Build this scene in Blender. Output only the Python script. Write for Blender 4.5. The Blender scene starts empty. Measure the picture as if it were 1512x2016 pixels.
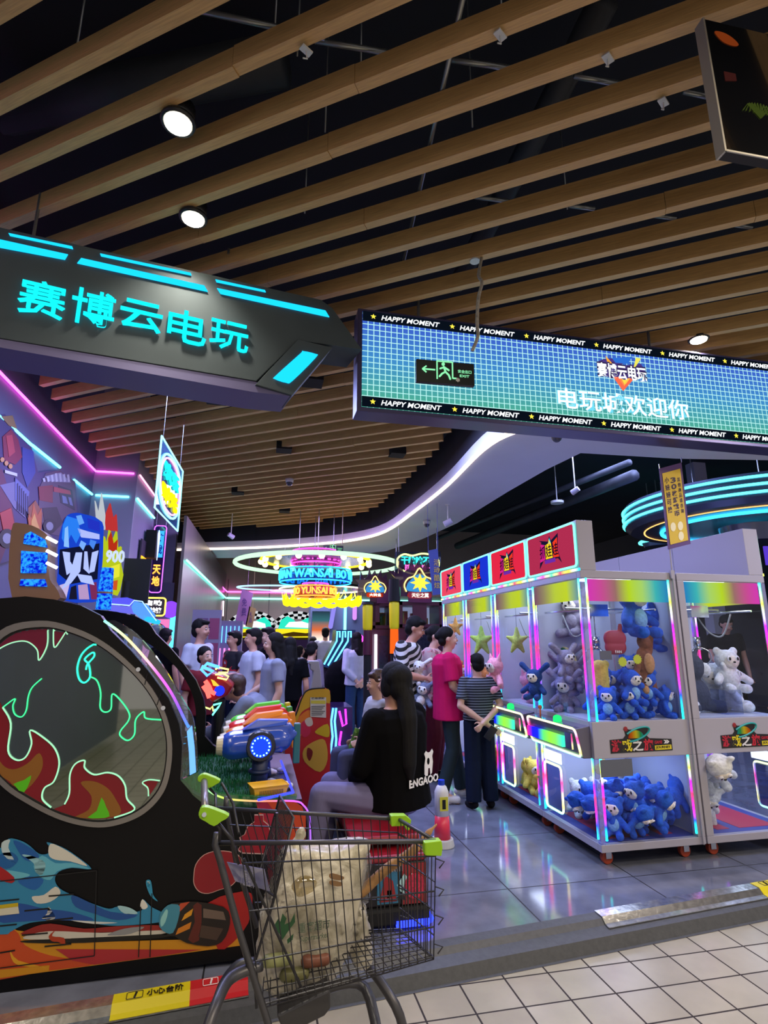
import bpy, math, random
import numpy as np
from mathutils import Vector, Matrix
from mathutils.geometry import tessellate_polygon
random.seed(7)
S = bpy.context.scene
COL = S.collection
PI = math.pi
# ---------------------------------------------------------------- camera
F = 1085.0; YAW, PITCH, ROLL = [math.radians(a) for a in (12.4, 13.1, 0.1)]; CAMZ = 1.40
fw = Vector((math.sin(YAW)*math.cos(PITCH), math.cos(YAW)*math.cos(PITCH), math.sin(PITCH)))
rt = Vector((math.cos(YAW), -math.sin(YAW), 0)); up = rt.cross(fw)
rt, up = math.cos(ROLL)*rt+math.sin(ROLL)*up, -math.sin(ROLL)*rt+math.cos(ROLL)*up
cam = bpy.data.cameras.new('camera'); cam.sensor_fit = 'HORIZONTAL'; cam.sensor_width = 36
cam.lens = 36*F/1512; cam.clip_start = .05; cam.clip_end = 200
co = bpy.data.objects.new('camera', cam); COL.objects.link(co)
co.matrix_world = Matrix(((rt.x, up.x, -fw.x, 0), (rt.y, up.y, -fw.y, 0), (rt.z, up.z, -fw.z, CAMZ), (0, 0, 0, 1)))
S.camera = co
# ---------------------------------------------------------------- world, light, exposure
S.view_settings.view_transform = 'Standard'; S.view_settings.look = 'None'
S.view_settings.gamma = 1; S.view_settings.use_curve_mapping = False
S.view_settings.exposure = 0.33
if hasattr(S, 'cycles'): S.cycles.transparent_max_bounces = 24
w = bpy.data.worlds.new('world'); S.world = w; w.use_nodes = True
w.node_tree.nodes['Background'].inputs[0].default_value = (.82, .74, .68, 1)
w.node_tree.nodes['Background'].inputs[1].default_value = .62
def area(name, loc, size, power, col, rot=(0, 0, 0), sy=None, spread=180):
    l = bpy.data.lights.new(name, 'AREA'); l.energy = power; l.color = col; l.size = size
    l.spread = math.radians(spread)
    if sy: l.shape = 'RECTANGLE'; l.size_y = sy
    o = bpy.data.objects.new(name, l); COL.objects.link(o); o.location = loc; o.rotation_euler = rot
    return o
WARM = (1, .84, .64); COOL = (.45, .52, 1); LAV = (.58, .42, 1)
# corridor ceiling lamps of the mall, behind and beside the camera
area('corridor_lamp', (.3, -1.2, 3.4), 1.6, 60, WARM, sy=.6)
area('corridor_lamp', (2.8, .2, 3.4), 1.6, 80, WARM, sy=.6)
area('corridor_lamp', (-2.2, .8, 3.4), 1.2, 30, WARM, sy=.6)
area('corridor_lamp', (4.4, 1.9, 3.4), .8, 30, WARM, sy=.4)
# the arcade's own ceiling floods
area('arcade_flood', (-.6, 4.9, 3.5), 1.2, 90, COOL, sy=1.2)
area('arcade_flood', (.3, 8.4, 3.5), 1.2, 130, LAV, sy=1.2)
area('arcade_flood', (1.2, 12.5, 2.9), 2.2, 190, (.8, .75, 1), sy=1.5)
area('arcade_flood', (1.3, 4.6, 3.5), .5, 60, COOL, sy=1.5)
area('arcade_flood', (5.0, 6.5, 4.2), 2, 160, COOL, sy=2)
area('arcade_flood', (4.2, 2.7, 3.5), 1, 40, COOL, sy=.5)

def ray(x, y): return fw+(x-756)/F*rt-(y-1008)/F*up
def at(x, y, X=None, Y=None, Z=None):
    d = ray(x, y)
    t = X/d.x if X is not None else Y/d.y if Y is not None else (Z-CAMZ)/d.z
    return Vector((0, 0, CAMZ))+t*d
def at_plane(x, y, p0, n):
    d = ray(x, y); t = (Vector(p0)-Vector((0, 0, CAMZ))).dot(n)/d.dot(n)
    return Vector((0, 0, CAMZ))+t*d

# ---------------------------------------------------------------- materials
MATS = {}
def lin(c):
    if isinstance(c, str):
        c = c.lstrip('#'); c = [int(c[i:i+2], 16)/255 for i in (0, 2, 4)]
        return tuple(x/12.92 if x <= .04045 else ((x+.055)/1.055)**2.4 for x in c)
    return tuple(c)
def mat(name, col='#888888', rough=.5, metal=0, noise=0, nscale=20, bump=0, coat=0, stretch=None, spec=.5):
    if name in MATS: return MATS[name]
    m = bpy.data.materials.new(name); m.use_nodes = True; nt = m.node_tree; b = nt.nodes['Principled BSDF']
    c = lin(col); b.inputs['Base Color'].default_value = (*c, 1)
    b.inputs['Roughness'].default_value = rough; b.inputs['Metallic'].default_value = metal
    b.inputs['Coat Weight'].default_value = coat; b.inputs['Specular IOR Level'].default_value = spec
    if noise or bump:
        tc = nt.nodes.new('ShaderNodeTexCoord'); n = nt.nodes.new('ShaderNodeTexNoise'); n.inputs['Scale'].default_value = nscale
        n.inputs['Detail'].default_value = 4
        src = tc.outputs['Object']
        if stretch:
            mp = nt.nodes.new('ShaderNodeMapping'); mp.inputs['Scale'].default_value = stretch
            nt.links.new(src, mp.inputs[0]); src = mp.outputs[0]
        nt.links.new(src, n.inputs['Vector'])
        if noise:
            r = nt.nodes.new('ShaderNodeValToRGB'); r.color_ramp.elements[0].position = .3; r.color_ramp.elements[1].position = .7
            r.color_ramp.elements[0].color = (*[x*(1-noise) for x in c], 1)
            r.color_ramp.elements[1].color = (*[min(1, x*(1+noise)) for x in c], 1)
            nt.links.new(n.outputs[0], r.inputs[0]); nt.links.new(r.outputs[0], b.inputs['Base Color'])
        if bump:
            bp = nt.nodes.new('ShaderNodeBump'); bp.inputs['Strength'].default_value = bump; bp.inputs['Distance'].default_value = .01
            nt.links.new(n.outputs[0], bp.inputs['Height']); nt.links.new(bp.outputs[0], b.inputs['Normal'])
    MATS[name] = m; return m
def emi(name, col, st=2.0):
    if name in MATS: return MATS[name]
    m = bpy.data.materials.new(name); m.use_nodes = True; nt = m.node_tree; nt.nodes.remove(nt.nodes['Principled BSDF'])
    e = nt.nodes.new('ShaderNodeEmission'); e.inputs[0].default_value = (*lin(col), 1); e.inputs[1].default_value = st
    nt.links.new(e.outputs[0], nt.nodes['Material Output'].inputs[0]); MATS[name] = m; return m
def glass(name, tint='#e8f0ff', gloss=.1, rough=.02, opac=0.0, ocol='#888888', fres=1.3):
    if name in MATS: return MATS[name]
    m = bpy.data.materials.new(name); m.use_nodes = True; nt = m.node_tree; nt.nodes.remove(nt.nodes['Principled BSDF'])
    N = nt.nodes.new; L = nt.links.new
    tr = N('ShaderNodeBsdfTransparent'); tr.inputs[0].default_value = (*lin(tint), 1)
    gl = N('ShaderNodeBsdfGlossy'); gl.inputs['Roughness'].default_value = rough
    fr = N('ShaderNodeFresnel'); fr.inputs[0].default_value = fres
    ad = N('ShaderNodeMath'); ad.operation = 'ADD'; ad.inputs[1].default_value = gloss; ad.use_clamp = True
    ge = N('ShaderNodeNewGeometry'); iv = N('ShaderNodeMath'); iv.operation = 'SUBTRACT'; iv.inputs[0].default_value = 1; L(ge.outputs['Backfacing'], iv.inputs[1]); ml = N('ShaderNodeMath'); ml.operation = 'MULTIPLY'
    L(fr.outputs[0], ad.inputs[0]); L(ad.outputs[0], ml.inputs[0]); L(iv.outputs[0], ml.inputs[1]); mx = N('ShaderNodeMixShader'); L(ml.outputs[0], mx.inputs[0]); L(tr.outputs[0], mx.inputs[1]); L(gl.outputs[0], mx.inputs[2])
    out = mx
    if opac:
        d = N('ShaderNodeBsdfDiffuse'); d.inputs[0].default_value = (*lin(ocol), 1)
        m2 = N('ShaderNodeMixShader'); m2.inputs[0].default_value = opac; L(mx.outputs[0], m2.inputs[1]); L(d.outputs[0], m2.inputs[2]); out = m2
    L(out.outputs[0], nt.nodes['Material Output'].inputs[0]); MATS[name] = m; return m
def rainbow(name, axis='Z', scale=1.0, st=2.5, cols=None, gen=True, emit=True):
    """strip whose own diodes change colour along its length"""
    if name in MATS: return MATS[name]
    cols = cols or ['#20ffe0', '#2040ff', '#ff20a0', '#ff3050', '#a020ff', '#d8ff40', '#20ffe0']
    m = bpy.data.materials.new(name); m.use_nodes = True; nt = m.node_tree; nt.nodes.remove(nt.nodes['Principled BSDF'])
    N = nt.nodes.new; L = nt.links.new
    tc = N('ShaderNodeTexCoord'); sp = N('ShaderNodeSeparateXYZ'); L(tc.outputs['Generated' if gen else 'Object'], sp.inputs[0])
    mu = N('ShaderNodeMath'); mu.operation = 'MULTIPLY'; mu.inputs[1].default_value = scale; L(sp.outputs[axis], mu.inputs[0])
    frc = N('ShaderNodeMath'); frc.operation = 'FRACT'; L(mu.outputs[0], frc.inputs[0])
    r = N('ShaderNodeValToRGB'); cr = r.color_ramp
    for i, c in enumerate(cols):
        p = i/(len(cols)-1)
        e = cr.elements[i] if i < 1 else (cr.elements[-1] if i == len(cols)-1 else cr.elements.new(p))
        e.position = p; e.color = (*lin(c), 1)
    L((mu if scale == 1 else frc).outputs[0], r.inputs[0])
    e = N('ShaderNodeEmission'); e.inputs[1].default_value = st; L(r.outputs[0], e.inputs[0])
    L(e.outputs[0], nt.nodes['Material Output'].inputs[0]); MATS[name] = m; return m

# ---------------------------------------------------------------- mesh helpers
class MB:
    def __init__(s): s.v = []; s.f = []; s.m = []; s.mi = 0
    def add(s, vs, fs, mi=None):
        n = len(s.v); s.v += [tuple(v) for v in vs]; s.f += [tuple(i+n for i in f) for f in fs]
        s.m += [s.mi if mi is None else mi]*len(fs); return s
    def box(s, a, b, M=None, mi=None):
        vs = [Vector((x, y, z)) for x in (a[0], b[0]) for y in (a[1], b[1]) for z in (a[2], b[2])]
        if M is not None: vs = [M @ v for v in vs]
        return s.add(vs, [(0, 1, 3, 2), (4, 6, 7, 5), (0, 4, 5, 1), (2, 3, 7, 6), (0, 2, 6, 4), (1, 5, 7, 3)], mi)
    def hexa(s, q0, q1, mi=None):   # two quads, joined
        n = len(q0); vs = list(q0)+list(q1)
        fs = [tuple(range(n))[::-1], tuple(range(n, 2*n))]+[(i, (i+1) % n, n+(i+1) % n, n+i) for i in range(n)]
        return s.add(vs, fs, mi)
    def tube(s, pts, r, seg=8, closed=False, mi=None, r1=None, flat=1.0):
        pts = [Vector(p) for p in pts]; n = len(pts)
        if n < 2: return s
        vs = []; prev = None
        for i, p in enumerate(pts):
            if closed: t = pts[(i+1) % n]-pts[i-1]
            else: t = pts[min(i+1, n-1)]-pts[max(i-1, 0)]
            t = t.normalized() if t.length > 1e-9 else Vector((0, 0, 1))
            if prev is None: a = t.orthogonal().normalized()
            else:
                a = prev-t*prev.dot(t); a = a.normalized() if a.length > 1e-6 else t.orthogonal().normalized()
            prev = a; b = t.cross(a)
            rr = r[i] if isinstance(r, (list, tuple)) else (r if r1 is None else r+(r1-r)*i/(n-1))
            for k in range(seg):
                an = 2*PI*k/seg+PI/seg; vs.append(p+a*math.cos(an)*rr+b*math.sin(an)*rr*flat)
        fs = []
        for i in range(n if closed else n-1):
            j = (i+1) % n
            for k in range(seg): fs.append((i*seg+k, i*seg+(k+1) % seg, j*seg+(k+1) % seg, j*seg+k))
        if not closed: fs += [tuple(range(seg))[::-1], tuple((n-1)*seg+k for k in range(seg))]
        return s.add(vs, fs, mi)
    def cyl(s, a, b, r, r1=None, seg=16, mi=None): return s.tube([a, b], r, seg, mi=mi, r1=r if r1 is None else r1)
    def ball(s, c, r, seg=12, rings=8, mi=None, M=None):
        r = (r, r, r) if not isinstance(r, (tuple, list)) else r
        c = Vector(c); vs = [Vector((0, 0, r[2]))]
        for i in range(1, rings):
            t = PI*i/rings
            for k in range(seg):
                p = 2*PI*k/seg; vs.append(Vector((math.sin(t)*math.cos(p)*r[0], math.sin(t)*math.sin(p)*r[1], math.cos(t)*r[2])))
        vs.append(Vector((0, 0, -r[2])))
        if M is not None: vs = [M @ v for v in vs]
        vs = [v+c for v in vs]; fs = []
        for k in range(seg): fs.append((0, 1+k, 1+(k+1) % seg))
        for i in range(rings-2):
            for k in range(seg):
                a = 1+i*seg; fs.append((a+k, a+seg+k, a+seg+(k+1) % seg, a+(k+1) % seg))
        a = 1+(rings-2)*seg
        for k in range(seg): fs.append((a+k, len(vs)-1, a+(k+1) % seg))
        return s.add(vs, fs, mi)
    def cap(s, a, b, r0, r1=None, seg=10, mi=None):   # tapered limb with round ends
        r1 = r0 if r1 is None else r1; a = Vector(a); b = Vector(b); t = (b-a)
        L = t.length
        if L < 1e-6: return s.ball(a, max(r0, r1), seg, 8, mi)
        t /= L; pts = []; rs = []
        for k in range(4):
            an = PI/2*(1-k/4); pts.append(a-t*math.sin(an)*r0*.999); rs.append(max(.0005, math.cos(an)*r0))
        for k in range(5):
            an = PI/2*k/4; pts.append(b+t*math.sin(an)*r1*.999); rs.append(max(.0005, math.cos(an)*r1))
        pts.insert(4, a); rs.insert(4, r0)
        return s.tube(pts, rs, seg, mi=mi)
    def poly(s, pts3, thick=None, mi=None):  # planar polygon, optional thickness vector
        pts3 = [Vector(p) for p in pts3]
        tri = tessellate_polygon([pts3])
        if thick is None: return s.add(pts3, tri, mi)
        n = len(pts3); th = Vector(thick); vs = pts3+[p+th for p in pts3]
        fs = [tuple(t) for t in tri]+[tuple(i+n for i in t)[::-1] for t in tri]+[(i, (i+1) % n, n+(i+1) % n, n+i) for i in range(n)]
        return s.add(vs, fs, mi)
    def loft(s, rings, seg=18, mi=None):  # rings: (centre, rx, ry, sidevec, frontvec)
        vs = []
        for c, rx, ry, a, b in rings:
            for k in range(seg):
                t = 2*PI*k/seg; ca, sa = math.cos(t), math.sin(t)
                ca = math.copysign(abs(ca)**.85, ca); sa = math.copysign(abs(sa)**.85, sa)
                vs.append(Vector(c)+Vector(a)*ca*rx+Vector(b)*sa*ry)
        fs = []; n = len(rings)
        for i in range(n-1):
            for k in range(seg): fs.append((i*seg+k, i*seg+(k+1) % seg, (i+1)*seg+(k+1) % seg, (i+1)*seg+k))
        fs += [tuple(range(seg))[::-1], tuple((n-1)*seg+k for k in range(seg))]
        return s.add(vs, fs, mi)
    def mesh(s, name):
        me = bpy.data.meshes.new(name); me.from_pydata(s.v, [], s.f); me.update()
        me.polygons.foreach_set('material_index', s.m); return me
    def build(s, name, mats, parent=None, smooth=False, bevel=0, loc=None, fix=True):
        me = s.mesh(name)
        for m in (mats if isinstance(mats, (list, tuple)) else [mats]): me.materials.append(m)
        import bmesh
        bm = bmesh.new(); bm.from_mesh(me); bmesh.ops.recalc_face_normals(bm, faces=bm.faces); bm.to_mesh(me); bm.free()
        if smooth: me.polygons.foreach_set('use_smooth', [True]*len(me.polygons))
        o = bpy.data.objects.new(name, me); COL.objects.link(o)
        if parent is not None: o.parent = parent
        if loc is not None: o.location = loc
        if bevel:
            b = o.modifiers.new('b', 'BEVEL'); b.width = bevel; b.segments = 2; b.limit_method = 'ANGLE'
        if smooth == 'auto':
            pass
        return o
def blob(name, mb, m, parent=None, voxel=.012, smooth=3, loc=None):
    """union of overlapping volumes as one continuous smooth surface"""
    me = mb.mesh(name); o = bpy.data.objects.new(name, me); COL.objects.link(o)
    r = o.modifiers.new('r', 'REMESH'); r.mode = 'VOXEL'; r.voxel_size = voxel; r.use_smooth_shade = True
    if smooth:
        sm = o.modifiers.new('s', 'SMOOTH'); sm.iterations = smooth; sm.factor = .5
    dg = bpy.context.evaluated_depsgraph_get()
    nm = bpy.data.meshes.new_from_object(o.evaluated_get(dg)); o.modifiers.clear(); o.data = nm; bpy.data.meshes.remove(me)
    nm.name = name; nm.materials.clear(); nm.materials.append(m)
    nm.polygons.foreach_set('use_smooth', [True]*len(nm.polygons)); nm.polygons.foreach_set('material_index', [0]*len(nm.polygons))
    if parent is not None: o.parent = parent
    if loc is not None: o.location = loc
    return o
def tag(o, label=None, cat=None, group=None, kind=None):
    if label: o['label'] = label
    if cat: o['category'] = cat
    if group: o['group'] = group
    if kind: o['kind'] = kind
    return o
def thing(name, label, cat, loc=(0, 0, 0), rz=0, group=None, sc=1):
    o = bpy.data.objects.new(name, None); COL.objects.link(o); o.location = loc; o.rotation_euler = (0, 0, rz)
    o.empty_display_size = .05; o.scale = (sc,)*3
    return tag(o, label, cat, group)
def kids(o): return [c for c in list(COL.objects) if c.parent == o]
KID = {}
def copy_tree(o, parent=None, top=True):
    c = o.copy(); COL.objects.link(c)
    if not top: c.parent = parent
    if o.name not in KID: KID[o.name] = kids(o)
    for ch in KID[o.name]: copy_tree(ch, c, False)
    return c
def st(o): o['kind'] = 'structure'; return o
def spline(pts, n=6, closed=True):
    P = [Vector(p).to_3d() if len(p) == 2 else Vector(p) for p in pts]; N = len(P); out = []
    for i in range(N if closed else N-1):
        p0, p1, p2, p3 = (P[(i-1) % N], P[i], P[(i+1) % N], P[(i+2) % N]) if closed else (P[max(i-1, 0)], P[i], P[i+1], P[min(i+2, N-1)])
        for k in range(n):
            t = k/n; out.append(.5*((2*p1)+(-p0+p2)*t+(2*p0-5*p1+4*p2-p3)*t*t+(-p0+3*p1-3*p2+p3)*t**3))
    if not closed: out.append(P[-1])
    return out
TX = {}
def glyphs(s, bold=0, shear=0, space=1, depth=.1):
    key = (s, bold, shear, space, depth)
    if key in TX: return TX[key]
    c = bpy.data.curves.new('t', 'FONT'); c.body = s; c.offset = bold; c.shear = shear; c.space_character = space; c.extrude = depth
    c.resolution_u = 2; c.align_x = 'LEFT'
    o = bpy.data.objects.new('t', c); COL.objects.link(o)
    me = bpy.data.meshes.new_from_object(o.evaluated_get(bpy.context.evaluated_depsgraph_get()))
    v = np.array([tuple(x.co) for x in me.vertices]); f = [tuple(p.vertices) for p in me.polygons]
    bpy.data.objects.remove(o); bpy.data.curves.remove(c); bpy.data.meshes.remove(me)
    mn, mx = v.min(0), v.max(0); v = (v-mn)/(mx-mn)
    TX[key] = (v, f, (mx-mn)); return TX[key]
def text(name, s, o, xa, ya, wd, ht, m, parent=None, depth=.006, bold=.01, shear=0, vert=False, mb=None, mi=None, space=1):
    """lettering filling the box o + xa*wd x ya*ht; depth goes along xa x ya"""
    o, xa, ya = Vector(o), Vector(xa).normalized(), Vector(ya).normalized(); n = xa.cross(ya)
    own = mb is None; mb = mb or MB()
    if vert:
        k = len(s); h = ht/k
        for i, ch in enumerate(s):
            v, f, d = glyphs(ch, bold, shear)
            mb.add([o+xa*(a*wd)+ya*((k-1-i)*h+h*.08+b*h*.84)+n*(c*depth) for a, b, c in v], f, mi)
    else:
        v, f, d = glyphs(s, bold, shear, space)
        mb.add([o+xa*(a*wd)+ya*(b*ht)+n*(c*depth) for a, b, c in v], f, mi)
    if own: return mb.build(name, m, parent)
def rrect(w, h, r, n=5):
    out = []
    for cx, cy, a0 in ((w-r, r, -90), (w-r, h-r, 0), (r, h-r, 90), (r, r, 180)):
        for k in range(n+1):
            a = math.radians(a0+90*k/n); out.append((cx+r*math.cos(a), cy+r*math.sin(a)))
    return out
def star(cx, cy, r, n=5, q=.45, a0=90):
    return [(cx+(r if i % 2 == 0 else r*q)*math.cos(math.radians(a0+180*i/n)), cy+(r if i % 2 == 0 else r*q)*math.sin(math.radians(a0+180*i/n))) for i in range(2*n)]
# ================================================================= SETTING
LIL = mat('lilac_panel', '#8f8ca6', .45, noise=.04, nscale=3)
DARK = mat('black_plastic', '#101014', .4)
BLK = mat('matt_black', '#08090c', .8)
WHITEM = mat('white_plastic', '#d8d8dc', .4)
GREYM = mat('grey_metal', '#8b8a94', .38, .35, noise=.05, nscale=8)
CHROME = mat('chrome', '#c8ccd2', .18, 1)
STEEL = mat('brushed_steel', '#a9abb0', .3, .9, noise=.12, nscale=30, stretch=(1, 20, 1))
def tile_floor(name, c1, c2, grout, sx, sy, ox, oy, rough, gw=.004, var=.08, spec=.5):
    m = bpy.data.materials.new(name); m.use_nodes = True; nt = m.node_tree; b = nt.nodes['Principled BSDF']; N = nt.nodes.new; L = nt.links.new
    tc = N('ShaderNodeTexCoord'); mp = N('ShaderNodeMapping'); mp.inputs['Location'].default_value = (-ox, -oy, 0); L(tc.outputs['Object'], mp.inputs[0])
    br = N('ShaderNodeTexBrick'); br.offset = 0; br.squash = 1; br.inputs['Scale'].default_value = 1
    br.inputs['Brick Width'].default_value = sx; br.inputs['Row Height'].default_value = sy; br.inputs['Mortar Size'].default_value = gw; br.inputs['Mortar Smooth'].default_value = .1
    br.inputs['Color1'].default_value = (*lin(c1), 1); br.inputs['Color2'].default_value = (*lin(c2), 1); br.inputs['Mortar'].default_value = (*lin(grout), 1)
    L(mp.outputs[0], br.inputs[0])
    no = N('ShaderNodeTexNoise'); no.inputs['Scale'].default_value = 5; no.inputs['Detail'].default_value = 6; L(mp.outputs[0], no.inputs[0])
    mx = N('ShaderNodeMixRGB'); mx.blend_type = 'MULTIPLY'; mx.inputs[0].default_value = 1
    rp = N('ShaderNodeValToRGB'); rp.color_ramp.elements[0].color = (1-var*2.5,)*3+(1,); rp.color_ramp.elements[0].position = .35; rp.color_ramp.elements[1].position = .65
    L(no.outputs[0], rp.inputs[0]); L(br.outputs[0], mx.inputs[1]); L(rp.outputs[0], mx.inputs[2]); L(mx.outputs[0], b.inputs['Base Color'])
    rr = N('ShaderNodeMath'); rr.operation = 'MULTIPLY_ADD'; rr.inputs[1].default_value = .5; rr.inputs[2].default_value = rough; L(br.outputs['Fac'], rr.inputs[0]); L(rr.outputs[0], b.inputs['Roughness'])
    bp = N('ShaderNodeBump'); bp.inputs['Strength'].default_value = .5; bp.inputs['Distance'].default_value = .002; bp.invert = True; L(br.outputs['Fac'], bp.inputs['Height']); L(bp.outputs[0], b.inputs['Normal'])
    b.inputs['Specular IOR Level'].default_value = spec
    return m
# step edge of the raised arcade floor: slightly askew to the tile grid
E0 = Vector((-.898, 2.735, 0)); ED = Vector((3.318, .329, 0)).normalized(); EN = Vector((ED.y, -ED.x, 0))   # EN points to the corridor
def edge(x): t = (x-E0.x)/ED.x; return E0+ED*t
a, b = edge(-7), edge(12)
st(MB().hexa([a, b, Vector((12, 30, 0)), Vector((-7, 30, 0))], [v+Vector((0, 0, -.2)) for v in (a, b, Vector((12, 30, 0)), Vector((-7, 30, 0)))]).build(
    'floor', tile_floor('arcade_floor_tile', '#777c8c', '#6d7284', '#16181e', .82, .83, 1.477-.82*6, 3.36-.83*8, .10, .004, .12)))
corr = tile_floor('corridor_tile', '#afa892', '#a29a84', '#2a2119', .2155, .203, .952, 2.737-.203*6+.0015, .30, .0045, .06)
st(MB().box((-9, -8, -.3), (14, 3.6, -.1)).build('floor', corr))
KERB = mat('grey_rubber_kerb', '#4b4d50', .55, noise=.12, nscale=40, bump=.15)
k = MB()
prof = [(0, .0), (.055, -.006), (.075, -.03), (.14, -.045), (.16, -.097), (.175, -.0995), (0, -.15)]
k.hexa([edge(-7)+EN*u+Vector((0, 0, z+.001)) for u, z in prof], [edge(12)+EN*u+Vector((0, 0, z+.001)) for u, z in prof])
st(k.build('trim_1', KERB))
# metal plates with warning stickers on the kerb
PL = mat('worn_aluminium', '#b9bab8', .22, .85, noise=.25, nscale=35, bump=.1)
YST = mat('yellow_sticker', '#d8c81c', .35); RST = mat('red_sticker', '#c3222b', .35)
def plate(x0, x1, label, stickers):
    t = thing('kerb_plate', label, 'metal plate', edge(x0))
    o = lambda x, u, z: edge(x)+EN*u+Vector((0, 0, z))-edge(x0)
    m = MB(); P = [(-.004, .003), (.055, -.001), (.078, -.026), (.105, -.032)]
    m.hexa([o(x0, u, z) for u, z in P]+[o(x0, u, z+.004) for u, z in P[::-1]], [o(x1, u, z) for u, z in P]+[o(x1, u, z+.004) for u, z in P[::-1]])
    m.build('plate', PL, t)
    for (s0, s1, mm, tx, txc) in stickers:
        q = MB(); Q = [(-.001, .0078), (.055, .0045), (.079, -.021), (.103, -.0268)]
        q.hexa([o(s0, u, z) for u, z in Q]+[o(s0, u, z+.001) for u, z in Q[::-1]], [o(s1, u, z) for u, z in Q]+[o(s1, u, z+.001) for u, z in Q[::-1]])
        s = q.build('sticker', mm, t)
        dn = (o(s0, .136, -.0358)-o(s0, .05, .0035)).normalized()
        b0 = o(s0+.05, .006, .0095)
        pic = MB(); fr = rrect(.06, .046, .004, 1)
        for (p, q2) in zip(fr, fr[1:]+fr[:1]):
            pic.cyl(b0+ED*p[0]-Vector((0, 0, 0))+EN*p[1], b0+ED*q2[0]+EN*q2[1], .0014, seg=4)
        pic.cap(b0+ED*.03+EN*.036, b0+ED*.033+EN*.02, .004); pic.ball(b0+ED*.035+EN*.010, .005, 8, 6)
        pic.build('pictogram', txc, s)
        text('lettering', tx, b0+ED*.075+EN*.046, ED, -EN, (s1-s0)-.15, .042, txc, s, depth=.0015, bold=.02)
    return t
BT = mat('black_print', '#0a0a0a', .5); WT = mat('white_print', '#e8e8e8', .5)
plate(-1.6, .02, 'long worn metal plate with yellow and red stickers on the kerb below the flame cabinet', [(-.50, -.21, YST, '小心台阶', BT), (-.21, .02, RST, '小心地滑', WT)])
plate(1.807, 5.0, 'short metal plate with a yellow sticker on the kerb at right', [(2.9, 3.3, YST, '小心台阶', BT)])

# ceiling: dark void, wooden slats
ZC = 3.6
st(MB().box((-7, -6, 4.6), (12, 26, 4.7)).build('ceiling', mat('dark_ceiling', '#10141f', .9, noise=.3, nscale=1.5)))
SD = Vector((math.cos(math.radians(-34.1)), math.sin(math.radians(-34.1)), 0)); SN = Vector((-SD.y, SD.x, 0))
WOOD = mat('slat_wood', '#c69f68', .45, noise=.16, nscale=18, stretch=(.5, 10, 10), bump=.1)
fasc = [at(x, y, Z=3.2) for x, y in ((302, 1083), (500, 1078), (620, 1071), (700, 1062), (760, 1045), (820, 1003), (880, 955), (950, 885), (1010, 850), (1080, 835))]
def right_of_fascia(p):
    if p.y > 4.0:
        for q0, q1 in zip(fasc, fasc[1:]):
            lo, hi = min(q0.y, q1.y), max(q0.y, q1.y)
            if lo <= p.y <= hi:
                x = q0.x+(q1.x-q0.x)*(p.y-q0.y)/(q1.y-q0.y+1e-9)
                return p.x > x-.12
        return p.y > 11.9
    return p.x > 2.3 and p.y > 3.55
def keep(p):
    if p.x < -2.02 or p.y < -1.2 or p.x > 7 or p.y > 11.8: return False
    if p.x < -1.57 and p.y > 7.1: return False
    return not right_of_fascia(p)
s0 = SN.dot(at(756, 165, Z=ZC)); sp = .2408; wd = .047; hh = .10
WIRE = mat('galvanised_rod', '#9aa0a6', .35, .8)
nsl = 0
for i in range(-12, 46):
    s = s0+sp*i-wd/2
    run = []; u = -9.0; segs = []
    while u < 9:
        p = SN*s+SD*u
        if keep(p): run.append(u)
        elif run: segs.append((run[0], run[-1])); run = []
        u += .04
    if run: segs.append((run[0], run[-1]))
    for (u0, u1) in segs:
        if u1-u0 < .15: continue
        m = MB(); cuts = [u0]; c = u0+random.uniform(.8, 3.6)
        while c < u1-.4: cuts.append(c); c += 3.6
        cuts.append(u1)
        for c0, c1 in zip(cuts, cuts[1:]):
            dz = random.uniform(-.004, .004); dy = random.uniform(-.002, .002)
            m.box((c0+.001, -wd/2+dy, dz), (c1-.001, wd/2+dy, hh+dz))
        o = m.build('ceiling_slat', WOOD); o.location = SN*s+Vector((0, 0, ZC)); o.rotation_euler = (0, 0, math.radians(-34.1))
        tag(o, 'long wood grain slat, one of the parallel diagonal slats of the ceiling', 'ceiling slat', 'wooden ceiling slats'); nsl += 1
# rods and rails above the slats
def rail(pts, r, name='ceiling_rail', label='', cat='rail', m=WIRE, group=None):
    return tag(MB().tube(pts, r, 8).build(name, m, smooth=True), label, cat, group)
a0, a1 = at(888, 100, Z=3.72), at(795, 512, Z=3.72)
rail([a0+(a0-a1)*.4, a1], .011, label='thin galvanised rail running across above the ceiling slats', name='cross_rail')
for (p, q) in (((380, 18), (640, 75)), ((620, 80), (770, 105)), ((890, 118), (1010, 135)), ((1130, 150), (1220, 165)), ((1345, 180), (1420, 195)), ((935, 388), (1000, 396)), ((1120, 405), (1170, 411)), ((1290, 425), (1330, 430)), ((1440, 442), (1480, 448))):
    rail([at(*p, Z=3.76), at(*q, Z=3.76)], .012, label='short bare metal conduit seen in a gap between the ceiling slats', name='conduit', cat='conduit', group='conduits above the slats')
for x, y, dz in ((338, 45, .22), (585, 110, .2), (990, 60, .3), (1090, 30, .3), (600, 420, .25), (1117, 412, .22), (540, 70, .3), (710, 150, .3), (150, 100, .3), (930, 250, .3), (640, 260, .3)):
    p = at(x, y, Z=3.74); rail([p, p+Vector((0, 0, .8))], .004, name='hanger_rod', label='thin threaded rod hanging from the dark void above the slats', cat='hanger rod', group='hanger rods')
DUCTM = mat('dark_duct_metal', '#30343c', .6, .3, noise=.3, nscale=3)
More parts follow.
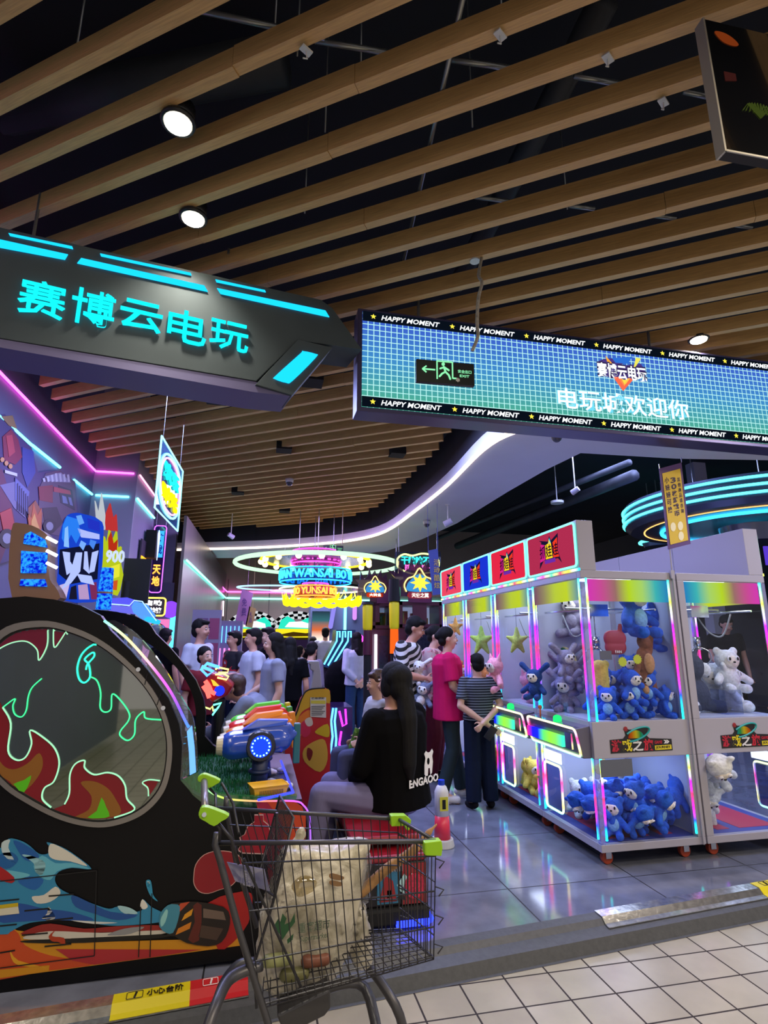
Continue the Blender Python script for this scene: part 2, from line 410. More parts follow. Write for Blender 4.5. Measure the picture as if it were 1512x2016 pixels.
for pts, r in (([at(1190, 0, Z=4.2), at(1010, 350, Z=4.2), at(900, 560, Z=4.2)], .07), ([at(0, 220, Z=4.3), at(560, 120, Z=4.3)], .12), ([at(900, 1075, Z=3.9), at(1250, 935, Z=3.9)], .09), ([at(860, 1060, Z=4.0), at(1240, 910, Z=4.0)], .05)):
    rail(pts, r, name='air_duct' if r > .1 else 'pipe', label='wide dark air duct above the slats at upper left' if r > .1 else ('broad dark steel arm crossing the void above the slats' if r == .07 else ('thick dark pipe under the black ceiling behind the claw machine signs' if r == .09 else 'thin dark pipe under the black ceiling beside the white soffit')), cat='pipe', m=DUCTM)
MOUNT = mat('white_bracket', '#cfd0cc', .4)
for (x, y, lb) in ((1197, 114, 'small square white hook plate stuck to a slat near the top right'), (1306, 200, 'white junction plate hanging by red wires between slats at right'), (603, 98, 'grey metal clip box beside a slat at the upper middle'), (985, 68, 'round pale sensor above the slats at top right')):
    p = at(x, y, Z=3.585); m = MB().box((-.022, -.015, -.006), (.022, .015, .0)).tube([(0, 0, -.004), (.012, 0, -.03), (-.004, 0, -.04)], .003, 6)
    o = m.build('ceiling_bracket', MOUNT); o.location = p; o.rotation_euler = (.2, .1, .5); tag(o, lb, 'bracket')

# walls
st(MB().box((-2.3, -4, 0), (-2.1, 7.4, 4.6)).build('wall_left', mat('left_wall_panel', '#56547a', .55, noise=.05, nscale=2)))
st(MB().box((-2.9, 7.16, 0), (-1.6, 8.45, 4.6)).build('wall_column', mat('column_panel', '#8a869f', .4, noise=.04, nscale=2), bevel=.004))
ZN1, ZN2 = 3.125, 3.43
def tubes(name, label, segs, r, m, cat='neon tube'):
    o = MB()
    for p, q in segs: o.cyl(p, q, r, seg=8)
    return tag(o.build(name, m, smooth=True), label, cat)
PINK = emi('pink_neon', '#ff4fd8', 5); CYAN = emi('cyan_neon', '#5ff5ff', 4); WHT = emi('white_led', '#f4ecff', 3.2); AQUA = emi('aqua_neon', '#7affea', 3.5)
V = Vector
tubes('neon_tube', 'pink neon tube along the top of the left wall', [(V((-2.08, 1, ZN2)), V((-2.08, 7.14, ZN2)))], .012, PINK)
tubes('neon_tube', 'cyan neon tube along the left wall above the mural', [(V((-2.08, 1, ZN1)), at(31, 848, X=-2.08)), (at(32, 849, X=-2.08), at(62, 876, X=-2.08)), (at(64, 877, X=-2.08), at(118, 920, X=-2.08)), (at(146, 945, X=-2.08), V((-2.08, 7.1, ZN1)))], .014, CYAN)
tubes('neon_tube', 'short pink neon tube across the column front', [(V((-2.07, 7.14, ZN2)), V((-1.64, 7.14, ZN2)))], .012, PINK)
tubes('neon_tube', 'short cyan neon tube across the column front', [(V((-2.05, 7.14, ZN1)), V((-1.67, 7.14, ZN1)))], .014, CYAN)
tubes('neon_tube', 'short pink neon tube on the right side of the column', [(V((-1.58, 7.2, ZN2)), V((-1.58, 8.3, ZN2)))], .012, emi('soft_pink_neon', '#ff9ec8', 2.2))
tubes('neon_tube', 'short aqua neon tube on the right side of the column', [(V((-1.58, 7.2, ZN1)), V((-1.58, 8.35, ZN1)))], .014, AQUA)
# rear: end wall, side bay
YB = 15.5
V0 = Vector
ZR = at(600, 1180, Y=YB-.03).z; ZRP = at(500, 1166, Y=YB-.03).z
st(MB().box((-4, YB, 0), (9, YB+.2, 4.6)).build('wall_back', mat('back_wall_panel', '#8a7a72', .5, noise=.08, nscale=1.2)))
sm = MB()
for x in np.arange(-2, 6, 1.1): sm.box((x, YB-.012, 0), (x+.012, YB, 3))
st(sm.build('trim_2', DARK))
XL = at(442, 1180, Y=YB-.1).x
WS = V0((at(358, 1140, Y=8.2).x, 8.2, 0)); WE = V0((XL, YB, 0))
st(MB().poly([WS, WE, WE+V0((-.04, 0, 0)), WS+V0((-.04, 0, 0))], V0((0, 0, 3.15))).build('wall_bay', mat('brushed_wood_panel', '#5c5654', .35, 0, noise=.15, nscale=4, stretch=(1, 1, .1))))
xa = at(340, 1140, Y=9.2).x
st(MB().box((-4, 9.2, 0), (xa, 9.35, 4.6)).box((-4, 9.19, 1.6), (-4+.1, 9.2, 2.0)).build('wall_rear_left', mat('lilac_wall', '#8983a0', .5, noise=.03)))
st(MB().box((at(306, 1150, Y=9.17).x, 9.15, 0), (at(344, 1150, Y=9.17).x, 9.2, at(320, 1147, Y=9.17).z)).build('door_1', mat('grey_door', '#6a6a86', .5)))
tubes('neon_tube', 'aqua neon tube sloping along the side wall of the far bay', [(at(365, 1103, Y=8.3)+V((.02, 0, 0)), V((XL+.03, YB-.05, ZR)))], .016, AQUA)
tubes('neon_tube', 'long aqua neon tube across the far wall', [(V((XL+.05, YB-.04, ZR)), V((6, YB-.04, ZR)))], .022, AQUA)
tubes('neon_tube', 'pink neon tube at the far end of the bay above the aqua one', [(V((XL+.05, YB-.04, ZRP)), at(592, 1167, Y=YB-.04))], .018, PINK)
tubes('neon_tube', 'short pink neon tube sloping down to the far wall', [(at(422, 1140, Y=13.5), V((XL+.05, YB-.04, ZRP)))], .014, PINK)
tubes('neon_tube', 'white vertical light tube in the far corner', [(at(440, 1183, Y=14.9), at(439, 1213, Y=14.9))], .016, emi('warm_white_tube', '#ffd8e8', 3))
st(MB().box((-6.8, 8, 0), (-6.6, 20, 4.6)).build('wall_far_left', LIL)); st(MB().box((11, 3.5, 0), (11.2, 20, 4.6)).build('wall_right', mat('dark_wall', '#23273a', .7)))

# curved white soffit with light line
LOW = 3.2
outR = [at(x, y, Z=LOW) for x, y in ((1512, 906), (1330, 903), (1143, 892), (1075, 925), (1000, 968), (900, 1030), (830, 1062), (760, 1085), (700, 1092), (500, 1098), (300, 1100))]
inn = spline(fasc, 4, closed=False)
outl = inn+[V((2.9, 3.6, LOW)), V((7.5, 3.6, LOW)), V((7.5, 4.35, LOW))]+outR+[V((-3.5, 13.3, LOW)), V((-3.5, 12.0, LOW))]
SOF = mat('white_soffit', '#d4d4e0', .5, noise=.03, nscale=2)
st(MB().poly(outl, (0, 0, .14)).build('trim_3', SOF))
fm = MB()
for p, q in zip(inn, inn[1:]):
    fm.hexa([p+V((0, 0, .14)), q+V((0, 0, .14)), q+V((0, 0, .62)), p+V((0, 0, .62))], [x+V((.03, .03, 0)) for x in (p+V((0, 0, .14)), q+V((0, 0, .14)), q+V((0, 0, .62)), p+V((0, 0, .62)))])
st(fm.build('trim_4', mat('dark_fascia', '#191c2c', .6)))
tag(MB().tube([p+V((0, 0, -.004)) for p in inn], .022, 8, flat=1).build('light_line', emi('cove_led', '#ffe6cf', 3.0), smooth=True), 'curving white light line along the edge of the white soffit', 'light strip')
# ================================================================= SIGNS
X, Y, Z = V((1, 0, 0)), V((0, 1, 0)), V((0, 0, 1))
# big dark wedge sign, upper left
sd = V((math.sin(math.radians(76.9)), math.cos(math.radians(76.9)), 0)); sn = V((sd.y, -sd.x, 0))
sp0 = at(705, 690, Y=3.07)
def sg(x, y, off=0): return at_plane(x, y, sp0+sn*off, sn)
t = thing('wedge_sign', 'dark wedge shaped shop sign with glowing cyan characters at upper left', 'sign', sg(300, 700))
def loc(v): return v-t.location
GUN = mat('gunmetal_sign', '#4a545a', .75, 0, noise=.05, nscale=6, spec=.2)
SIDE = mat('sign_edge', '#6e6a94', .4, .3)
main = [(-90, 427), (632, 590), (655, 607), (713, 688), (587, 670), (505, 750), (-90, 650)]
m = MB(); m.poly([loc(sg(*p)) for p in main], -sn*.26); m.build('body', GUN, t, bevel=.003)
fin = [(587, 668), (655, 684), (575, 778), (503, 757)]
m = MB(); m.poly([loc(sg(*p, .012)) for p in fin], -sn*.2); m.build('end_fin', GUN, t, bevel=.003)
m = MB()
for q in ([(-90, 652), (505, 752), (575, 780), (500, 772), (-90, 668)],): m.poly([loc(sg(*p, -.005)) for p in q], -sn*.25)
m.build('bottom_edge', SIDE, t)
SG = emi('sign_cyan', '#12e6f2', 1.25); SB = emi('sign_blue_cyan', '#18c4f5', 1.2)
bars = [[(-80, 455), (-80, 473), (128, 512), (134, 502)], [(17, 460), (142, 486), (144, 491), (20, 465)], [(160, 509), (402, 563), (409, 575), (152, 519)], [(197, 500), (375, 538), (377, 543), (199, 505)],
        [(424, 551), (521, 572), (523, 576), (426, 556)], [(427, 568), (640, 612), (648, 625), (434, 579)]]
for i, q in enumerate(bars):
    m = MB().poly([loc(sg(*p, .004)) for p in q], sn*.006); m.build('light_bar', SB, t)
c0, c1, c2, c3 = [sg(*p, .016) for p in ((596, 692), (627, 699), (570, 756), (537, 745))]
pp = spline([loc(c0.lerp(c1, .0)), loc(c0.lerp(c1, .8)), loc(c1.lerp(c2, .1)), loc(c1.lerp(c2, .9)), loc(c2.lerp(c3, .2)), loc(c2.lerp(c3, .9)), loc(c3.lerp(c0, .1)), loc(c3.lerp(c0, .92))], 3)
MB().poly(pp, sn*.006).build('light_panel', SB, t)
SGD = mat('sign_glyph_gap', '#23615f', .4)
cx = [(35, 604, 123, 548, 627), (137, 612, 222, 563, 640), (232, 620, 318, 585, 660), (326, 642, 404, 606, 677), (412, 650, 487, 622, 692)]
for ch, (x0, yb, x1, yt, yb1) in zip('赛博云电玩', ((31, 613, 125, 543, 0), (136, 632, 222, 562, 0), (233, 641, 317, 584, 0), (327, 668, 404, 604, 0), (411, 681, 487, 625, 0))):
    bl = sg(x0, yb, .006); br = sg(x1, yb+17, .006); tl = sg(x0, yt, .006)
    xa = sd; ya = Z
    text('character', ch, loc(bl), xa, ya, (br-bl).dot(sd), (tl-bl).z, SG, t, depth=.012, bold=.005)
for x in (60, 450):
    p = sg(x, 500, -.13); MB().cyl(loc(p), loc(V((p.x, p.y, ZC+.1))), .008).build('hanger', WIRE, t)

# LED screen
YL = 3.15
a0 = at(712, 797, Y=YL); xl = a0.x; zb = at(712, 800, Y=YL).z; zt = at(712, 612, Y=YL).z; xr = 4.8
t = thing('screen_sign', 'long illuminated screen sign with a white grid on blue to green, hung at upper right', 'screen', (xl, YL, zb))
HH = zt-zb; WW = xr-xl
MB().box((-.03, .004, -.03), (WW+.03, .16, HH+.02)).build('housing', mat('screen_housing', '#55517a', .35, .5), t, bevel=.004)
# the picture on the screen
m = bpy.data.materials.new('screen_picture'); m.use_nodes = True; nt = m.node_tree; nt.nodes.remove(nt.nodes['Principled BSDF']); N = nt.nodes.new; L = nt.links.new
tc = N('ShaderNodeTexCoord'); se = N('ShaderNodeSeparateXYZ'); L(tc.outputs['Object'], se.inputs[0])
rp = N('ShaderNodeValToRGB'); cr = rp.color_ramp; cr.elements[0].position = .1; cr.elements[0].color = (*lin('#4aa890'), 1); cr.elements[1].position = .85; cr.elements[1].color = (*lin('#3a62c8'), 1)
e = cr.elements.new(.5); e.color = (*lin('#3f8ac8'), 1)
mu = N('ShaderNodeMath'); mu.operation = 'DIVIDE'; mu.inputs[1].default_value = HH; L(se.outputs['Z'], mu.inputs[0]); L(mu.outputs[0], rp.inputs[0])
def gridf(ax):
    a = N('ShaderNodeMath'); a.operation = 'DIVIDE'; a.inputs[1].default_value = .0385; L(se.outputs[ax], a.inputs[0])
    b = N('ShaderNodeMath'); b.operation = 'FRACT'; L(a.outputs[0], b.inputs[0])
    c = N('ShaderNodeMath'); c.operation = 'GREATER_THAN'; c.inputs[1].default_value = .86; L(b.outputs[0], c.inputs[0]); return c
g1, g2 = gridf('X'), gridf('Z'); mxx = N('ShaderNodeMath'); mxx.operation = 'MAXIMUM'; L(g1.outputs[0], mxx.inputs[0]); L(g2.outputs[0], mxx.inputs[1])
mc = N('ShaderNodeMixRGB'); L(mxx.outputs[0], mc.inputs[0]); L(rp.outputs[0], mc.inputs[1]); mc.inputs[2].default_value = (*lin('#b8f4f0'), 1)
e = N('ShaderNodeEmission'); e.inputs[1].default_value = .85; L(mc.outputs[0], e.inputs[0]); L(e.outputs[0], nt.nodes['Material Output'].inputs[0])
MB().box((0, -.002, 0), (WW, .004, HH)).build('display', m, t)
bh = HH*.105
BB = emi('screen_band', '#0c1420', .6); TW = emi('screen_text', '#eef2f6', 1.0); TY = emi('screen_star', '#f2e04a', 1.0)
for z in (0, HH-bh):
    b = MB().box((0, -.004, z), (WW, -.002, z+bh)).build('text_band', BB, t)
    k = 0; x = .07
    while x < WW-.5:
        MB().poly([V((px_, -.006, py_)) for px_, py_ in star(x, z+bh*.52, .019)], V((0, .002, 0))).build('star', TY, b)
        text('slogan', 'HAPPY MOMENT', (x+.052, -.0045, z+bh*.25), X, Z, .40, bh*.5, TW, b, depth=.002, bold=.02, shear=.25)
        x += .54
def onL(x, y, o=-.006): return at(x, y, Y=YL+o)-t.location
p, q = onL(1100, 803), onL(1358, 826); TB = emi('screen_title_outline', '#6fd6ee', .9)
h = onL(1100, 765).z-p.z
text('greeting_outline', '电玩城欢迎你', p+V((-.006, .002, -.002)), X, Z, q.x-p.x+.012, h*1.12, TB, t, depth=.001, bold=.04)
text('greeting', '电玩城欢迎你', p, X, Z, q.x-p.x, h*1.08, TW, t, depth=.002, bold=.008)
lg = t_ = MB().poly([onL(*c, -.007) for c in ((1190, 706), (1240, 703), (1222, 720), (1262, 716), (1272, 735), (1250, 745), (1227, 766), (1213, 745), (1180, 738), (1176, 712))], V((0, .001, 0))).build('emblem', emi('emblem_purple', '#4a3a86', .8), t)
for pts, c in ((((1192, 700), (1206, 716), (1196, 714)), '#f2a83a'), (((1205, 705), (1245, 702), (1236, 716), (1212, 714)), '#2c6ccc'), (((1252, 704), (1262, 706), (1246, 730)), '#e8e05a'), (((1207, 742), (1222, 742), (1229, 756), (1236, 744), (1248, 746), (1227, 770)), '#f06a4a'), (((1216, 742), (1229, 760), (1241, 744), (1229, 748)), '#f4d84a')):
    MB().poly([onL(*c_, -.0085) for c_ in pts], V((0, .001, 0))).build('emblem_facet', emi('emb'+c, c, .9), t)
p, q = onL(1177, 742, -.01), onL(1273, 742, -.01)
text('emblem_text_outline', '赛博云电玩', p+V((-.006, .0012, -.003)), X, Z, q.x-p.x+.012, onL(1177, 709).z-p.z, emi('emb_dark', '#3a2a5a', .6), t, depth=.001, bold=.08)
text('emblem_text', '赛博云电玩', p, X, Z, q.x-p.x, onL(1177, 713).z-p.z, TW, t, depth=.002, bold=.02)
for x in (.4, 2.2, 4.0): MB().cyl((x, .08, HH), (x, .08, ZC+.1-zb), .01).build('hanger', WIRE, t)

# emergency exit signs
def exit_sign(label, p, wd, ht, cable=None, group=None):
    t = thing('exit_sign', label, 'exit sign', p)
    MB().box((0, 0, 0), (wd, .025, ht)).build('case', mat('exit_case', '#0f1a1c', .35), t, bevel=.002)
    G = emi('exit_green', '#8ff0b0', .9); m = MB(); u = wd/.3
    def P(x, z): return V((x*u, -.0025, z*u))
    for a_, b_ in (((.03, .068), (.095, .068)), ((.03, .068), (.05, .085)), ((.03, .068), (.05, .051)), ((.105, .02), (.105, .118)), ((.105, .118), (.185, .118)), ((.185, .118), (.185, .03)), ((.185, .03), (.205, .03))): m.cyl(P(*a_), P(*b_), .004*u, seg=6)
    for a_, b_ in (((.14, .088), (.148, .062)), ((.148, .062), (.165, .045)), ((.165, .045), (.172, .025)), ((.148, .062), (.130, .05)), ((.13, .05), (.118, .035)), ((.14, .085), (.122, .078)), ((.142, .086), (.165, .072))): m.cap(P(*a_), P(*b_), .005*u, seg=6)
    m.ball(P(.137, .103), .009*u, 8, 6); m.build('running_man_symbol', G, t)
    text('lettering', '安全出口', P(.213, .062), X, Z, .07*u, .018*u, G, t, depth=.001, bold=.01)
    text('lettering', 'EXIT', P(.222, .04), X, Z, .05*u, .013*u, G, t, depth=.001, bold=.01)
    if cable: MB().tube([c-p for c in cable], .009, 8).build('cable_sleeve', mat('wrapped_cable', '#a9a49a', .7, noise=.3, nscale=60), t, smooth=True)
    return t
p = at(820, 750, Y=2.3)
q = [at(935, 512, Z=ZC), at(932, 545, Y=2.55), at(940, 560, Y=2.48), at(934, 590, Y=2.45), at(933, 640, Y=2.4), at(936, 665, Y=2.35), at(927, 692, Y=2.31)]
t = exit_sign('green exit sign with arrow hung in front of the long screen sign', p, .285, .115, spline(q, 4, closed=False))
t.rotation_euler = (0, math.radians(.5), -.06)
MB().poly([V(c) for c in [(x*.012+.0, -.004, z*.012) for x, z in star(0, 0, 1, 6, .7)]], V((0, -.001, 0)), ).build('peeled_mark', MOUNT, t).location = (.2, -.001, .02)
mm = MB().cyl((0, 0, 0), (0, 0, .01), .03).build('ceiling_hook', MOUNT); mm.location = at(935, 515, Z=ZC-.011)
tag(mm, 'small round white ceiling plate above the cable of the near exit sign', 'ceiling plate')
p = at(636, 1088, Y=9.3)
exit_sign('small distant green exit sign hanging below the end of the soffit', p, .345, .13, [at(674, 1072, Y=9.3), at(675, 1010, Y=9.3), V((at(675, 1010, Y=9.3).x, 9.3, 3.62))])

# hanging TV at the top right
p0 = at(1395, 40, Z=3.5); yv = p0.y; p1 = at(1427, 297, Y=yv)
t = thing('hanging_screen', 'large switched-off screen hanging from the ceiling at the top right corner', 'screen', (p1.x, yv, p1.z), 0)
hh_ = p0.z-p1.z; dd = (at(1512, 313, Z=p1.z)-p1); dd.z = 0; dd.normalize()
t.rotation_euler = (0, 0, math.atan2(dd.y, dd.x))
SCR = mat('screen_glass', '#0b0c10', .12, coat=1)
MB().box((0, 0, 0), (1.0, .035, hh_)).build('case', mat('tv_back', '#1a1a1e', .5), t)
MB().box((.006, -.003, .008), (.994, -.0005, hh_-.006)).build('screen', SCR, t)
m = MB().box((0, -.004, -.003), (1.0, .0, .004)).box((-.003, -.004, -.003), (.004, .035, hh_)); m.build('rim', mat('tv_rim', '#c9c5ba', .35, .5), t)
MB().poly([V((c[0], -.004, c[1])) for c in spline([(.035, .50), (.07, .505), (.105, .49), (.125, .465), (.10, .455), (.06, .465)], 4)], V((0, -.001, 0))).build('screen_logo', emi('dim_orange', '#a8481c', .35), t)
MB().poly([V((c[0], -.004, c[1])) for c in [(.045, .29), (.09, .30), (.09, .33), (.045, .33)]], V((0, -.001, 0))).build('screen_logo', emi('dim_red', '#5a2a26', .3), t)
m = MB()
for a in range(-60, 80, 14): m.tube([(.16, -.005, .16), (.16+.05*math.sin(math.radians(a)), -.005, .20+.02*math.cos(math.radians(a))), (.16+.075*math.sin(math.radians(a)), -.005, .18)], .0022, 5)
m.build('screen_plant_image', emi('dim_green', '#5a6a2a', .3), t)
MB().cyl((.5, .02, hh_), (.5, .02, .8+hh_), .02).build('hanging_pole', DUCTM, t)

# downlights
def downlight(p, on, label, group=None, r=.055):
    t = thing('ceiling_downlight', label, 'downlight', p, group=group)
    m = MB().tube([V((math.cos(a)*r*1.15, math.sin(a)*r*1.15, .02)) for a in np.linspace(0, 2*PI, 20)[:-1]], .012, 6, closed=True); m.cyl((0, 0, .02), (0, 0, .1), r*1.2, seg=20)
    m.build('housing', mat('downlight_ring', '#1c1c20', .4), t, smooth=True)
    mm = MB().cyl((0, 0, .005), (0, 0, .012), r, seg=20) if on else MB().cyl((0, 0, .012), (0, 0, .018), r*.75, seg=20)
    mm.build('lens', emi('lit_lens', '#fff2d2', 30) if on else mat('dull_lens', '#9a9ab0', .2, .6), t)
    if on:
        l = bpy.data.lights.new('lamp', 'SPOT'); l.energy = 55 if on == 1 else 25; l.color = (1, .9, .72); l.spot_size = 1.9; l.spot_blend = .8; l.shadow_soft_size = .05
        o = bpy.data.objects.new('downlight_beam', l); COL.objects.link(o); o.parent = t; o.location = (0, 0, -.01)
    else:
        MB().box((-.09, -.09, .0), (.09, .09, .012)).box((-.09, -.09, .012), (.09, .09, .09)).build('mounting_box', BLK, t)
downlight(at(350, 248, Z=ZC-.04), 1, 'brightest round downlight near the top left among the slats')
downlight(at(380, 435, Z=ZC-.04), 1, 'second bright round downlight just above the wedge sign')
downlight(at(1376, 672, Z=ZC-.02), 2, 'small lit downlight above the right half of the long screen sign')
for x, y, lb in ((615, 755, 'unlit downlight right beside the tip of the wedge sign'), (425, 790, 'unlit square downlight below the wedge sign'), (559, 888, 'unlit downlight in the middle of the far slats'), (782, 897, 'unlit downlight near the curving fascia'), (468, 972, 'small unlit downlight in the farther slats left of the camera dome'), (560, 1008, 'tiny unlit downlight in the farthest slats')):
    downlight(at(x, y, Z=ZC-.02), 0, lb)
# cameras and spots on the ceiling
def dome(p, label):
    t = thing('dome_camera', label, 'ceiling camera', p)
    MB().cyl((0, 0, 0), (0, 0, .05), .05, .06).build('base', WHITEM, t, smooth=True); MB().ball((0, 0, -.005), .045).build('dome', mat('smoky_dome', '#4a4a58', .1), t, smooth=True)
dome(at(570, 950, Z=ZC-.09), 'white dome camera on the far slats in the middle of the ceiling')
dome(at(1096, 860, Z=LOW-.06), 'pale dome camera on the underside of the soffit below the long screen sign')
dome(at(840, 1032, Z=LOW-.06), 'tiny dome camera on the soffit left of the spotlights')
def spot(p, drop, rz, label):
    t = thing('track_spotlight', label, 'spotlight', p, rz)
    MB().cyl((0, 0, 0), (0, 0, drop), .008).box((-.03, -.03, drop-.01), (.03, .03, drop)).build('stem', WHITEM, t)
    MB().cyl((-.05, 0, -.02), (.05, 0, -.07), .038, .042).build('lamp_head', mat('pale_lamp_head', '#bfb8d8', .4), t)
    MB().cyl((.05, 0, -.07), (.054, 0, -.072), .036).build('lens', emi('dim_lens', '#c8c0e8', .6), t)
for x, y, z, dr, rz, lb in ((455, 1050, 3.25, .4, .5, 'small pale spotlight hanging under the far end of the slats'), (882, 1022, 3.0, .2, 2.6, 'pale spotlight hanging under the soffit above the claw machine signs'), (1132, 960, 3.55, 1.04, 2.2, 'pale spotlight with wires in the dark ceiling left of the ring chandelier'), (500, 1150, 2.95, 1.64, .7, 'tiny spotlight left of the banana ring')):
    spot(at(x, y, Z=z), dr, rz, lb)
p = at(1097, 991, Z=3.7); tag(MB().cyl(p, p+V((0, 0, .04)), .11, seg=20).cyl(p+V((0, 0, .04)), V((p.x, p.y, 4.6)), .008).build('smoke_detector', WHITEM), 'flat white disc lamp on the dark ceiling left of the ring chandelier', 'ceiling disc')

# hanging neon board on the left
qa, qb, qc, qd = at(316, 858, Y=4.6), at(358, 928, Y=5.6), at(356, 1043, Y=5.6), at(312, 1003, Y=4.6)
ax = (qb-qa); ax.z = 0; wdn = ax.length; ax.normalize(); zt_, zb_ = (qa.z+qb.z)/2, (qc.z+qd.z)/2
t = thing('hanging_neon_board', 'clear board with cyan and yellow neon lettering in a pink oval hanging at left', 'neon sign', (qa.x, qa.y, zb_)); hb = zt_-zb_
def nb(u, v, o=0): return ax*u*wdn+Z*v*hb+ax.cross(Z)*o
MB().poly([nb(0, 0), nb(1, 0), nb(1, 1), nb(0, 1)], ax.cross(Z)*.008).build('acrylic_board', glass('board_acrylic', '#a8b4d8', .12, opac=.35, ocol='#4a6a90'), t)
fr = MB()
fr.tube([nb(0, 0, .01), nb(1, 0, .01), nb(1, 1, .01), nb(0, 1, .01)], .008, 6, closed=True); fr.build('neon_frame', emi('pale_cyan_neon', '#8ff0ff', 2.2), t)
el = [nb(.5+.47*math.copysign(abs(math.cos(a))**.8, math.cos(a)), .5+.43*math.sin(a), .014) for a in np.linspace(0, 2*PI, 33)[:-1]]
MB().tube(el, .010, 6, closed=True).build('neon_oval', emi('neon_oval_cyan', '#7fe8ff', 2.5), t)
el = [nb(.5+.42*math.copysign(abs(math.cos(a))**.8, math.cos(a)), .5+.38*math.sin(a), .014) for a in np.linspace(0, 2*PI, 33)[:-1]]
MB().tube(el, .008, 6, closed=True).build('neon_oval', emi('neon_oval_pink', '#ff9ad8', 2.2), t)
text('neon_lettering', '欢乐', nb(.16, .52, .012), ax, Z, wdn*.68, hb*.26, emi('neon_teal_text', '#1ff0e0', 1.6), t, depth=.012, bold=.03)
text('neon_lettering', '时光', nb(.16, .2, .012), ax, Z, wdn*.68, hb*.26, emi('neon_yellow_text', '#ffee10', 1.6), t, depth=.012, bold=.05)
for u in (.1, .9): MB().cyl(nb(u, 1), nb(u, 1)+V((0, 0, ZC-zt_)), .0015, seg=5).build('hanging_wire', WIRE, t)
# ================================================================= CLAW MACHINES
MF = mat('machine_frame', '#a09eac', .4)
CGL = glass('clear_glass', '#f6f9ff', .02, fres=1.12); ACR = glass('acrylic_post', '#d8e4ff', .18, .08, opac=.25, ocol='#b8b0e8', fres=1.2)
RB1 = rainbow('led_rainbow_vertical', 'Z', 1.0, 2.6); RBX = rainbow('led_rainbow_x', 'Y', 1.0, 2.2, ['#20e0ff', '#ffe040', '#ff3060', '#40ff90', '#ff40a0', '#30a0ff', '#f8ff60'])
RBB = rainbow('banner_gradient', 'X', 1.0, .9, ['#d830a8', '#c84888', '#9a6a60', '#b8d418', '#a8d060', '#38b0a8', '#1878b0'])
RBP = rainbow('panel_front_gradient', 'Y', 1.0, 1.1, ['#40ffc0', '#80f060', '#90f040', '#60e870', '#1828f0', '#2020e8', '#e02890'])
RLP = rainbow('loop_gradient', 'Z', 1.0, 2.3, ['#7fffd8', '#ffe070', '#fff0a0', '#ff60a0', '#ff4080', '#ffb0d0', '#d8ff90'])
LITW = emi('machine_light', '#eef4ff', 8.5)
X0, Y0, W1, W2 = 2.175, 3.48, .77, .77
zb0, zf0, zl1, zm1, zu1, zt1, zB = .095, .14, .645, .875, 1.83, 1.885, 2.245
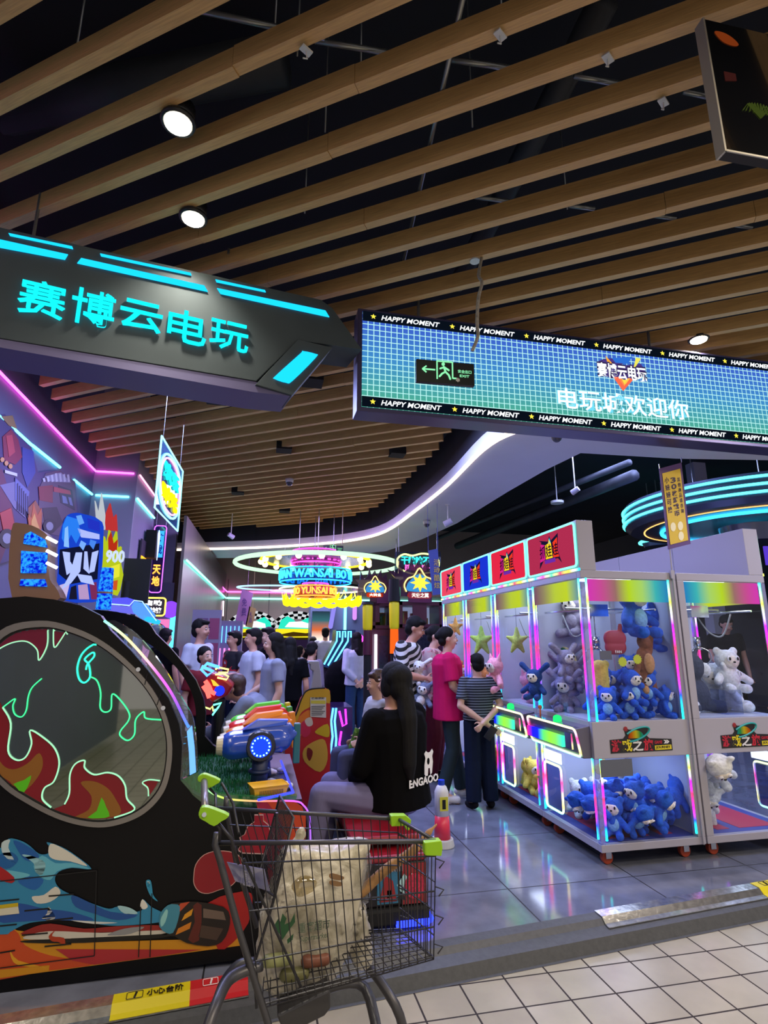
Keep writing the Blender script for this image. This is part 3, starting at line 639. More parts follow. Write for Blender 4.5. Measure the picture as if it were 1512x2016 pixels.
def claw_proto():
    t = thing('claw_machine', 'x', 'claw machine')
    m = MB()
    for (a, b) in (((0, 0), (W1, .04)), ((0, W2-.04), (W1, W2)), ((0, .04), (.04, W2-.04)), ((W1-.04, .04), (W1, W2-.04))): m.box((a[0], a[1], zb0), (b[0], b[1], zf0))
    m.box((.04, .04, zb0+.002), (W1-.04, W2-.04, zb0+.012)); m.build('base_frame', MF, t, bevel=.003)
    for cx_, cy_ in ((.09, .09), (.09, W2-.09), (W1-.1, .09), (W1-.1, W2-.09)):
        c = MB().box((cx_-.03, cy_-.03, .082), (cx_+.03, cy_+.03, .095)).box((cx_-.02, cy_-.022, .035), (cx_+.02, cy_-.018, .085)).box((cx_-.02, cy_+.018, .035), (cx_+.02, cy_+.022, .085)).build('caster', CHROME, t)
        wv = MB().cyl((cx_-.004, cy_-.015, .04), (cx_-.004, cy_+.015, .04), .04, seg=20); wv.build('wheel', mat('orange_caster_wheel', '#9c3a22', .5), c, smooth=False, bevel=.004)
    for y in (0, W2-.05): MB().box((W1-.055, y, zf0), (W1, y+.05, zl1)).box((W1-.055, y, zm1), (W1, y+.05, zu1)).build('corner_post', MF, t, bevel=.003)
    for y in (.0, W2-.035):
        for z0, z1 in ((zf0, zl1), (zm1, zu1)): MB().box((.0, y, z0), (.035, y+.035, z1)).build('acrylic_post', ACR, t, bevel=.004)
    # middle band
    m = MB()
    for a, b in (((0.0, 0), (W1, .035)), ((0, W2-.035), (W1, W2)), ((0, .035), (.035, W2-.035)), ((W1-.035, .035), (W1, W2-.035))): m.box((a[0], a[1], zl1), (b[0], b[1], zm1))
    m.build('middle_band', MF, t, bevel=.004)
    m = MB()
    for a, b in (((0, 0), (W1, .05)), ((0, W2-.05), (W1, W2)), ((0, .05), (.05, W2-.05)), ((W1-.05, .05), (W1, W2-.05))): m.box((a[0], a[1], zu1), (b[0], b[1], zt1))
    m.box((.05, .05, zt1-.012), (W1-.05, W2-.05, zt1-.002)); m.build('top_frame', MF, t, bevel=.003)
    m = MB()
    for z0, z1 in ((zf0, zl1), (zm1, zu1)):
        m.box((.006, .035, z0), (.010, W2-.035, z1))
    m.build('front_glass', CGL, t)
    for y in (.006, W2-.010):
        m = MB()
        for z0, z1 in ((zf0, zl1), (zm1, zu1)): m.box((.035, y, z0), (W1-.055, y+.004, z1))
        m.build('side_glass', CGL, t)
    MB().box((W1-.02, .05, zm1), (W1-.016, W2-.05, zu1)).build('back_panel', mat('pale_back_panel', '#a4b0d0', .35), t)
    MB().box((.05, W2-.03, zm1), (W1-.06, W2-.026, zu1-.02)).box((.05, W2-.03, zf0), (W1-.06, W2-.026, zl1-.02)).build('divider_panel', mat('white_divider', '#b9bfd2', .4), t)
    MB().box((W1-.02, .05, zf0), (W1-.016, W2-.05, zl1)).build('lower_back_panel', mat('pale_back_panel', ''), t)
    MB().box((.04, .04, zm1-.02), (W1-.06, W2-.04, zm1)).build('prize_deck', mat('white_deck', '#c8ccd8', .3), t)
    lf = MB().box((.04, .04, zf0-.02), (W1-.04, W2-.04, zf0)).build('lower_deck', mat('blue_carpet', '#36408c', .6), t)
    MB().box((.12, .1, zf0), (.42, W2-.1, zf0+.002)).box((.5, .1, zf0), (.6, W2-.1, zf0+.002)).build('deck_pattern', mat('red_carpet', '#a02848', .6), lf)
    MB().box((.08, .30, zt1-.025), (.62, .50, zt1-.012)).build('ceiling_light', LITW, t)
    MB().box((.1, .25, zl1-.02), (.5, .5, zl1-.008)).build('lower_light', emi('lower_light', '#dfe8ff', 7), t)
    for y in (.012, W2-.018): MB().box((.06, y, zu1-.16), (W1-.06, y+.006, zu1-.005)).build('top_banner', RBB, t)
    MB().box((.014, .05, zu1-.15), (.02, W2-.05, zu1-.005)).build('top_banner', rainbow('banner_front', 'Y', 1, .8, ['#4a90a8', '#d0e020', '#c8d838', '#a09060', '#804868']), t)
    # LED strips
    for x, y in ((.04, .004), (.004, .04), (.004, W2-.045), (.04, W2-.01), (W1-.066, .004)):
        for z0, z1 in ((zf0+.02, zl1), (zm1, zu1-.0)): MB().box((x, y, z0), (x+.012, y+.008, z1)).build('led_strip', RB1, t)
    # light box
    lb = MB().box((0.0, .0, zt1+.0), (.13, W2, zB)).build('light_box', MF, t, bevel=.004)
    o = MB()
    o.tube([V((-.008, .02+y, zt1+.03+z)) for y, z in rrect(W2-.04, zB-zt1-.045, .03, 3)], .008, 6, closed=True)
    o.build('led_border', emi('rim_cyan_green', '#6affd0', 2.2), lb)
    MB().box((-.006, .0, zt1-.004), (.004, W2, zt1+.014)).build('led_strip', RBX, lb)
    # control panel
    cp = MB().hexa([V((0, .03, zm1-.03)), V((0, .74, zm1-.03)), V((0, .74, zl1)), V((0, .03, zl1))], [V((-.10, .03, zm1-.045)), V((-.10, .74, zm1-.045)), V((-.06, .74, zl1)), V((-.06, .03, zl1))])
    cpo = cp.build('control_panel', mat('dark_control_panel', '#5c5a70', .25, coat=.5), t, bevel=.004)
    q = rrect(.69, zm1-zl1-.055, .03, 3)
    MB().tube([V((-.105-.0+.035*(1-z/.18), .04+y, zl1+.008+z)) for y, z in q], .0075, 6, closed=True).build('led_loop', RLP, cpo)
    MB().box((-.112, .20, zl1+.045), (-.085, .72, zl1+.115)).build('glowing_front', RBP, cpo)
    MB().cyl((-.06, .34, zm1-.04), (-.06, .34, zm1-.01), .03).ball((-.06, .34, zm1-.01), (.028, .028, .016)).build('push_button', emi('button_green', '#22e070', 1.2), cpo, smooth=True)
    st_ = MB().cyl((-.055, .6, zm1-.04), (-.055, .6, zm1+.02), .006).ball((-.055, .6, zm1+.03), .016); st_.build('joystick', mat('orange_knob', '#d06030', .4), cpo, smooth=True)
    MB().box((-.113, .08, zl1+.05), (-.10, .16, zl1+.15)).build('coin_slot', CHROME, cpo)
    # prize flap
    dr = MB().box((-.004, .44, .21), (.004, .66, .50)).build('prize_flap', glass('flap', '#b8c0e8', .1), t)
    MB().tube([V((-.008, .43+y, .20+z)) for y, z in rrect(.24, .31, .03, 3)], .008, 6, closed=True).build('led_loop', RLP, dr)
    MB().box((-.012, .42, .53), (-.002, .66, .60)).build('white_label', emi('lit_label', '#f4f6ff', 1.3), t)
    # gantry and claw
    g = MB().cyl((.1, .06, 1.62), (.1, W2-.06, 1.62), .008).cyl((.62, .06, 1.62), (.62, W2-.06, 1.62), .008).cyl((.1, .40, 1.64), (.62, .40, 1.64), .008).box((.26, .33, 1.58), (.42, .47, 1.67)).build('gantry', CHROME, t)
    c = MB().cyl((.34, .4, 1.42), (.34, .4, 1.6), .004, seg=6).cyl((.34, .4, 1.36), (.34, .4, 1.43), .028).cyl((.34, .4, 1.33), (.34, .4, 1.37), .036, .02).build('claw', CHROME, t, smooth=True)
    for k in range(3):
        a = 2*PI*k/3+.4; d = V((math.cos(a), math.sin(a), 0)); b = V((.34, .4, 1.35))
        MB().tube(spline([b+d*.02, b+d*.075+Z*-.03, b+d*.085+Z*-.09, b+d*.04+Z*-.14], 4, closed=False), .005, 6).build('prong', CHROME, c, smooth=True)
    MB().tube(spline([V((.34, .44, 1.58)), V((.30, .5, 1.46)), V((.24, .56, 1.44)), V((.2, .62, 1.6))], 5, closed=False), .006, 6).build('curled_cable', mat('cable_grey', '#9aa0a8', .4), c, smooth=True)
    return t
P0 = claw_proto()
def signface(t, base, edge_, y=W2):
    lb = [c for c in KIDS(t) if c.name.startswith('light_box')][0]
    pf = MB().box((-.006, .03, zt1+.035), (-.003, W2-.03, zB-.02)).build('sign_face', emi('sf'+base, base, 1.0), lb)
    def q(u, v, o=.008): return V((-o, W2/2-(u)*1.0, (zt1+zB)/2+v))
    for pts, c in ((((-.17, -.11), (-.12, .10), (-.16, .12), (-.02, .09), (.01, .13), (.03, .09), (.14, .13), (.12, 0), (.17, -.10), (.12, -.06), (-.10, -.05)), '#161430'),
                   (((-.155, -.06), (-.13, .085), (-.07, .07), (-.07, -.045)), '#d0208a'), (((-.06, -.045), (-.06, .065), (-.01, .075), (.0, .105), (.03, .07), (.045, -.045)), '#f4d020'),
                   (((.055, -.045), (.055, .07), (.125, .10), (.115, 0), (.14, -.05)), '#e83820'), (((-.01, .07), (.01, .115), (.03, .07)), '#30c0e0'), (((-.08, -.08), (-.08, -.05), (.08, -.05), (.08, -.08)), '#6a2aa0')):
        MB().poly([q(u, v, .0075 if c == '#161430' else .0085) for u, v in pts], V((-.0008, 0, 0))).build('sign_artwork', emi('sa'+c, c, .9), pf)
    text('sign_lettering', '抓娃娃', q(-.15, -.035, .0095), -Y, Z, .28, .10, emi('sign_letter_dark', '#2a1038', .4), pf, depth=.001, bold=.01)
    return pf
def KIDS(t): return [c for c in COL.objects if c.parent == t]
rowA = []; rowB = []
lbA = ['nearest claw machine on the aisle, full of blue plush animals', 'second claw machine along the aisle, with yellow toys in its lower compartment', 'third claw machine along the aisle, beside the boy in the striped shirt', 'farthest claw machine along the aisle, behind the woman in magenta']
lbB = ['front right claw machine holding large grey and white plush toys', 'claw machine directly behind the front right one, facing away from the aisle', 'third claw machine back from the front in the right-hand row', 'last claw machine in the right-hand row']
copies = [copy_tree(P0) for _ in range(7)]
for i, t in enumerate([P0]+copies[:3]): t.location = (X0, Y0+W2*i+.003*i, 0); t['label'] = lbA[i]; t['group'] = 'claw machines'; rowA.append(t)
for i, t in enumerate(copies[3:]): t.location = (X0+2*W1+.012, Y0+W2*(i+1)+.003*i, 0); t.rotation_euler = (0, 0, PI); t['label'] = lbB[i]; t['group'] = 'claw machines'; rowB.append(t)
for t, c in zip(rowA, ('#a02848', '#d02440', '#1830c0', '#d8405a')): signface(t, c, 0)
for t in rowB:
    signface(t, '#c02848', 0)
    for c in KIDS(t):
        if c.name.startswith('divider_panel'): c.location.y = -(W2-.056)
# side logos facing the corridor
def side_logo(t, x0, flip, zz=.68):
    def P(u, v, o=.004): return V((x0+u, -o, zz+v)) if not flip else V((W1-(x0+u), W2+o, zz+v))
    xa, n = (X, -1) if not flip else (-X, 1)
    Ln = .47; dk = mat('logo_black', '#15151c', .5)
    b = MB().poly([P(*c, .0015) for c in ((0, -.004), (Ln, .0), (Ln, .072), (.30, .082), (.28, .10), (.30, .15), (.25, .155), (.22, .14), (.15, .14), (.13, .15), (.115, .135), (.12, .105), (.1, .085), (0, .08))], V((0, .001*n, 0))).build('logo', dk, t)
    pl = MB().poly([P(*c, .0028) for c in [(.20+.06*math.cos(a), .085+.05*math.sin(a)) for a in np.linspace(0, PI, 14)]], V((0, .001*n, 0))).build('planet', rainbow('planet_paint', 'X', 1, .35, ['#c83020', '#e88020', '#e8d030', '#40a850', '#20a0a0']), b)
    MB().tube([P(.205+.10*math.cos(a), .11+.035*math.sin(a)+.028*math.cos(a), .0045) for a in np.linspace(-2.2, 2.4, 20)], .006, 6).build('planet_ring', mat('ring_teal', '#1a9a98', .5), b)
    MB().ball(P(.125, .145, .003), (.016, .003, .016)).build('moon', mat('moon_red', '#8a1f2a', .5), b)
    for ch, u, w_, c in (('游', .008, .075, '#b01f38'), ('戏', .088, .075, '#d8c828'), ('之', .166, .08, '#d8d8dc'), ('旅', .25, .075, '#c02038')):
        text('letter', ch, P(u, .004, .003), xa, Z, w_, .075, mat('lg'+c, c, .45), b, depth=.001*1, bold=.03)
    text('letter', 'GAME', P(.335, .045, .003), xa, Z, .06, .02, mat('lg#b01f38', '#b01f38', .45), b, depth=.001, bold=.03, shear=.2)
    text('letter', '»', P(.405, .045, .003), xa, Z, .045, .022, mat('lg#d8d8dc', '#d8d8dc'), b, depth=.001, bold=.03)
    MB().poly([P(*c, .0028) for c in ((.335, .006), (.462, .008), (.462, .036), (.335, .034))], V((0, .001*n, 0))).build('yellow_tab', mat('lg#d8c828', '#d8c828'), b)
    text('letter', 'JOURNEY', P(.342, .011, .0045), xa, Z, .112, .02, dk, b, depth=.001, bold=.02)
side_logo(rowA[0], .12, False); side_logo(rowB[0], .20, True)
# ---- plush toys
def PM(name, c): return mat('plush_'+name, c, .95, noise=.18, nscale=60, bump=.5)
EYE = mat('eye_black', '#0a0a0c', .2); EYW = mat('eye_white', '#e8e8ee', .4)
def plush(name, label, body, face, belly, ears='round', s=1.0, long=False, group=None):
    t = thing(name, label, 'plush toy', group=group)
    m = MB(); m.ball((0, 0, .085), (.062, .055, .075)); m.ball((0, -.005, .20), (.075, .065, .066))
    m.cap((.05, -.01, .12), (.10, -.04, .07), .022, .026); m.cap((-.05, -.01, .12), (-.10, -.04, .07), .022, .026)
    m.cap((.035, -.02, .03), (.05, -.085, .025), .026, .03); m.cap((-.035, -.02, .03), (-.05, -.085, .025), .026, .03)
    if ears == 'round': m.ball((.055, 0, .255), (.028, .016, .028)); m.ball((-.055, 0, .255), (.028, .016, .028))
    elif ears == 'long': m.cap((.05, 0, .24), (.12, .01, .30), .022, .028); m.cap((-.05, 0, .24), (-.12, .01, .30), .022, .028)
    elif ears == 'point': m.cap((.045, 0, .245), (.06, 0, .30), .022, .006); m.cap((-.045, 0, .245), (-.06, 0, .30), .022, .006)
    m.ball((0, .055, .04), .02)
    blob('body', m, body, t, .009, 2)
    f = MB().ball((0, -.048, .19), (.05, .032, .042)); blob('face_patch', f, face, t, .008, 1)
    MB().ball((0, -.040, .09), (.042, .028, .05)).build('belly', belly, t, smooth=True)
    e = MB().ball((.026, -.072, .208), (.014, .008, .018)).ball((-.026, -.072, .208), (.014, .008, .018)).build('eyes', EYW, t, smooth=True)
    MB().ball((.025, -.079, .206), (.007, .004, .011)).ball((-.025, -.079, .206), (.007, .004, .011)).build('pupils', EYE, e, smooth=True)
    MB().ball((0, -.081, .186), (.009, .006, .006)).build('nose', EYE, t, smooth=True)
    t.scale = (s,)*3
    return t
BLUE = PM('blue', '#1f57c4'); PALE = PM('pale', '#e4ddd0'); LB = PM('light_blue', '#7fb0dc'); PNK = PM('pink', '#e8a0b0'); WHP = PM('white', '#d8dce0'); YEL = PM('yellow', '#e0cc60'); ORG = PM('orange', '#e09048'); GRY = PM('grey', '#6a7690'); BRN = PM('brown', '#7a4a38')
protos = {}
def heap(kind, label, group, boxmin, boxmax, n, s, tilt=1.0, name='plush_toy', first=None, layers=True):
    """toys of one kind laid in layers inside a compartment"""
    nx = max(1, int((boxmax[0]-boxmin[0])/(.14*s))); ny = max(1, int((boxmax[1]-boxmin[1])/(.135*s)))
    spots = []
    lay = 0
    while len(spots) < n:
        row = []
        for i in range(nx):
            for j in range(ny): row.append((boxmin[0]+(i+.5+random.uniform(-.2, .2)+(.3 if lay % 2 else 0))*(boxmax[0]-boxmin[0])/nx, boxmin[1]+(j+.5+random.uniform(-.2, .2))*(boxmax[1]-boxmin[1])/ny, boxmin[2]+lay*.105*s))
        random.shuffle(row); spots += row; lay += 1
    for k in range(n):
        p = protos[kind]; c = p if (kind not in used) else copy_tree(p); used.add(kind)
        x, y, z = spots[k]
        x = min(max(x, boxmin[0]+.075*s), boxmax[0]-.075*s); y = min(max(y, boxmin[1]+.075*s), boxmax[1]-.075*s)
        lie = tilt and random.random() < tilt
        rz = random.uniform(-.9, .9)+(PI/2*random.choice((0, 0, -1, 1, 2)) if lie else random.choice((0, -.6)))
        rx = random.uniform(.5, 1.6) if lie else random.uniform(-.12, .15)
        c.rotation_euler = (rx, random.uniform(-.5, .5) if lie else 0, rz); c.scale = (s*random.uniform(.92, 1.06),)*3
        c.location = (x, y, z+(.075*s if lie else 0)); c['label'] = label; c['group'] = group
used = set()
def mk(kind, *a, **k): protos[kind] = plush(*a, **k); 
mk('blue', 'plush_animal', 'x', BLUE, PALE, LB, 'round'); mk('white', 'plush_bear', 'x', WHP, PALE, WHP, 'round'); mk('pink', 'plush_piglet', 'x', PNK, PALE, PNK, 'point')
mk('orange', 'plush_lion', 'x', ORG, PALE, YEL, 'round'); mk('yellow', 'plush_chick', 'x', YEL, PALE, YEL, 'round'); mk('greyp', 'plush_elephant', 'x', PM('lilac_grey', '#8f8aa0'), PALE, PM('lilac_grey', '#8f8aa0'), 'long')
def A(i, x0, y0, z0, x1, y1, z1): return (X0+x0, Y0+(W2+.003)*i+y0, z0), (X0+x1, Y0+(W2+.003)*i+y1, z1)
def B_(i, x0, y0, z0, x1, y1, z1): return (X0+W1+.012+x0, Y0+(W2+.003)*i+y0, z0), (X0+W1+.012+x1, Y0+(W2+.003)*i+y1, z1)
lo, hi = A(0, .14, .04, zm1, .70, .34, 0); heap('blue', 'blue plush animal sitting among its like on the upper deck of the nearest claw machine', 'blue plush on the upper deck', lo, hi, 14, .85, 0)
lo, hi = A(0, .11, .05, zf0, .68, .42, 0); heap('blue', 'blue plush animal piled in the lower compartment of the nearest claw machine', 'blue plush in the lower compartment', lo, hi, 24, .9, .8)
lo, hi = A(0, .12, .5, zf0, .60, .73, 0); heap('white', 'white plush bear at the back of the lower compartment of the nearest claw machine', 'white plush behind the blue ones', lo, hi, 6, .9, .5)
lo, hi = A(1, .06, .06, zm1, .55, .70, 0); heap('pink', 'pink plush piglet on the upper deck of the second claw machine', 'pink plush in the second machine', lo, hi, 13, .9, 0)
lo, hi = A(0, .05, .45, zm1, .3, .74, 0); heap('greyp', 'lilac grey plush elephant at the rear of the nearest machine, upper deck', 'grey plush elephants', lo, hi, 6, 1.0, 0)
lo, hi = A(2, .06, .06, zm1, .55, .70, 0); heap('orange', 'orange plush lion on the upper deck of the third claw machine', 'orange plush in the third machine', lo, hi, 14, .95, 0)
lo, hi = A(1, .11, .08, zf0, .60, .70, 0); heap('yellow', 'yellow plush chick in the lower compartment of the second claw machine', 'yellow plush in the second machine', lo, hi, 14, .95, .6)
lo, hi = A(2, .11, .08, zf0, .60, .70, 0); heap('yellow', 'yellow plush chick in the lower compartment of the third claw machine', 'yellow plush in the third machine', lo, hi, 10, .95, .6)
lo, hi = A(3, .06, .06, zm1, .60, .70, 0); heap('orange', 'orange plush lion in the farthest aisle claw machine', 'orange plush in the farthest machine', lo, hi, 13, 1, 0)
lo, hi = B_(0, .06, .05, zf0, .34, .62, 0); heap('white', 'white plush bear in the lower compartment of the front right claw machine', 'white plush in the lower right machine', lo, hi, 8, 1.15, .6)
lo, hi = B_(0, .50, .2, zm1, .72, .6, 0); heap('white', 'white plush bear on the upper deck of the front right claw machine', 'white plush on the upper right deck', lo, hi, 3, 1.3, 0)
# individual prizes
def single(name, label, p, rot, s, body, face, belly, ears):
    t = plush(name, label, body, face, belly, ears, s); t.location = p; t.rotation_euler = rot; return t
yh = Y0+.16
p = at(1250, 1256, Y=yh); single('plush_animal', 'large blue plush animal hanging high in the nearest claw machine behind the red glove', p, (0, 0, .3), 1.5, BLUE, PALE, LB, 'round')
p = at(1242, 1340, Y=yh); single('plush_animal', 'small blue plush animal hanging below the red glove', p-Z*.05, (0, 0, -.3), .85, BLUE, PALE, LB, 'round')
p = at(1300, 1300, Y=yh+.12); single('plush_animal', 'blue plush animal hanging at the right post behind the brown one', p+Z*.05, (0, 0, .5), 1.4, BLUE, PALE, LB, 'round')
t = thing('hanging_plush', 'long brown and tan plush animal hanging by its arms in the nearest claw machine', 'plush toy', at(1275, 1340, Y=yh-.07))
m = MB().ball((0, 0, .12), (.06, .045, .10)).ball((0, 0, .27), (.05, .045, .055)).cap((.04, 0, .2), (.07, 0, .36), .022).cap((-.04, 0, .2), (-.10, -.01, .02), .022, .024).cap((.03, 0, .03), (.045, 0, -.09), .03, .028).cap((-.03, 0, .03), (-.035, 0, -.08), .03, .026)
blob('body', m, BRN, t, .009); MB().ball((0, -.035, .12), (.042, .025, .07)).ball((-.035, -.02, -.06), (.024, .02, .03)).build('tan_belly', PM('tan', '#b8895e'), t, smooth=True)
t = thing('foam_glove', 'red foam hand glove hanging in the nearest claw machine', 'foam glove', at(1212, 1274, Y=yh-.08)); m = MB()
m.cap((-.03, 0, -.0), (.03, 0, -.0), .055).cap((-.03, 0, .06), (.03, 0, .06), .06).cap((.045, 0, .09), (.05, 0, .15), .018).cap((-.07, 0, .07), (-.02, 0, .1), .02)
for v in range(len(m.v)): m.v[v] = (m.v[v][0], m.v[v][1]*.5, m.v[v][2])
blob('glove', m, mat('red_foam', '#9c2f48', .6), t, .008); text('lettering', 'FAN', (-.03, -.034, -.04), X, Z, .05, .018, WT, t, depth=.002)
t = thing('pillow_toy', 'big fuzzy yellow cushion toy in the left part of the nearest claw machine', 'cushion', at(1187, 1345, Y=yh+.02)); m = MB().cap((-.02, 0, -.03), (-.02, 0, .10), .062).ball((.03, 0, .13), (.03, .03, .03)); blob('cushion', m, PM('straw', '#c8b45a'), t, .01)
t = thing('leaf_hat', 'large green cloth hat with cream lining seen through the aisle glass of the nearest machine', 'cloth hat', at(1103, 1300, X=X0+.25)); m = MB().ball((0, 0, 0), (.04, .20, .11)).cap((0, .1, .05), (0, .02, .17), .03, .01); blob('crown', m, PM('green', '#1f6a4a'), t, .01); MB().ball((.01, -.02, -.01), (.03, .215, .125)).build('lining', PM('cream', '#d0c890'), t, smooth=True)
single('plush_elephant', 'big lilac plush elephant in the upper part of the nearest machine near the claw', at(1135, 1255, X=X0+.35), (0, 0, -1.2), 1.35, PM('lilac_grey', ''), PALE, PM('lilac_grey', ''), 'long')
for (x, y, lb) in ((1226, 1303, 'left one'), (1255, 1298, 'right one')):
    p = at(x, y, Y=Y0+.03)
    o = MB().poly([V((a, 0, b)) for a, b in star(0, 0, .036, 13, .78)], V((0, .003, 0))).build('price_burst', mat('lime_card', '#c8d030', .5)); o.location = p; tag(o, 'spiky lime price card inside the glass of the nearest claw machine, '+lb+' of two', 'price card')
o = MB().box((-.045, 0, -.03), (.045, .004, .03)).build('note_card', mat('grey_note', '#62626c', .6)); o.location = at(1193, 1290, Y=Y0+.015); tag(o, 'small grey card on the upper side glass of the nearest claw machine', 'card')
o = MB().box((0, 0, 0), (.235, .003, .105)).build('notice_sheet', mat('grey_notice', '#5a5f6c', .5)); o.location = at(1184, 1531, Y=Y0-.004); tag(o, 'blank grey notice sheet on the lower side glass of the nearest claw machine', 'notice')
single('hanging_plush', 'dark blue plush hanging on the aisle side of the claw machines by its long ear', at(1053, 1345, X=X0-.1)-V((0, 0, .12)), (0, 0, -.9), .85, PM('navy', '#1c3f80'), PALE, PM('navy', ''), 'long')
single('plush_piglet', 'pink plush hanging on the outside corner of the machine beside the boy', at(977, 1352, X=X0-.06)-Z*.05, (0, 0, -1.3), 1.15, PNK, PALE, PNK, 'point')
p = at(1370, 1420, Y=Y0+.3); p.z = zm1
t = thing('grey_plush', 'big dark grey plush animal with white muzzle sitting in the front right claw machine', 'plush toy', p, 0)
m = MB().ball((0, 0, .13), (.13, .11, .13)).ball((-.01, 0, .33), (.12, .11, .11)).cap((.02, 0, .38), (.09, .0, .47), .03, .012).cap((.05, -.03, .06), (.20, -.05, .04), .045, .05).cap((-.05, -.03, .06), (-.10, -.12, .05), .045, .05).cap((-.08, 0, .42), (-.12, 0, .46), .03, .02)
blob('body', m, PM('charcoal', '#3a4256'), t, .012); MB().ball((.08, -.05, .31), (.05, .05, .055)).ball((-.10, -.135, .05), (.035, .03, .05)).build('white_muzzle', WHP, t, smooth=True)
for (x, y, yy, s_, c, lb) in ((1018, 1262, .8+.3, .16, '#b8c860', 'lime green triangular plush star hanging in the second claw machine along the aisle'), (948, 1262, 1.6+.35, .2, '#a8cc58', 'pale green plush star hanging in the third claw machine along the aisle'), (897, 1235, 2.35+.4, .15, '#e8a850', 'orange yellow plush star hanging in the farthest claw machine along the aisle')):
    p = at(x, y, Y=Y0+yy); m = MB()
    for k in range(5):
        a = PI/2+2*PI*k/5; m.cap((0, 0, 0), (math.cos(a)*s_*.55, 0, math.sin(a)*s_*.7), s_*.26, s_*.08)
    o = blob('plush_star', m, PM('star'+c, c), None, .009, 2, loc=p); o.rotation_euler = (0, 0, -.6); tag(o, lb, 'plush toy')
    MB().cyl((0, 0, s_*.5), (0, 0, zu1-p.z), .002, seg=5).build('hanging_string', CHROME, o)
# curved hose and plaque in the front right machine, plastic box
o = MB().box((0, 0, 0), (.14, .14, .17)).build('clear_prize_box', glass('clear_box', '#dfe8ff', .12, opac=.1), None); o.location = at(1432, 1400, Y=Y0+.12); o.location.z = zm1+.002; tag(o, 'clear plastic box on the deck of the front right claw machine', 'plastic box')
for x, y, s_, tx in ((1496, 1540, .1, 'LET'),):
    pass
# pole with yellow banner between the two front machines
p = at(1322, 1120, Y=Y0-.012); t = thing('banner_pole', 'thin grey pole standing between the two front claw machines', 'pole', (p.x, Y0-.014, 0))
zt_ = at(1306, 925, Y=Y0-.014).z
MB().cyl((.0, 0, .1), (0, 0, zt_), .006).box((-.015, -.006, 1.84), (.015, .01, 1.9)).build('pole', MF, t)
c = [at(x, y, Y=Y0-.03) for x, y in ((1315, 1082), (1359, 1071), (1341, 911), (1297, 923))]
t = thing('hanging_banner', 'yellow banner with purple border and Chinese lettering above the front claw machines', 'banner', c[0]); L_ = lambda p: p-c[0]
MB().poly([L_(v) for v in c], -Y*.004).build('cloth', mat('banner_purple', '#5a3f7a', .6), t)
def bn(u, v, o=.006): a_ = c[0].lerp(c[1], u); b_ = c[3].lerp(c[2], u); return L_(a_.lerp(b_, v))-Y*o
MB().poly([bn(.1, .05), bn(.9, .05), bn(.9, .93), bn(.1, .93)], -Y*.001).build('yellow_panel', mat('banner_yellow', '#d8b83c', .6), t)
xa = (c[1]-c[0]).normalized(); ya = (c[3]-c[0]).normalized(); HB = (c[3]-c[0]).length; WB = (c[1]-c[0]).length
text('lettering', '小娃娃可换', bn(.16, .42, .008), xa, ya, WB*.2, HB*.46, mat('banner_ink', '#3a2a52', .6), t, depth=.001, bold=.02, vert=True)
text('lettering', '30枚游戏币', bn(.42, .36, .008), xa, ya, WB*.24, HB*.50, mat('banner_ink', ''), t, depth=.001, bold=.03, vert=True)
text('lettering', '其他商品请咨询', bn(.72, .38, .008), xa, ya, WB*.13, HB*.46, mat('banner_ink', ''), t, depth=.001, bold=.01, vert=True)
for u, v in ((.3, .25), (.6, .12), (.62, .24)):
    MB().poly([bn(u+.12*math.cos(a), v+.055*math.sin(a), .008) for a in np.linspace(0, 2*PI, 13)[:-1]], -Y*.001).build('cartoon_capsule', mat('banner_cream', '#f0e8c0', .6), t)
MB().cyl(bn(0, 1.0), bn(0, 1.06), .004).cyl(bn(1, 1.0), bn(1, 1.06), .004).build('banner_clip', CHROME, t)
# ring chandeliers over the claw area
def ring_lamp(label, c, R, tubes_, drum, hub=True):
    t = thing('ring_chandelier', label, 'chandelier', c)
    for dr, dz, mt, r in tubes_: MB().tube([V((math.cos(a)*(R+dr), math.sin(a)*(R+dr), dz)) for a in np.linspace(0, 2*PI, 73)[:-1]], r, 6, closed=True).build('light_ring', mt, t)
    for (r0, z0, r1, z1) in drum:
        n = 64; vs = [V((math.cos(2*PI*k/n)*r_, math.sin(2*PI*k/n)*r_, z_)) for r_, z_ in ((r0, z0), (r1, z1)) for k in range(n)]
        MB().add(vs, [(k, (k+1) % n, n+(k+1) % n, n+k) for k in range(n)]).build('drum', mat('polished_drum', '#6a7090', .22, .7), t, smooth=True)
    for a in (0, 2.1, 4.2): MB().cyl((math.cos(a)*R*.4, math.sin(a)*R*.4, .2), (math.cos(a)*R*.4, math.sin(a)*R*.4, 4.6-c[2]), .01).build('suspension_rod', WIRE, t)
    return t
RC = at(1540, 955, Y=5.6); R_ = 1.75
CY2 = emi('ring_cyan', '#58f0f0', 2.2)
RC = at(1500, 958, Y=6.6); RC = V((RC.x-.12, 6.8, 3.12))
ring_lamp('large ring chandelier with stacked cyan light bands over the claw machines at right', RC, R_, [(0, .30, CY2, .018), (.0, .20, CY2, .018), (.0, .10, CY2, .018), (-.55, -.04, emi('ring_blue_cyan', '#38c8ff', 2), .03), (-.30, -.02, emi('ring_gold', '#ffb868', 1.6), .014), (-.18, .0, emi('ring_magenta', '#ff50c8', 2.2), .014)],
          [(R_-.02, .36, R_-.02, .05), (R_-.02, .05, R_-.10, -.02), (R_-.10, -.02, R_-.55, -.03), (R_-.55, -.03, .12, .02), (R_-.02, .36, .1, .38), (.42, -.04, .36, -.28), (.36, -.28, .05, -.28)])
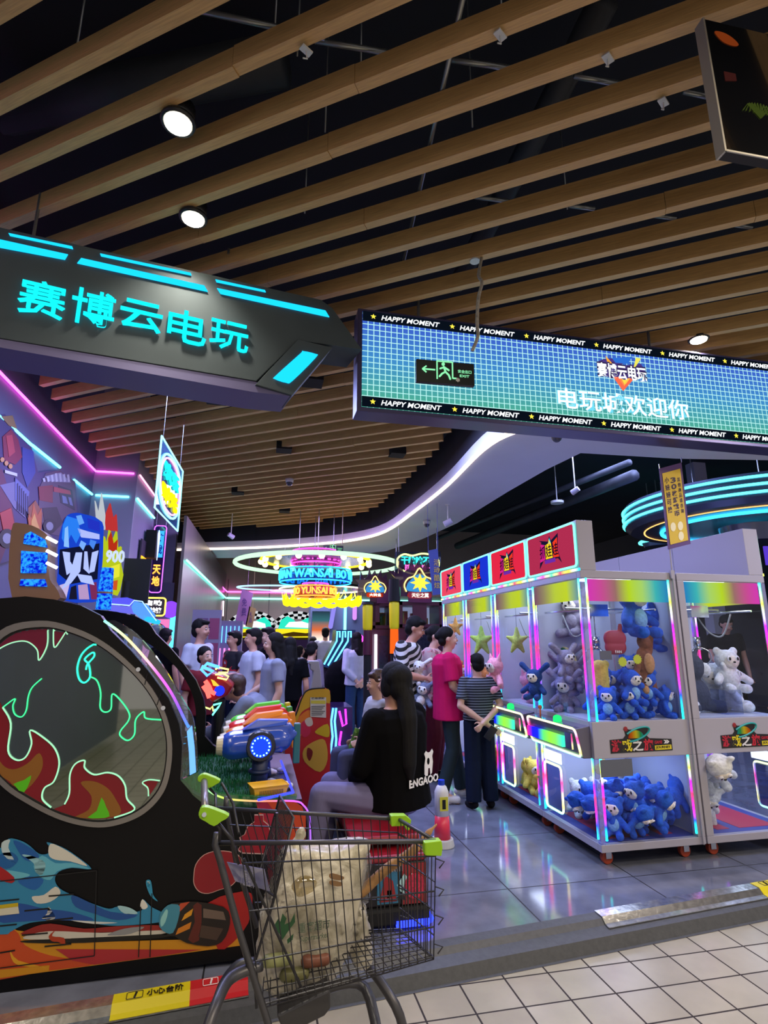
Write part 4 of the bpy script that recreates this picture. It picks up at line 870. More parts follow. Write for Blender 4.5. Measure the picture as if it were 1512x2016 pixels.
ring_lamp('small distant ring lamp with a short cyan arc below the large chandelier', at(1300, 1067, Y=9.5), .38, [(0, 0, CY2, .03)], [(.36, .02, .3, -.1), (.3, -.1, .05, -.12)])
p = at(1413, 1049, Y=8.0); t = thing('light_column', 'grey column with a vertical white light tube behind the claw machines', 'column', (p.x, 8.2, 0)); MB().box((-.13, 0, 0), (.13, .2, 4.6)).build('shaft', MF, t); MB().box((-.03, -.02, p.z), (.03, 0, p.z+.33)).build('light_tube', emi('tube_white', '#f0e8ff', 2.5), t)
p = at(1512, 1095, Y=6.2); t = thing('side_neon_sign', 'edge of a violet and white neon sign at the far right behind the machines', 'neon sign', (p.x-.03, 6.2, p.z)); MB().box((0, 0, -.12), (.6, .03, .14)).build('board', emi('violet_board', '#5a3ad0', .8), t); text('neon_lettering', '电玩', (.04, -.01, 0), X, Z, .5, .11, emi('violet_white', '#e8e0ff', 2), t, bold=.02)
# ================================================================= FLAME CABINET (water shooting game)
YP = 2.9; YF = 4.1
def pn(x, y, o=0): return at(x, y, Y=YP-o)
t = FC = thing('water_shooting_game', 'big black cabinet with round flame-printed window and a row of toy guns at left', 'arcade machine', (-.6, 3.4, 0))
def fl(v): return v-FC.location
PAN = mat('cabinet_black', '#08080b', .45, spec=.25)
arch = [(-80, 1215), (0, 1178), (50, 1174), (106, 1180), (159, 1192), (198, 1212), (206, 1223), (217, 1241), (257, 1280), (291, 1320), (331, 1374), (352, 1425), (358, 1466), (355, 1534), (378, 1560), (420, 1583), (500, 1583), (580, 1583), (601, 1598), (606, 1630), (606, 1868), (480, 1888), (0, 1958), (-200, 1990), (-200, 1215)]
P3 = [pn(*p) for p in arch]
for v in P3: v.z = max(v.z, .0)
cw = [(185, 1627), (122, 1613), (58, 1582), (0, 1541), (-66, 1455), (-60, 1330), (0, 1243), (79, 1222), (150, 1237), (215, 1271), (280, 1330), (320, 1390), (338, 1450), (337, 1510), (322, 1560), (285, 1600), (235, 1622)]
def ring(pts, k): 
    c = sum((V(p).to_3d() for p in pts), V((0, 0, 0)))/len(pts); return [c+(V(p).to_3d()-c)*k for p in pts]
ow = spline(cw, 5); iw = ring(ow, .945); gw = ring(ow, .93)
def holed(outer, hole, th):
    n, h = len(outer), len(hole); tri = tessellate_polygon([outer, hole]); vs = outer+hole; k = n+h; vs2 = [v+th for v in vs]
    fs = [tuple(t_) for t_ in tri]+[tuple(i+k for i in t_)[::-1] for t_ in tri]+[(i, (i+1) % n, k+(i+1) % n, k+i) for i in range(n)]+[(n+i, n+(i+1) % h, k+n+(i+1) % h, k+n+i) for i in range(h)]
    return MB().add(vs+vs2, fs)
O3 = [fl(v) for v in P3]; H3 = [fl(pn(p.x, p.y)) for p in iw]
sp_ = holed(O3, H3, V((0, .05, 0))).build('side_panel', PAN, t)
DY = V((0, YF-YP, 0)); fo = [v.copy() for v in O3]
for v in fo: v.z = max(v.z, .02)
holed([v+DY for v in fo], [v+DY for v in H3], V((0, .05, 0))).build('side_panel', PAN, t)
def annulus(A_, B_, y0, th, name, m, par):
    n = len(A_); a = [fl(pn(p.x, p.y, y0)) for p in A_]; b = [fl(pn(p.x, p.y, y0)) for p in B_]; d = V((0, -th, 0))
    vs = a+b+[p+d for p in a]+[p+d for p in b]; fs = []
    for i in range(n):
        j = (i+1) % n; fs += [(2*n+i, 2*n+j, 3*n+j, 3*n+i), (i, j, 2*n+j, 2*n+i), (n+i, n+j, 3*n+j, 3*n+i), (i, j, n+j, n+i)]
    return MB().add(vs, fs).build(name, m, par)
SIL = mat('silver_ring', '#8e8b88', .35, .6)
rg = annulus(ow, iw, .0, .012, 'window_ring', SIL, t)
for (x, y) in ((272, 1318), (321, 1394)): MB().cyl(fl(pn(x, y, .012)), fl(pn(x, y, .018)), .010, seg=12).build('ring_screw', CHROME, rg)
for (a, b) in (((290, 1326), (285, 1348)), ((317, 1364), (309, 1388))): MB().cyl(fl(pn(*a, .0125)), fl(pn(*b, .0125)), .0022, seg=4).build('ring_gap', BLK, rg)
annulus(iw, gw, .0, .007, 'window_seal', BLK, t)
WG = mat('smoky_window', '#1c2a20', .06, coat=1, noise=.5, nscale=3)
win = MB().poly([fl(pn(p.x, p.y, .002)) for p in iw], V((0, .001, 0))).build('round_window', glass('smoked_pane', '#5a7a66', .42, .03, opac=.28, ocol='#3c5a3c', fres=1.45), t)
# artwork inside the window: flames outlined with green light
def wc(x, y): return (x/3.78, 1160+y/3.78)
FR = mat('flame_red', '#7e1420', .4); FO = mat('flame_brown', '#8a5a1e', .4); FG = mat('flame_green', '#58c018', .4); NG = emi('edge_green', '#3df08a', 1.6); NG2 = emi('edge_pale', '#a8f0c0', .9)
def clipin(p):
    c = (sum(q.x for q in gw)/len(gw), sum(q.y for q in gw)/len(gw)); a = math.atan2(p[1]-c[1], p[0]-c[0]); r = math.hypot(p[0]-c[0], p[1]-c[1]); best = 1e9
    for q in gw:
        d = abs((math.atan2(q.y-c[1], q.x-c[0])-a+PI) % (2*PI)-PI)
        if d < best: best = d; rq = math.hypot(q.x-c[0], q.y-c[1])
    k = min(1, rq*.995/r) if r else 1; return (c[0]+(p[0]-c[0])*k, c[1]+(p[1]-c[1])*k)
def flame(pts, m, lay, par, name='flame', conv=wc, sm=4, clip=True):
    q = spline([conv(*p) for p in pts], sm)
    q = [clipin(p) if clip else (p[0], p[1]) for p in q]
    return MB().poly([fl(pn(p[0], p[1], .0035+lay*.0007)) for p in q], V((0, -.0004, 0))).build(name, m, par)
def edgeline(pts, m, r, par, conv=wc, lay=3, name='edge_line'):
    q = [clipin((p.x, p.y)) for p in spline([conv(*p) for p in pts], 5, closed=False)]
    return MB().tube([fl(pn(p[0], p[1], .0035+lay*.0007)) for p in q], r, 5).build(name, m, par)
f1 = [(-60, 800), (20, 880), (80, 1000), (60, 1200), (120, 1270), (190, 1250), (235, 1150), (225, 1050), (330, 1110), (410, 1190), (440, 1300), (400, 1430), (330, 1480), (315, 1560), (380, 1625), (300, 1640), (100, 1560), (-60, 1420)]
a = flame(f1, FR, 0, win); flame([(-60, 1080), (0, 1280), (90, 1340), (200, 1300), (290, 1220), (320, 1300), (280, 1400), (180, 1500), (60, 1480), (-60, 1380)], FO, 1, win, 'flame_core'); flame([(100, 1450), (180, 1420), (232, 1385), (215, 1450), (180, 1510), (140, 1500)], FG, 2, win, 'flame_heart', sm=2)
edgeline(f1[1:15], NG2, .0035, win)
f2 = [(400, 1640), (480, 1600), (515, 1520), (520, 1380), (560, 1300), (628, 1275), (630, 1330), (700, 1380), (800, 1365), (880, 1390), (930, 1460), (945, 1560), (1000, 1640), (850, 1700), (600, 1710), (450, 1680)]
flame(f2, FR, 0, win); flame([(600, 1440), (700, 1430), (800, 1480), (860, 1560), (900, 1660), (800, 1700), (560, 1700), (660, 1640), (680, 1540)], FO, 1, win, 'flame_core'); flame([(650, 1700), (720, 1650), (755, 1550), (790, 1620), (815, 1690), (740, 1705)], FG, 2, win, 'flame_heart', sm=2)
edgeline(f2[1:14], NG2, .0035, win)
f3 = [(-60, 340), (60, 290), (180, 270), (300, 265), (355, 290), (350, 420), (290, 530), (275, 450), (200, 390), (100, 395), (0, 440), (-60, 500)]
flame(f3, mat('flame_crimson', '#6a1030', .4), 0, win); edgeline(f3[4:12], NG2, .003, win)
flame([(400, 285), (495, 305), (460, 380), (410, 430), (398, 380)], mat('flame_crimson', ''), 0, win, sm=2); edgeline([(398, 280), (398, 400), (410, 432), (450, 380), (497, 305)], NG2, .003, win)
flame([(1060, 1440), (1130, 1420), (1180, 1425), (1130, 1510), (1105, 1530), (1100, 1470)], FR, 0, win, sm=2); edgeline([(1190, 1425), (1110, 1418), (1060, 1440), (1100, 1480), (1105, 1540)], NG2, .003, win)
edgeline([(665, 650), (720, 680), (748, 770), (745, 880), (780, 915), (825, 890), (835, 780), (900, 830), (960, 920), (955, 980), (900, 1050), (895, 1090), (950, 1125), (1000, 1080), (1010, 970), (1070, 912), (1085, 960), (1200, 972)], NG, .0032, win)
edgeline([(720, 398), (650, 440), (600, 500), (575, 590), (590, 670), (630, 695), (670, 650), (660, 560), (630, 520), (690, 470), (700, 500), (650, 560), (640, 600)], emi('edge_mint', '#30f0b0', 1.8), .004, win)
edgeline([(20, 880), (110, 815), (95, 870), (110, 930), (160, 950), (195, 900), (210, 800), (240, 730), (310, 665)], NG, .0025, win)
# printed artwork along the foot of the side panel
def ac(x, y): return (x/3.024, 1600+y/3.024)
AW = MB().poly([fl(pn(*ac(*p), .0022)) for p in ((-400, 640), (0, 640), (100, 700), (560, 770), (1440, 745), (1440, 790), (0, 985), (-400, 1040))], V((0, -.0003, 0))).build('printed_artwork', mat('print_yellow', '#c98a18', .4), sp_)
def pr(pts, c, lay, sm=3, name='print', rough=.4):
    q = spline([ac(*p) for p in pts], sm) if sm else [V(ac(*p)).to_3d() for p in pts]
    return MB().poly([fl(pn(p.x, p.y, .0022+lay*.0006)) for p in q], V((0, -.0003, 0))).build(name, mat('print'+c, c, rough), AW)
pr([(-400, 690), (0, 720), (60, 690), (110, 720), (150, 790), (300, 850), (560, 900), (290, 940), (-400, 1030)], '#c24a1e', 1)
pr([(330, 812), (1200, 815), (900, 862), (560, 905), (430, 880)], '#a82a30', 2, 0)
pr([(60, 820), (110, 880), (290, 925), (150, 915), (80, 890)], '#d89a20', 3)
pr([(-400, 930), (0, 935), (295, 908), (290, 945), (0, 985), (-400, 1020)], '#c98a18', 3, 0)
pr([(180, 690), (300, 660), (500, 690), (700, 675), (950, 670), (980, 700), (600, 712), (150, 730)], '#8e2420', 2)
pr([(150, 735), (300, 705), (600, 715), (960, 700), (960, 722), (500, 745), (180, 755)], '#c8c4b8', 3)
pr([(150, 760), (500, 747), (960, 724), (960, 745), (500, 775), (170, 775)], '#14120f', 3)
water = [(-400, 200), (0, 210), (50, 155), (120, 165), (175, 195), (230, 243), (280, 245), (303, 215), (278, 175), (370, 205), (455, 258), (545, 335), (430, 328), (350, 352), (327, 400), (355, 450), (430, 490), (560, 545), (650, 572), (700, 560), (760, 590), (845, 580), (850, 515), (900, 560), (975, 600), (980, 640), (930, 655), (800, 668), (650, 672), (500, 650), (350, 640), (180, 655), (95, 690), (60, 710), (0, 725), (-400, 700)]
pr(water, '#2f83ad', 4, 3, 'water')
for pts, c in (([(80, 165), (150, 190), (230, 250), (210, 290), (150, 280), (110, 230)], '#1d58a0'), ([(0, 250), (70, 235), (110, 280), (60, 330), (0, 320)], '#1c5c9c'), ([(110, 400), (180, 380), (260, 400), (210, 460), (130, 430)], '#1f5fa8'),
               ([(0, 560), (120, 540), (260, 570), (420, 590), (560, 640), (300, 640), (100, 650), (0, 650)], '#234f9a'), ([(430, 490), (560, 548), (660, 590), (820, 610), (700, 640), (560, 600), (450, 560)], '#1f4f96'),
               ([(250, 255), (330, 300), (430, 300), (540, 335), (430, 325), (340, 350), (300, 400), (240, 380), (200, 320)], '#5fb0c8'), ([(300, 185), (370, 210), (450, 260), (520, 318), (420, 290), (330, 280), (290, 250)], '#cfcfc4'), ([(130, 250), (200, 260), (270, 300), (250, 370), (210, 350), (200, 300)], '#8fc4d0'),
               ([(190, 500), (260, 490), (330, 440), (360, 480), (300, 530), (220, 540)], '#cfccc0'), ([(10, 180), (60, 160), (50, 210), (90, 300), (20, 250)], '#b8ccd0'), ([(290, 560), (330, 620), (300, 640), (250, 630), (280, 600)], '#d0d0c8'),
               ([(700, 555), (770, 565), (820, 600), (740, 600)], '#9fc8d0'), ([(848, 515), (880, 555), (860, 575), (835, 560)], '#d8d8d0'), ([(420, 640), (560, 648), (700, 655), (560, 662)], '#d0d4d0'), ([(640, 725), (740, 690), (860, 680), (780, 720), (680, 730)], '#8a8c90'), ([(30, 345), (100, 350), (180, 370), (120, 395), (40, 400)], '#64b4c8'), ([(870, 405), (895, 402), (905, 440), (912, 490), (940, 528), (900, 500), (876, 450)], '#2e8fb8'), ([(876, 410), (890, 410), (893, 440), (880, 440)], '#cfe0e0')):
    pr(pts, c, 5, 3, 'water_shade')
pr([(290, 735), (330, 700), (310, 735), (380, 745), (385, 790), (350, 770), (310, 765)], '#a83818', 6)
pr([(-60, 300), (0, 320), (85, 385), (70, 420), (0, 400), (-60, 380)], '#a01c20', 6, 2)
for a_, b_ in (((0, 522), (115, 510)), ((290, 492), (440, 480)), ((145, 580), (295, 565)), ((0, 670), (100, 660)), ((275, 640), (435, 622)), ((130, 725), (285, 712)), ((265, 792), (425, 776)), ((0, 830), (90, 815))):
    pr([a_, b_, (b_[0], b_[1]+9), (a_[0], a_[1]+9)], '#0c0c0e', 7, 0, 'vent_slot')
for a_, b_ in (((0, 408), (575, 345)), ((575, 345), (562, 852)), ((562, 852), (0, 925)), ((905, 480), (893, 860)), ((838, 560), (825, 860))):
    dx, dy = b_[0]-a_[0], b_[1]-a_[1]; Ln = math.hypot(dx, dy); nx_, ny_ = -dy/Ln*3, dx/Ln*3
    pr([(a_[0]-nx_, a_[1]-ny_), (b_[0]-nx_, b_[1]-ny_), (b_[0]+nx_, b_[1]+ny_), (a_[0]+nx_, a_[1]+ny_)], '#101014', 8, 0, 'panel_seam')
pr([(-20, 560), (105, 540), (115, 600), (-20, 615)], '#d0cdb8', 8, 0, 'instruction_sticker'); pr([(-20, 552), (108, 536), (109, 558), (-20, 574)], '#c0a818', 9, 0, 'sticker_header')
# nozzle picture
pr([(1000, 560), (1060, 535), (1180, 530), (1330, 560), (1370, 620), (1360, 700), (1320, 770), (1240, 795), (1110, 775), (1040, 735), (990, 720)], '#1c1512', 9, 2, 'nozzle')
pr([(1150, 555), (1200, 550), (1185, 760), (1120, 755), (1160, 650)], '#5a2018', 10, 2, 'nozzle_band'); pr([(1210, 570), (1330, 590), (1345, 640), (1210, 625)], '#6a5a50', 10, 0, 'nozzle_shine'); pr([(1200, 670), (1330, 690), (1290, 760), (1180, 740)], '#44342c', 10, 0, 'nozzle_shade')
pr([(1075, 540), (1130, 530), (1060, 600), (1060, 560)], '#b8482a', 10, 0, 'stripe'); pr([(1100, 605), (1150, 570), (1140, 610), (1080, 645)], '#d0901c', 10, 0, 'stripe'); pr([(1060, 690), (1140, 650), (1130, 690), (1045, 728)], '#c8781c', 10, 0, 'stripe')
pr([(960, 590), (1000, 550), (1040, 545), (1072, 560), (1060, 640), (1030, 715), (990, 715), (950, 680), (950, 630)], '#3f86a0', 11, 2, 'nozzle_mouth'); pr([(970, 605), (990, 575), (1000, 590), (985, 650), (960, 680), (955, 640)], '#8cc8c8', 12, 2, 'nozzle_mouth_light')
# red guitar shaped print and stripes at the right
def oc(x, y): return (350+x/5.04, 1480+y/5.04)
def pr2(pts, c, lay, sm=3, name='print'):
    q = spline([oc(*p) for p in pts], sm) if sm else [V(oc(*p)).to_3d() for p in pts]
    return MB().poly([fl(pn(p.x, p.y, .0022+lay*.0006)) for p in q], V((0, -.0003, 0))).build(name, mat('print'+c, c, .4), AW)
ov = [(155, 1240), (175, 1120), (260, 1020), (400, 980), (560, 1000), (640, 1080), (600, 1250), (520, 1340), (420, 1370), (300, 1410), (210, 1390), (160, 1320)]
c_ = V((380, 1200)); pr2(ov, '#c8a098', 1, 3, 'red_shape_rim'); pr2([tuple(c_+(V(p)-c_)*.965) for p in ov], '#861420', 2, 3, 'red_shape')
pr2([(780, 505), (1150, 488), (1230, 540), (1270, 640), (1270, 1100), (900, 1100)], '#b8401c', 1, 0, 'orange_field'); pr2([(775, 505), (880, 490), (1040, 700), (1090, 1500), (900, 1500), (880, 700)], '#9a1c38', 2, 0, 'red_field'); pr2([(1000, 1100), (1290, 1100), (1290, 2000), (900, 2050)], '#7a1a1a', 1, 0, 'lower_field')
hy = [(760, 620), (850, 620), (850, 680), (900, 720), (920, 780), (960, 820), (960, 900), (900, 960), (880, 1020), (640, 1010), (590, 980), (630, 920), (610, 850), (660, 820), (690, 740), (760, 690)]
pr2(hy, '#c0a0a0', 3, 0, 'hydrant_rim'); c_ = V((780, 830)); pr2([tuple(c_+(V(p)-c_)*.94) for p in hy], '#8a1226', 4, 0, 'hydrant')
pr2([(300, 1500), (560, 1400), (740, 1410), (700, 1700), (540, 1900), (400, 1960), (300, 1700)], '#a01818', 1, 2, 'red_flame')
# clear trim with a changing light along the edge
ACG = glass('clear_trim', '#c8e0e8', .15, .05)
tr_in = [(206, 1223), (257, 1279), (291, 1319), (331, 1372), (352, 1424), (358, 1466), (355, 1534)]; tr_out = [(225, 1221), (268, 1248), (318, 1308), (362, 1382), (379, 1412), (386, 1460), (390, 1516)]
a_, b_ = spline(tr_in, 4, closed=False), spline(tr_out, 4, closed=False)
m = MB()
for i in range(len(a_)-1): m.hexa([fl(pn(a_[i].x, a_[i].y, .0)), fl(pn(a_[i+1].x, a_[i+1].y)), fl(pn(b_[i+1].x, b_[i+1].y)), fl(pn(b_[i].x, b_[i].y))], [fl(pn(v.x, v.y))+V((0, .03, 0)) for v in (a_[i], a_[i+1], b_[i+1], b_[i])])
m.build('clear_trim', ACG, t)
mid = [(205, 1222), (248, 1255), (296, 1308), (336, 1362), (365, 1420), (372, 1432)]
RBT = rainbow('trim_gradient', 'Z', 1, 1.7, ['#3a80ff', '#7050f0', '#b050e8', '#e060d0', '#f0b8a0', '#d8e090', '#70f0c0'])
MB().tube([fl(pn(p.x, p.y, .006)) for p in spline(mid, 5, closed=False)], .006, 6).build('trim_light', RBT, t)
MB().poly([fl(pn(*p, .006)) for p in ((368, 1440), (378, 1428), (383, 1470), (386, 1520), (374, 1526), (372, 1480))], V((0, -.003, 0))).build('trim_light_block', emi('block_blue', '#6aa8ff', 1.3), t)
dk = [(355, 1536), (390, 1520), (400, 1545), (430, 1562), (480, 1568), (560, 1568), (585, 1566)]; dk2 = [(372, 1555), (380, 1566), (395, 1578), (430, 1588), (480, 1590), (560, 1584), (580, 1584)]
DG = glass('green_trim', '#b0e8c0', .15, .05, opac=.15, ocol='#3a9a60')
MB().poly([fl(pn(*p, .002)) for p in dk+dk2[::-1]], V((0, .03, 0))).build('deck_trim', DG, t)
MB().tube([fl(pn(p.x, p.y, .006)) for p in spline([(395, 1530), (405, 1552), (440, 1571), (500, 1577), (578, 1577), (598, 1586), (609, 1606), (611, 1640), (611, 1700)], 4, closed=False)], .004, 6).build('deck_light', rainbow('deck_gradient', 'X', 1, 1.3, ['#60d0b0', '#c0e060', '#e0b070', '#e08070', '#e060d8', '#a060ff']), t)
# deck with artificial turf, tray and guns
zd = at(500, 1580, Y=YP).z; xd0, xd1 = -.62, at(596, 1600, Y=YP).x
MB().box((xd0+.6, YP-3.4+.05, .08), (xd1+.6, YF-3.4, zd-.03)).build('body', PAN, t)
MB().box((-1.95, YP-3.4+.05, .08), (xd0+.6, YF-3.4, zd-.1)).build('body', PAN, t)
random.seed(3)
TF = mat('turf_green', '#136b3a', .9, noise=.4, nscale=60); TFB = mat('turf_base', '#0c4a28', .9)
tb = MB().box((-.95+.0, YP-3.4+.06, zd-.03), (-.02+.6+.02, YF-3.4, zd-.012)).build('turf_base', TFB, t)
m = MB()
for _ in range(7000):
    x, y = random.uniform(-.95, .62), random.uniform(YP-3.4+.06, YF-3.4); h = random.uniform(.015, .035); a = random.uniform(0, PI); dx, dy = .003*math.cos(a), .003*math.sin(a)
    m.add([V((x-dx, y-dy, zd-.012)), V((x+dx, y+dy, zd-.012)), V((x+random.uniform(-.01, .01), y+random.uniform(-.01, .01), zd+h-.01))], [(0, 1, 2)])
tag(m.build('turf_blades', TF, tb), kind='stuff')
MB().hexa([V((-1.9, YP-3.4+.05, zd)), V((-1.9, YF-3.4, zd)), V((-1.5, YF-3.4, 1.5)), V((-1.5, YP-3.4+.05, 1.5))], [V((-1.95, YP-3.4+.05, zd)), V((-1.95, YF-3.4, zd)), V((-1.6, YF-3.4, 1.5)), V((-1.6, YP-3.4+.05, 1.5))]).build('game_screen', emi('game_screen_glow', '#3a8a4a', .35), t)
tray = MB().box((.62, YP-3.4+.07, zd-.03), (xd1+.6-.0, YF-3.4, zd-.015)).build('tray_floor', mat('tray_dark', '#1a1a24', .4), t)
MB().tube([fl(v) for v in (at(508, 1575, Z=zd+.02), at(577, 1560, Z=zd+.02), at(553, 1498, Z=zd+.02))], .006, 6).build('tray_light', emi('tray_blue', '#2a30ff', 3.5), tray)
MB().box((.62, YP-3.4+.07, zd-.015), (.625, YP-3.4+.6, zd+.04)).build('tray_rim', ACR, tray)
def gun(y, c, c2, lamp, name):
    g = MB().cap((-.14, 0, 0), (.10, 0, .02), .075, .065).ball((0, 0, .035), (.10, .055, .07)).cap((-.16, 0, .0), (-.10, 0, 0), .05, .062).box((-.02, -.04, .06), (.16, .04, .10)).cap((.1, 0, .03), (.17, 0, .05), .05, .03)
    G = blob('toy_gun', g, mat('gun'+c, c, .25, coat=.6), t, .009, 3, loc=fl(V((.035, y, .865))))
    MB().cyl((-.225, 0, 0), (-.17, 0, 0), .045, .055, 20).build('muzzle', mat('gun_ivory', '#c8c0a8', .35), G, smooth=False, bevel=.004)
    MB().cyl((0, 0, -.22), (0, 0, -.05), .045, .04, 16).tube([V((math.cos(a)*.05, math.sin(a)*.05, -.13)) for a in np.linspace(0, 2*PI, 17)[:-1]], .01, 6, closed=True).build('swivel_stand', mat('gun_navy', '#16264e', .5), G, smooth=True)
    w_ = MB().cyl((.0, -.058, 0), (.0, -.075, 0), .078, .07, 32).build('wheel_rim', mat('rim_grey', '#3c3e48', .35, .6), G)
    MB().ball((0, -.072, 0), (.055, .014, .055), 24, 10).build('wheel_lamp', lamp, w_, smooth=True)
    mm = MB()
    for k in range(16):
        a = 2*PI*k/16; mm.ball((.044*math.cos(a), -.083, .044*math.sin(a)), .0045, 6, 4)
    mm.build('lamp_dots', emi('dot_cyan', '#70d8ff', 5), w_)
    MB().box((.17, -.022, -.10), (.205, .022, .10)).box((.15, -.015, .02), (.18, .015, .05)).build('grip', mat('grip'+c2, c2, .4), G, bevel=.006)
    mm = MB().hexa([V((-.10, -.045, .075)), V((.12, -.045, .095)), V((.12, .045, .095)), V((-.10, .045, .075))], [V((-.02, -.03, .125)), V((.14, -.03, .12)), V((.14, .03, .12)), V((-.02, .03, .125))]); mm.build('top_shell', mat('gunshell'+c, c, .3), G, bevel=.006)
    return G
BL = emi('gun_lamp_blue', '#1230ff', 2.2)
for y, c, c2, n in ((3.18, '#2048b8', '#1f5f70', 'blue'), (3.46, '#e8821c', '#c8781c', 'orange'), (3.74, '#d8201c', '#3a8a3a', 'red'), (3.98, '#4ed020', '#c8b010', 'green')):
    g = gun(y, c, c2, BL, n); g['label'] = n+' toy gun'
    if y > 3.2: g.rotation_euler = (0, -.12, .15)
# things in the tray
b = thing('plastic_basket', 'small yellow slotted plastic basket in the tray of the flame cabinet', 'basket', at(527, 1572, Z=zd-.01)); b.rotation_euler = (0, 0, .25); m = MB()
def frus(m, w0, d0, w1, d1, z0, z1, th=.003, mi=None):
    o0 = [V((-w0, -d0, z0)), V((w0, -d0, z0)), V((w0, d0, z0)), V((-w0, d0, z0))]; o1 = [V((-w1, -d1, z1)), V((w1, -d1, z1)), V((w1, d1, z1)), V((-w1, d1, z1))]
    for i in range(4):
        j = (i+1) % 4; inn_ = lambda v: V((v.x*(1-th/abs(v.x)), v.y*(1-th/abs(v.y)), v.z)); m.hexa([o0[i], o0[j], o1[j], o1[i]], [inn_(v) for v in (o0[i], o0[j], o1[j], o1[i])])
    m.hexa(o0, [v+V((0, 0, th)) for v in o0]); return m
frus(m, .07, .045, .085, .058, 0, .065); YB_ = mat('basket_yellow', '#e0a818', .4, spec=.4); m.build('tub', YB_, b)
frus(MB(), .085, .058, .09, .062, .06, .068, .006).build('rim', YB_, b)
m = MB()
for i in range(14): m.box((-.055+i*.0085, -.0565, .025), (-.051+i*.0085, -.0545, .05)).box((-.055+i*.0085, .0525, .03), (-.051+i*.0085, .0535, .055))
m.build('slots', mat('slot_dark', '#7a5a10', .6), b)
for i, (x, y, c, s_, lb) in enumerate(((470, 1545, '#b8b8c0', .02, 'white label sleeve'), (462, 1528, '#c8bcb8', .025, 'crumpled pale wrapper'), (480, 1562, '#2a2830', .03, 'dark bundled cable'), (560, 1552, '#c8c8b8', .028, 'pale crumpled paper'), (552, 1520, '#a8a0a8', .02, 'small grey box'))):
    m = MB().ball((0, 0, s_*.6), (s_*1.2, s_, s_*.7), 10, 7).ball((s_, .01, s_*.4), (s_*.7, s_*.8, s_*.5), 8, 6); o = blob('tray_clutter', m, mat('clutter'+c, c, .6), None, .006, 1); p = at(x, y, Z=zd-.01); p.x = min(max(p.x, .1), .25); o.location = p; tag(o, lb+' lying in the tray beside the yellow basket', 'clutter')
# marquee pieces standing on the cabinet
GLB = mat('blue_glitter', '#1236e0', .25, noise=.9, nscale=90); 
def glit():
    if 'glitter' in MATS: return MATS['glitter']
    m = emi('glitter', '#1038ff', 1.0); nt = m.node_tree; n = nt.nodes.new('ShaderNodeTexNoise'); n.inputs['Scale'].default_value = 60; r = nt.nodes.new('ShaderNodeValToRGB'); r.color_ramp.elements[0].position = .4; r.color_ramp.elements[1].position = .62
    r.color_ramp.elements[0].color = (*lin('#0614c8'), 1); r.color_ramp.elements[1].color = (*lin('#2aa0ff'), 1); tc = nt.nodes.new('ShaderNodeTexCoord'); nt.links.new(tc.outputs['Object'], n.inputs['Vector']); nt.links.new(n.outputs[0], r.inputs[0]); nt.links.new(r.outputs[0], [x for x in nt.nodes if x.type == 'EMISSION'][0].inputs[0]); return m
YM = 3.3
def mq(x, y, o=0): return at(x, y, Y=YM-o)
c0 = mq(60, 1180)
t = thing('marquee', 'lit marquee of the flame cabinet with blue glitter drums in a tan frame', 'marquee', c0); L = lambda v: v-c0
MB().poly([L(mq(*p)) for p in spline([(22, 1045), (40, 1030), (75, 1040), (98, 1062), (96, 1100), (98, 1140), (112, 1160), (112, 1182), (24, 1178)], 3)], V((0, .10, 0))).build('frame', mat('tan_frame', '#8a6a58', .4), t)
for q in ([(45, 1070), (48, 1052), (60, 1046), (88, 1062), (93, 1078)], [(41, 1084), (93, 1088), (90, 1128), (40, 1128)], [(40, 1140), (88, 1140), (92, 1155), (38, 1153)]):
    MB().poly([L(mq(*p, .01)) for p in q], V((0, .05, 0))).build('glitter_panel', glit(), t, bevel=.003)
for y in (1060, 1086, 1110): MB().cyl(L(mq(92, y-2, .02)), L(mq(112, y+8, .02)), .009, seg=8).build('light_bar', emi('white_bar', '#e8f0ff', 3.5), t)
c0 = at(155, 1180, Y=3.5)
t = thing('ice_figure', 'blue and white flame-topped lettered figure standing on the flame cabinet', 'marquee figure', c0); L = lambda v: v-c0
def iq(x, y, o=0): return at(x, y, Y=3.5-o)
MB().poly([L(iq(*p)) for p in spline([(118, 1180), (114, 1120), (115, 1065), (128, 1020), (145, 1010), (165, 1012), (196, 1024), (198, 1060), (196, 1110), (190, 1150), (200, 1180)], 3)], V((0, .06, 0))).build('back_board', emi('ice_blue', '#1c48d8', .7), t)
for q, c in (([(132, 1016), (152, 1022), (160, 1050), (150, 1070), (140, 1052), (130, 1075), (122, 1060), (124, 1035)], '#2878e8'), ([(172, 1020), (196, 1028), (197, 1048), (174, 1040)], '#2030b8'), ([(153, 1040), (172, 1046), (196, 1052), (196, 1062), (160, 1058)], '#a8b4f0'),
             ([(118, 1082), (196, 1070), (192, 1140), (140, 1150), (116, 1130)], '#101430')):
    MB().poly([L(iq(*p, .008)) for p in q], V((0, -.004, 0))).build('painted_piece', emi('ice'+c, c, .9), t)
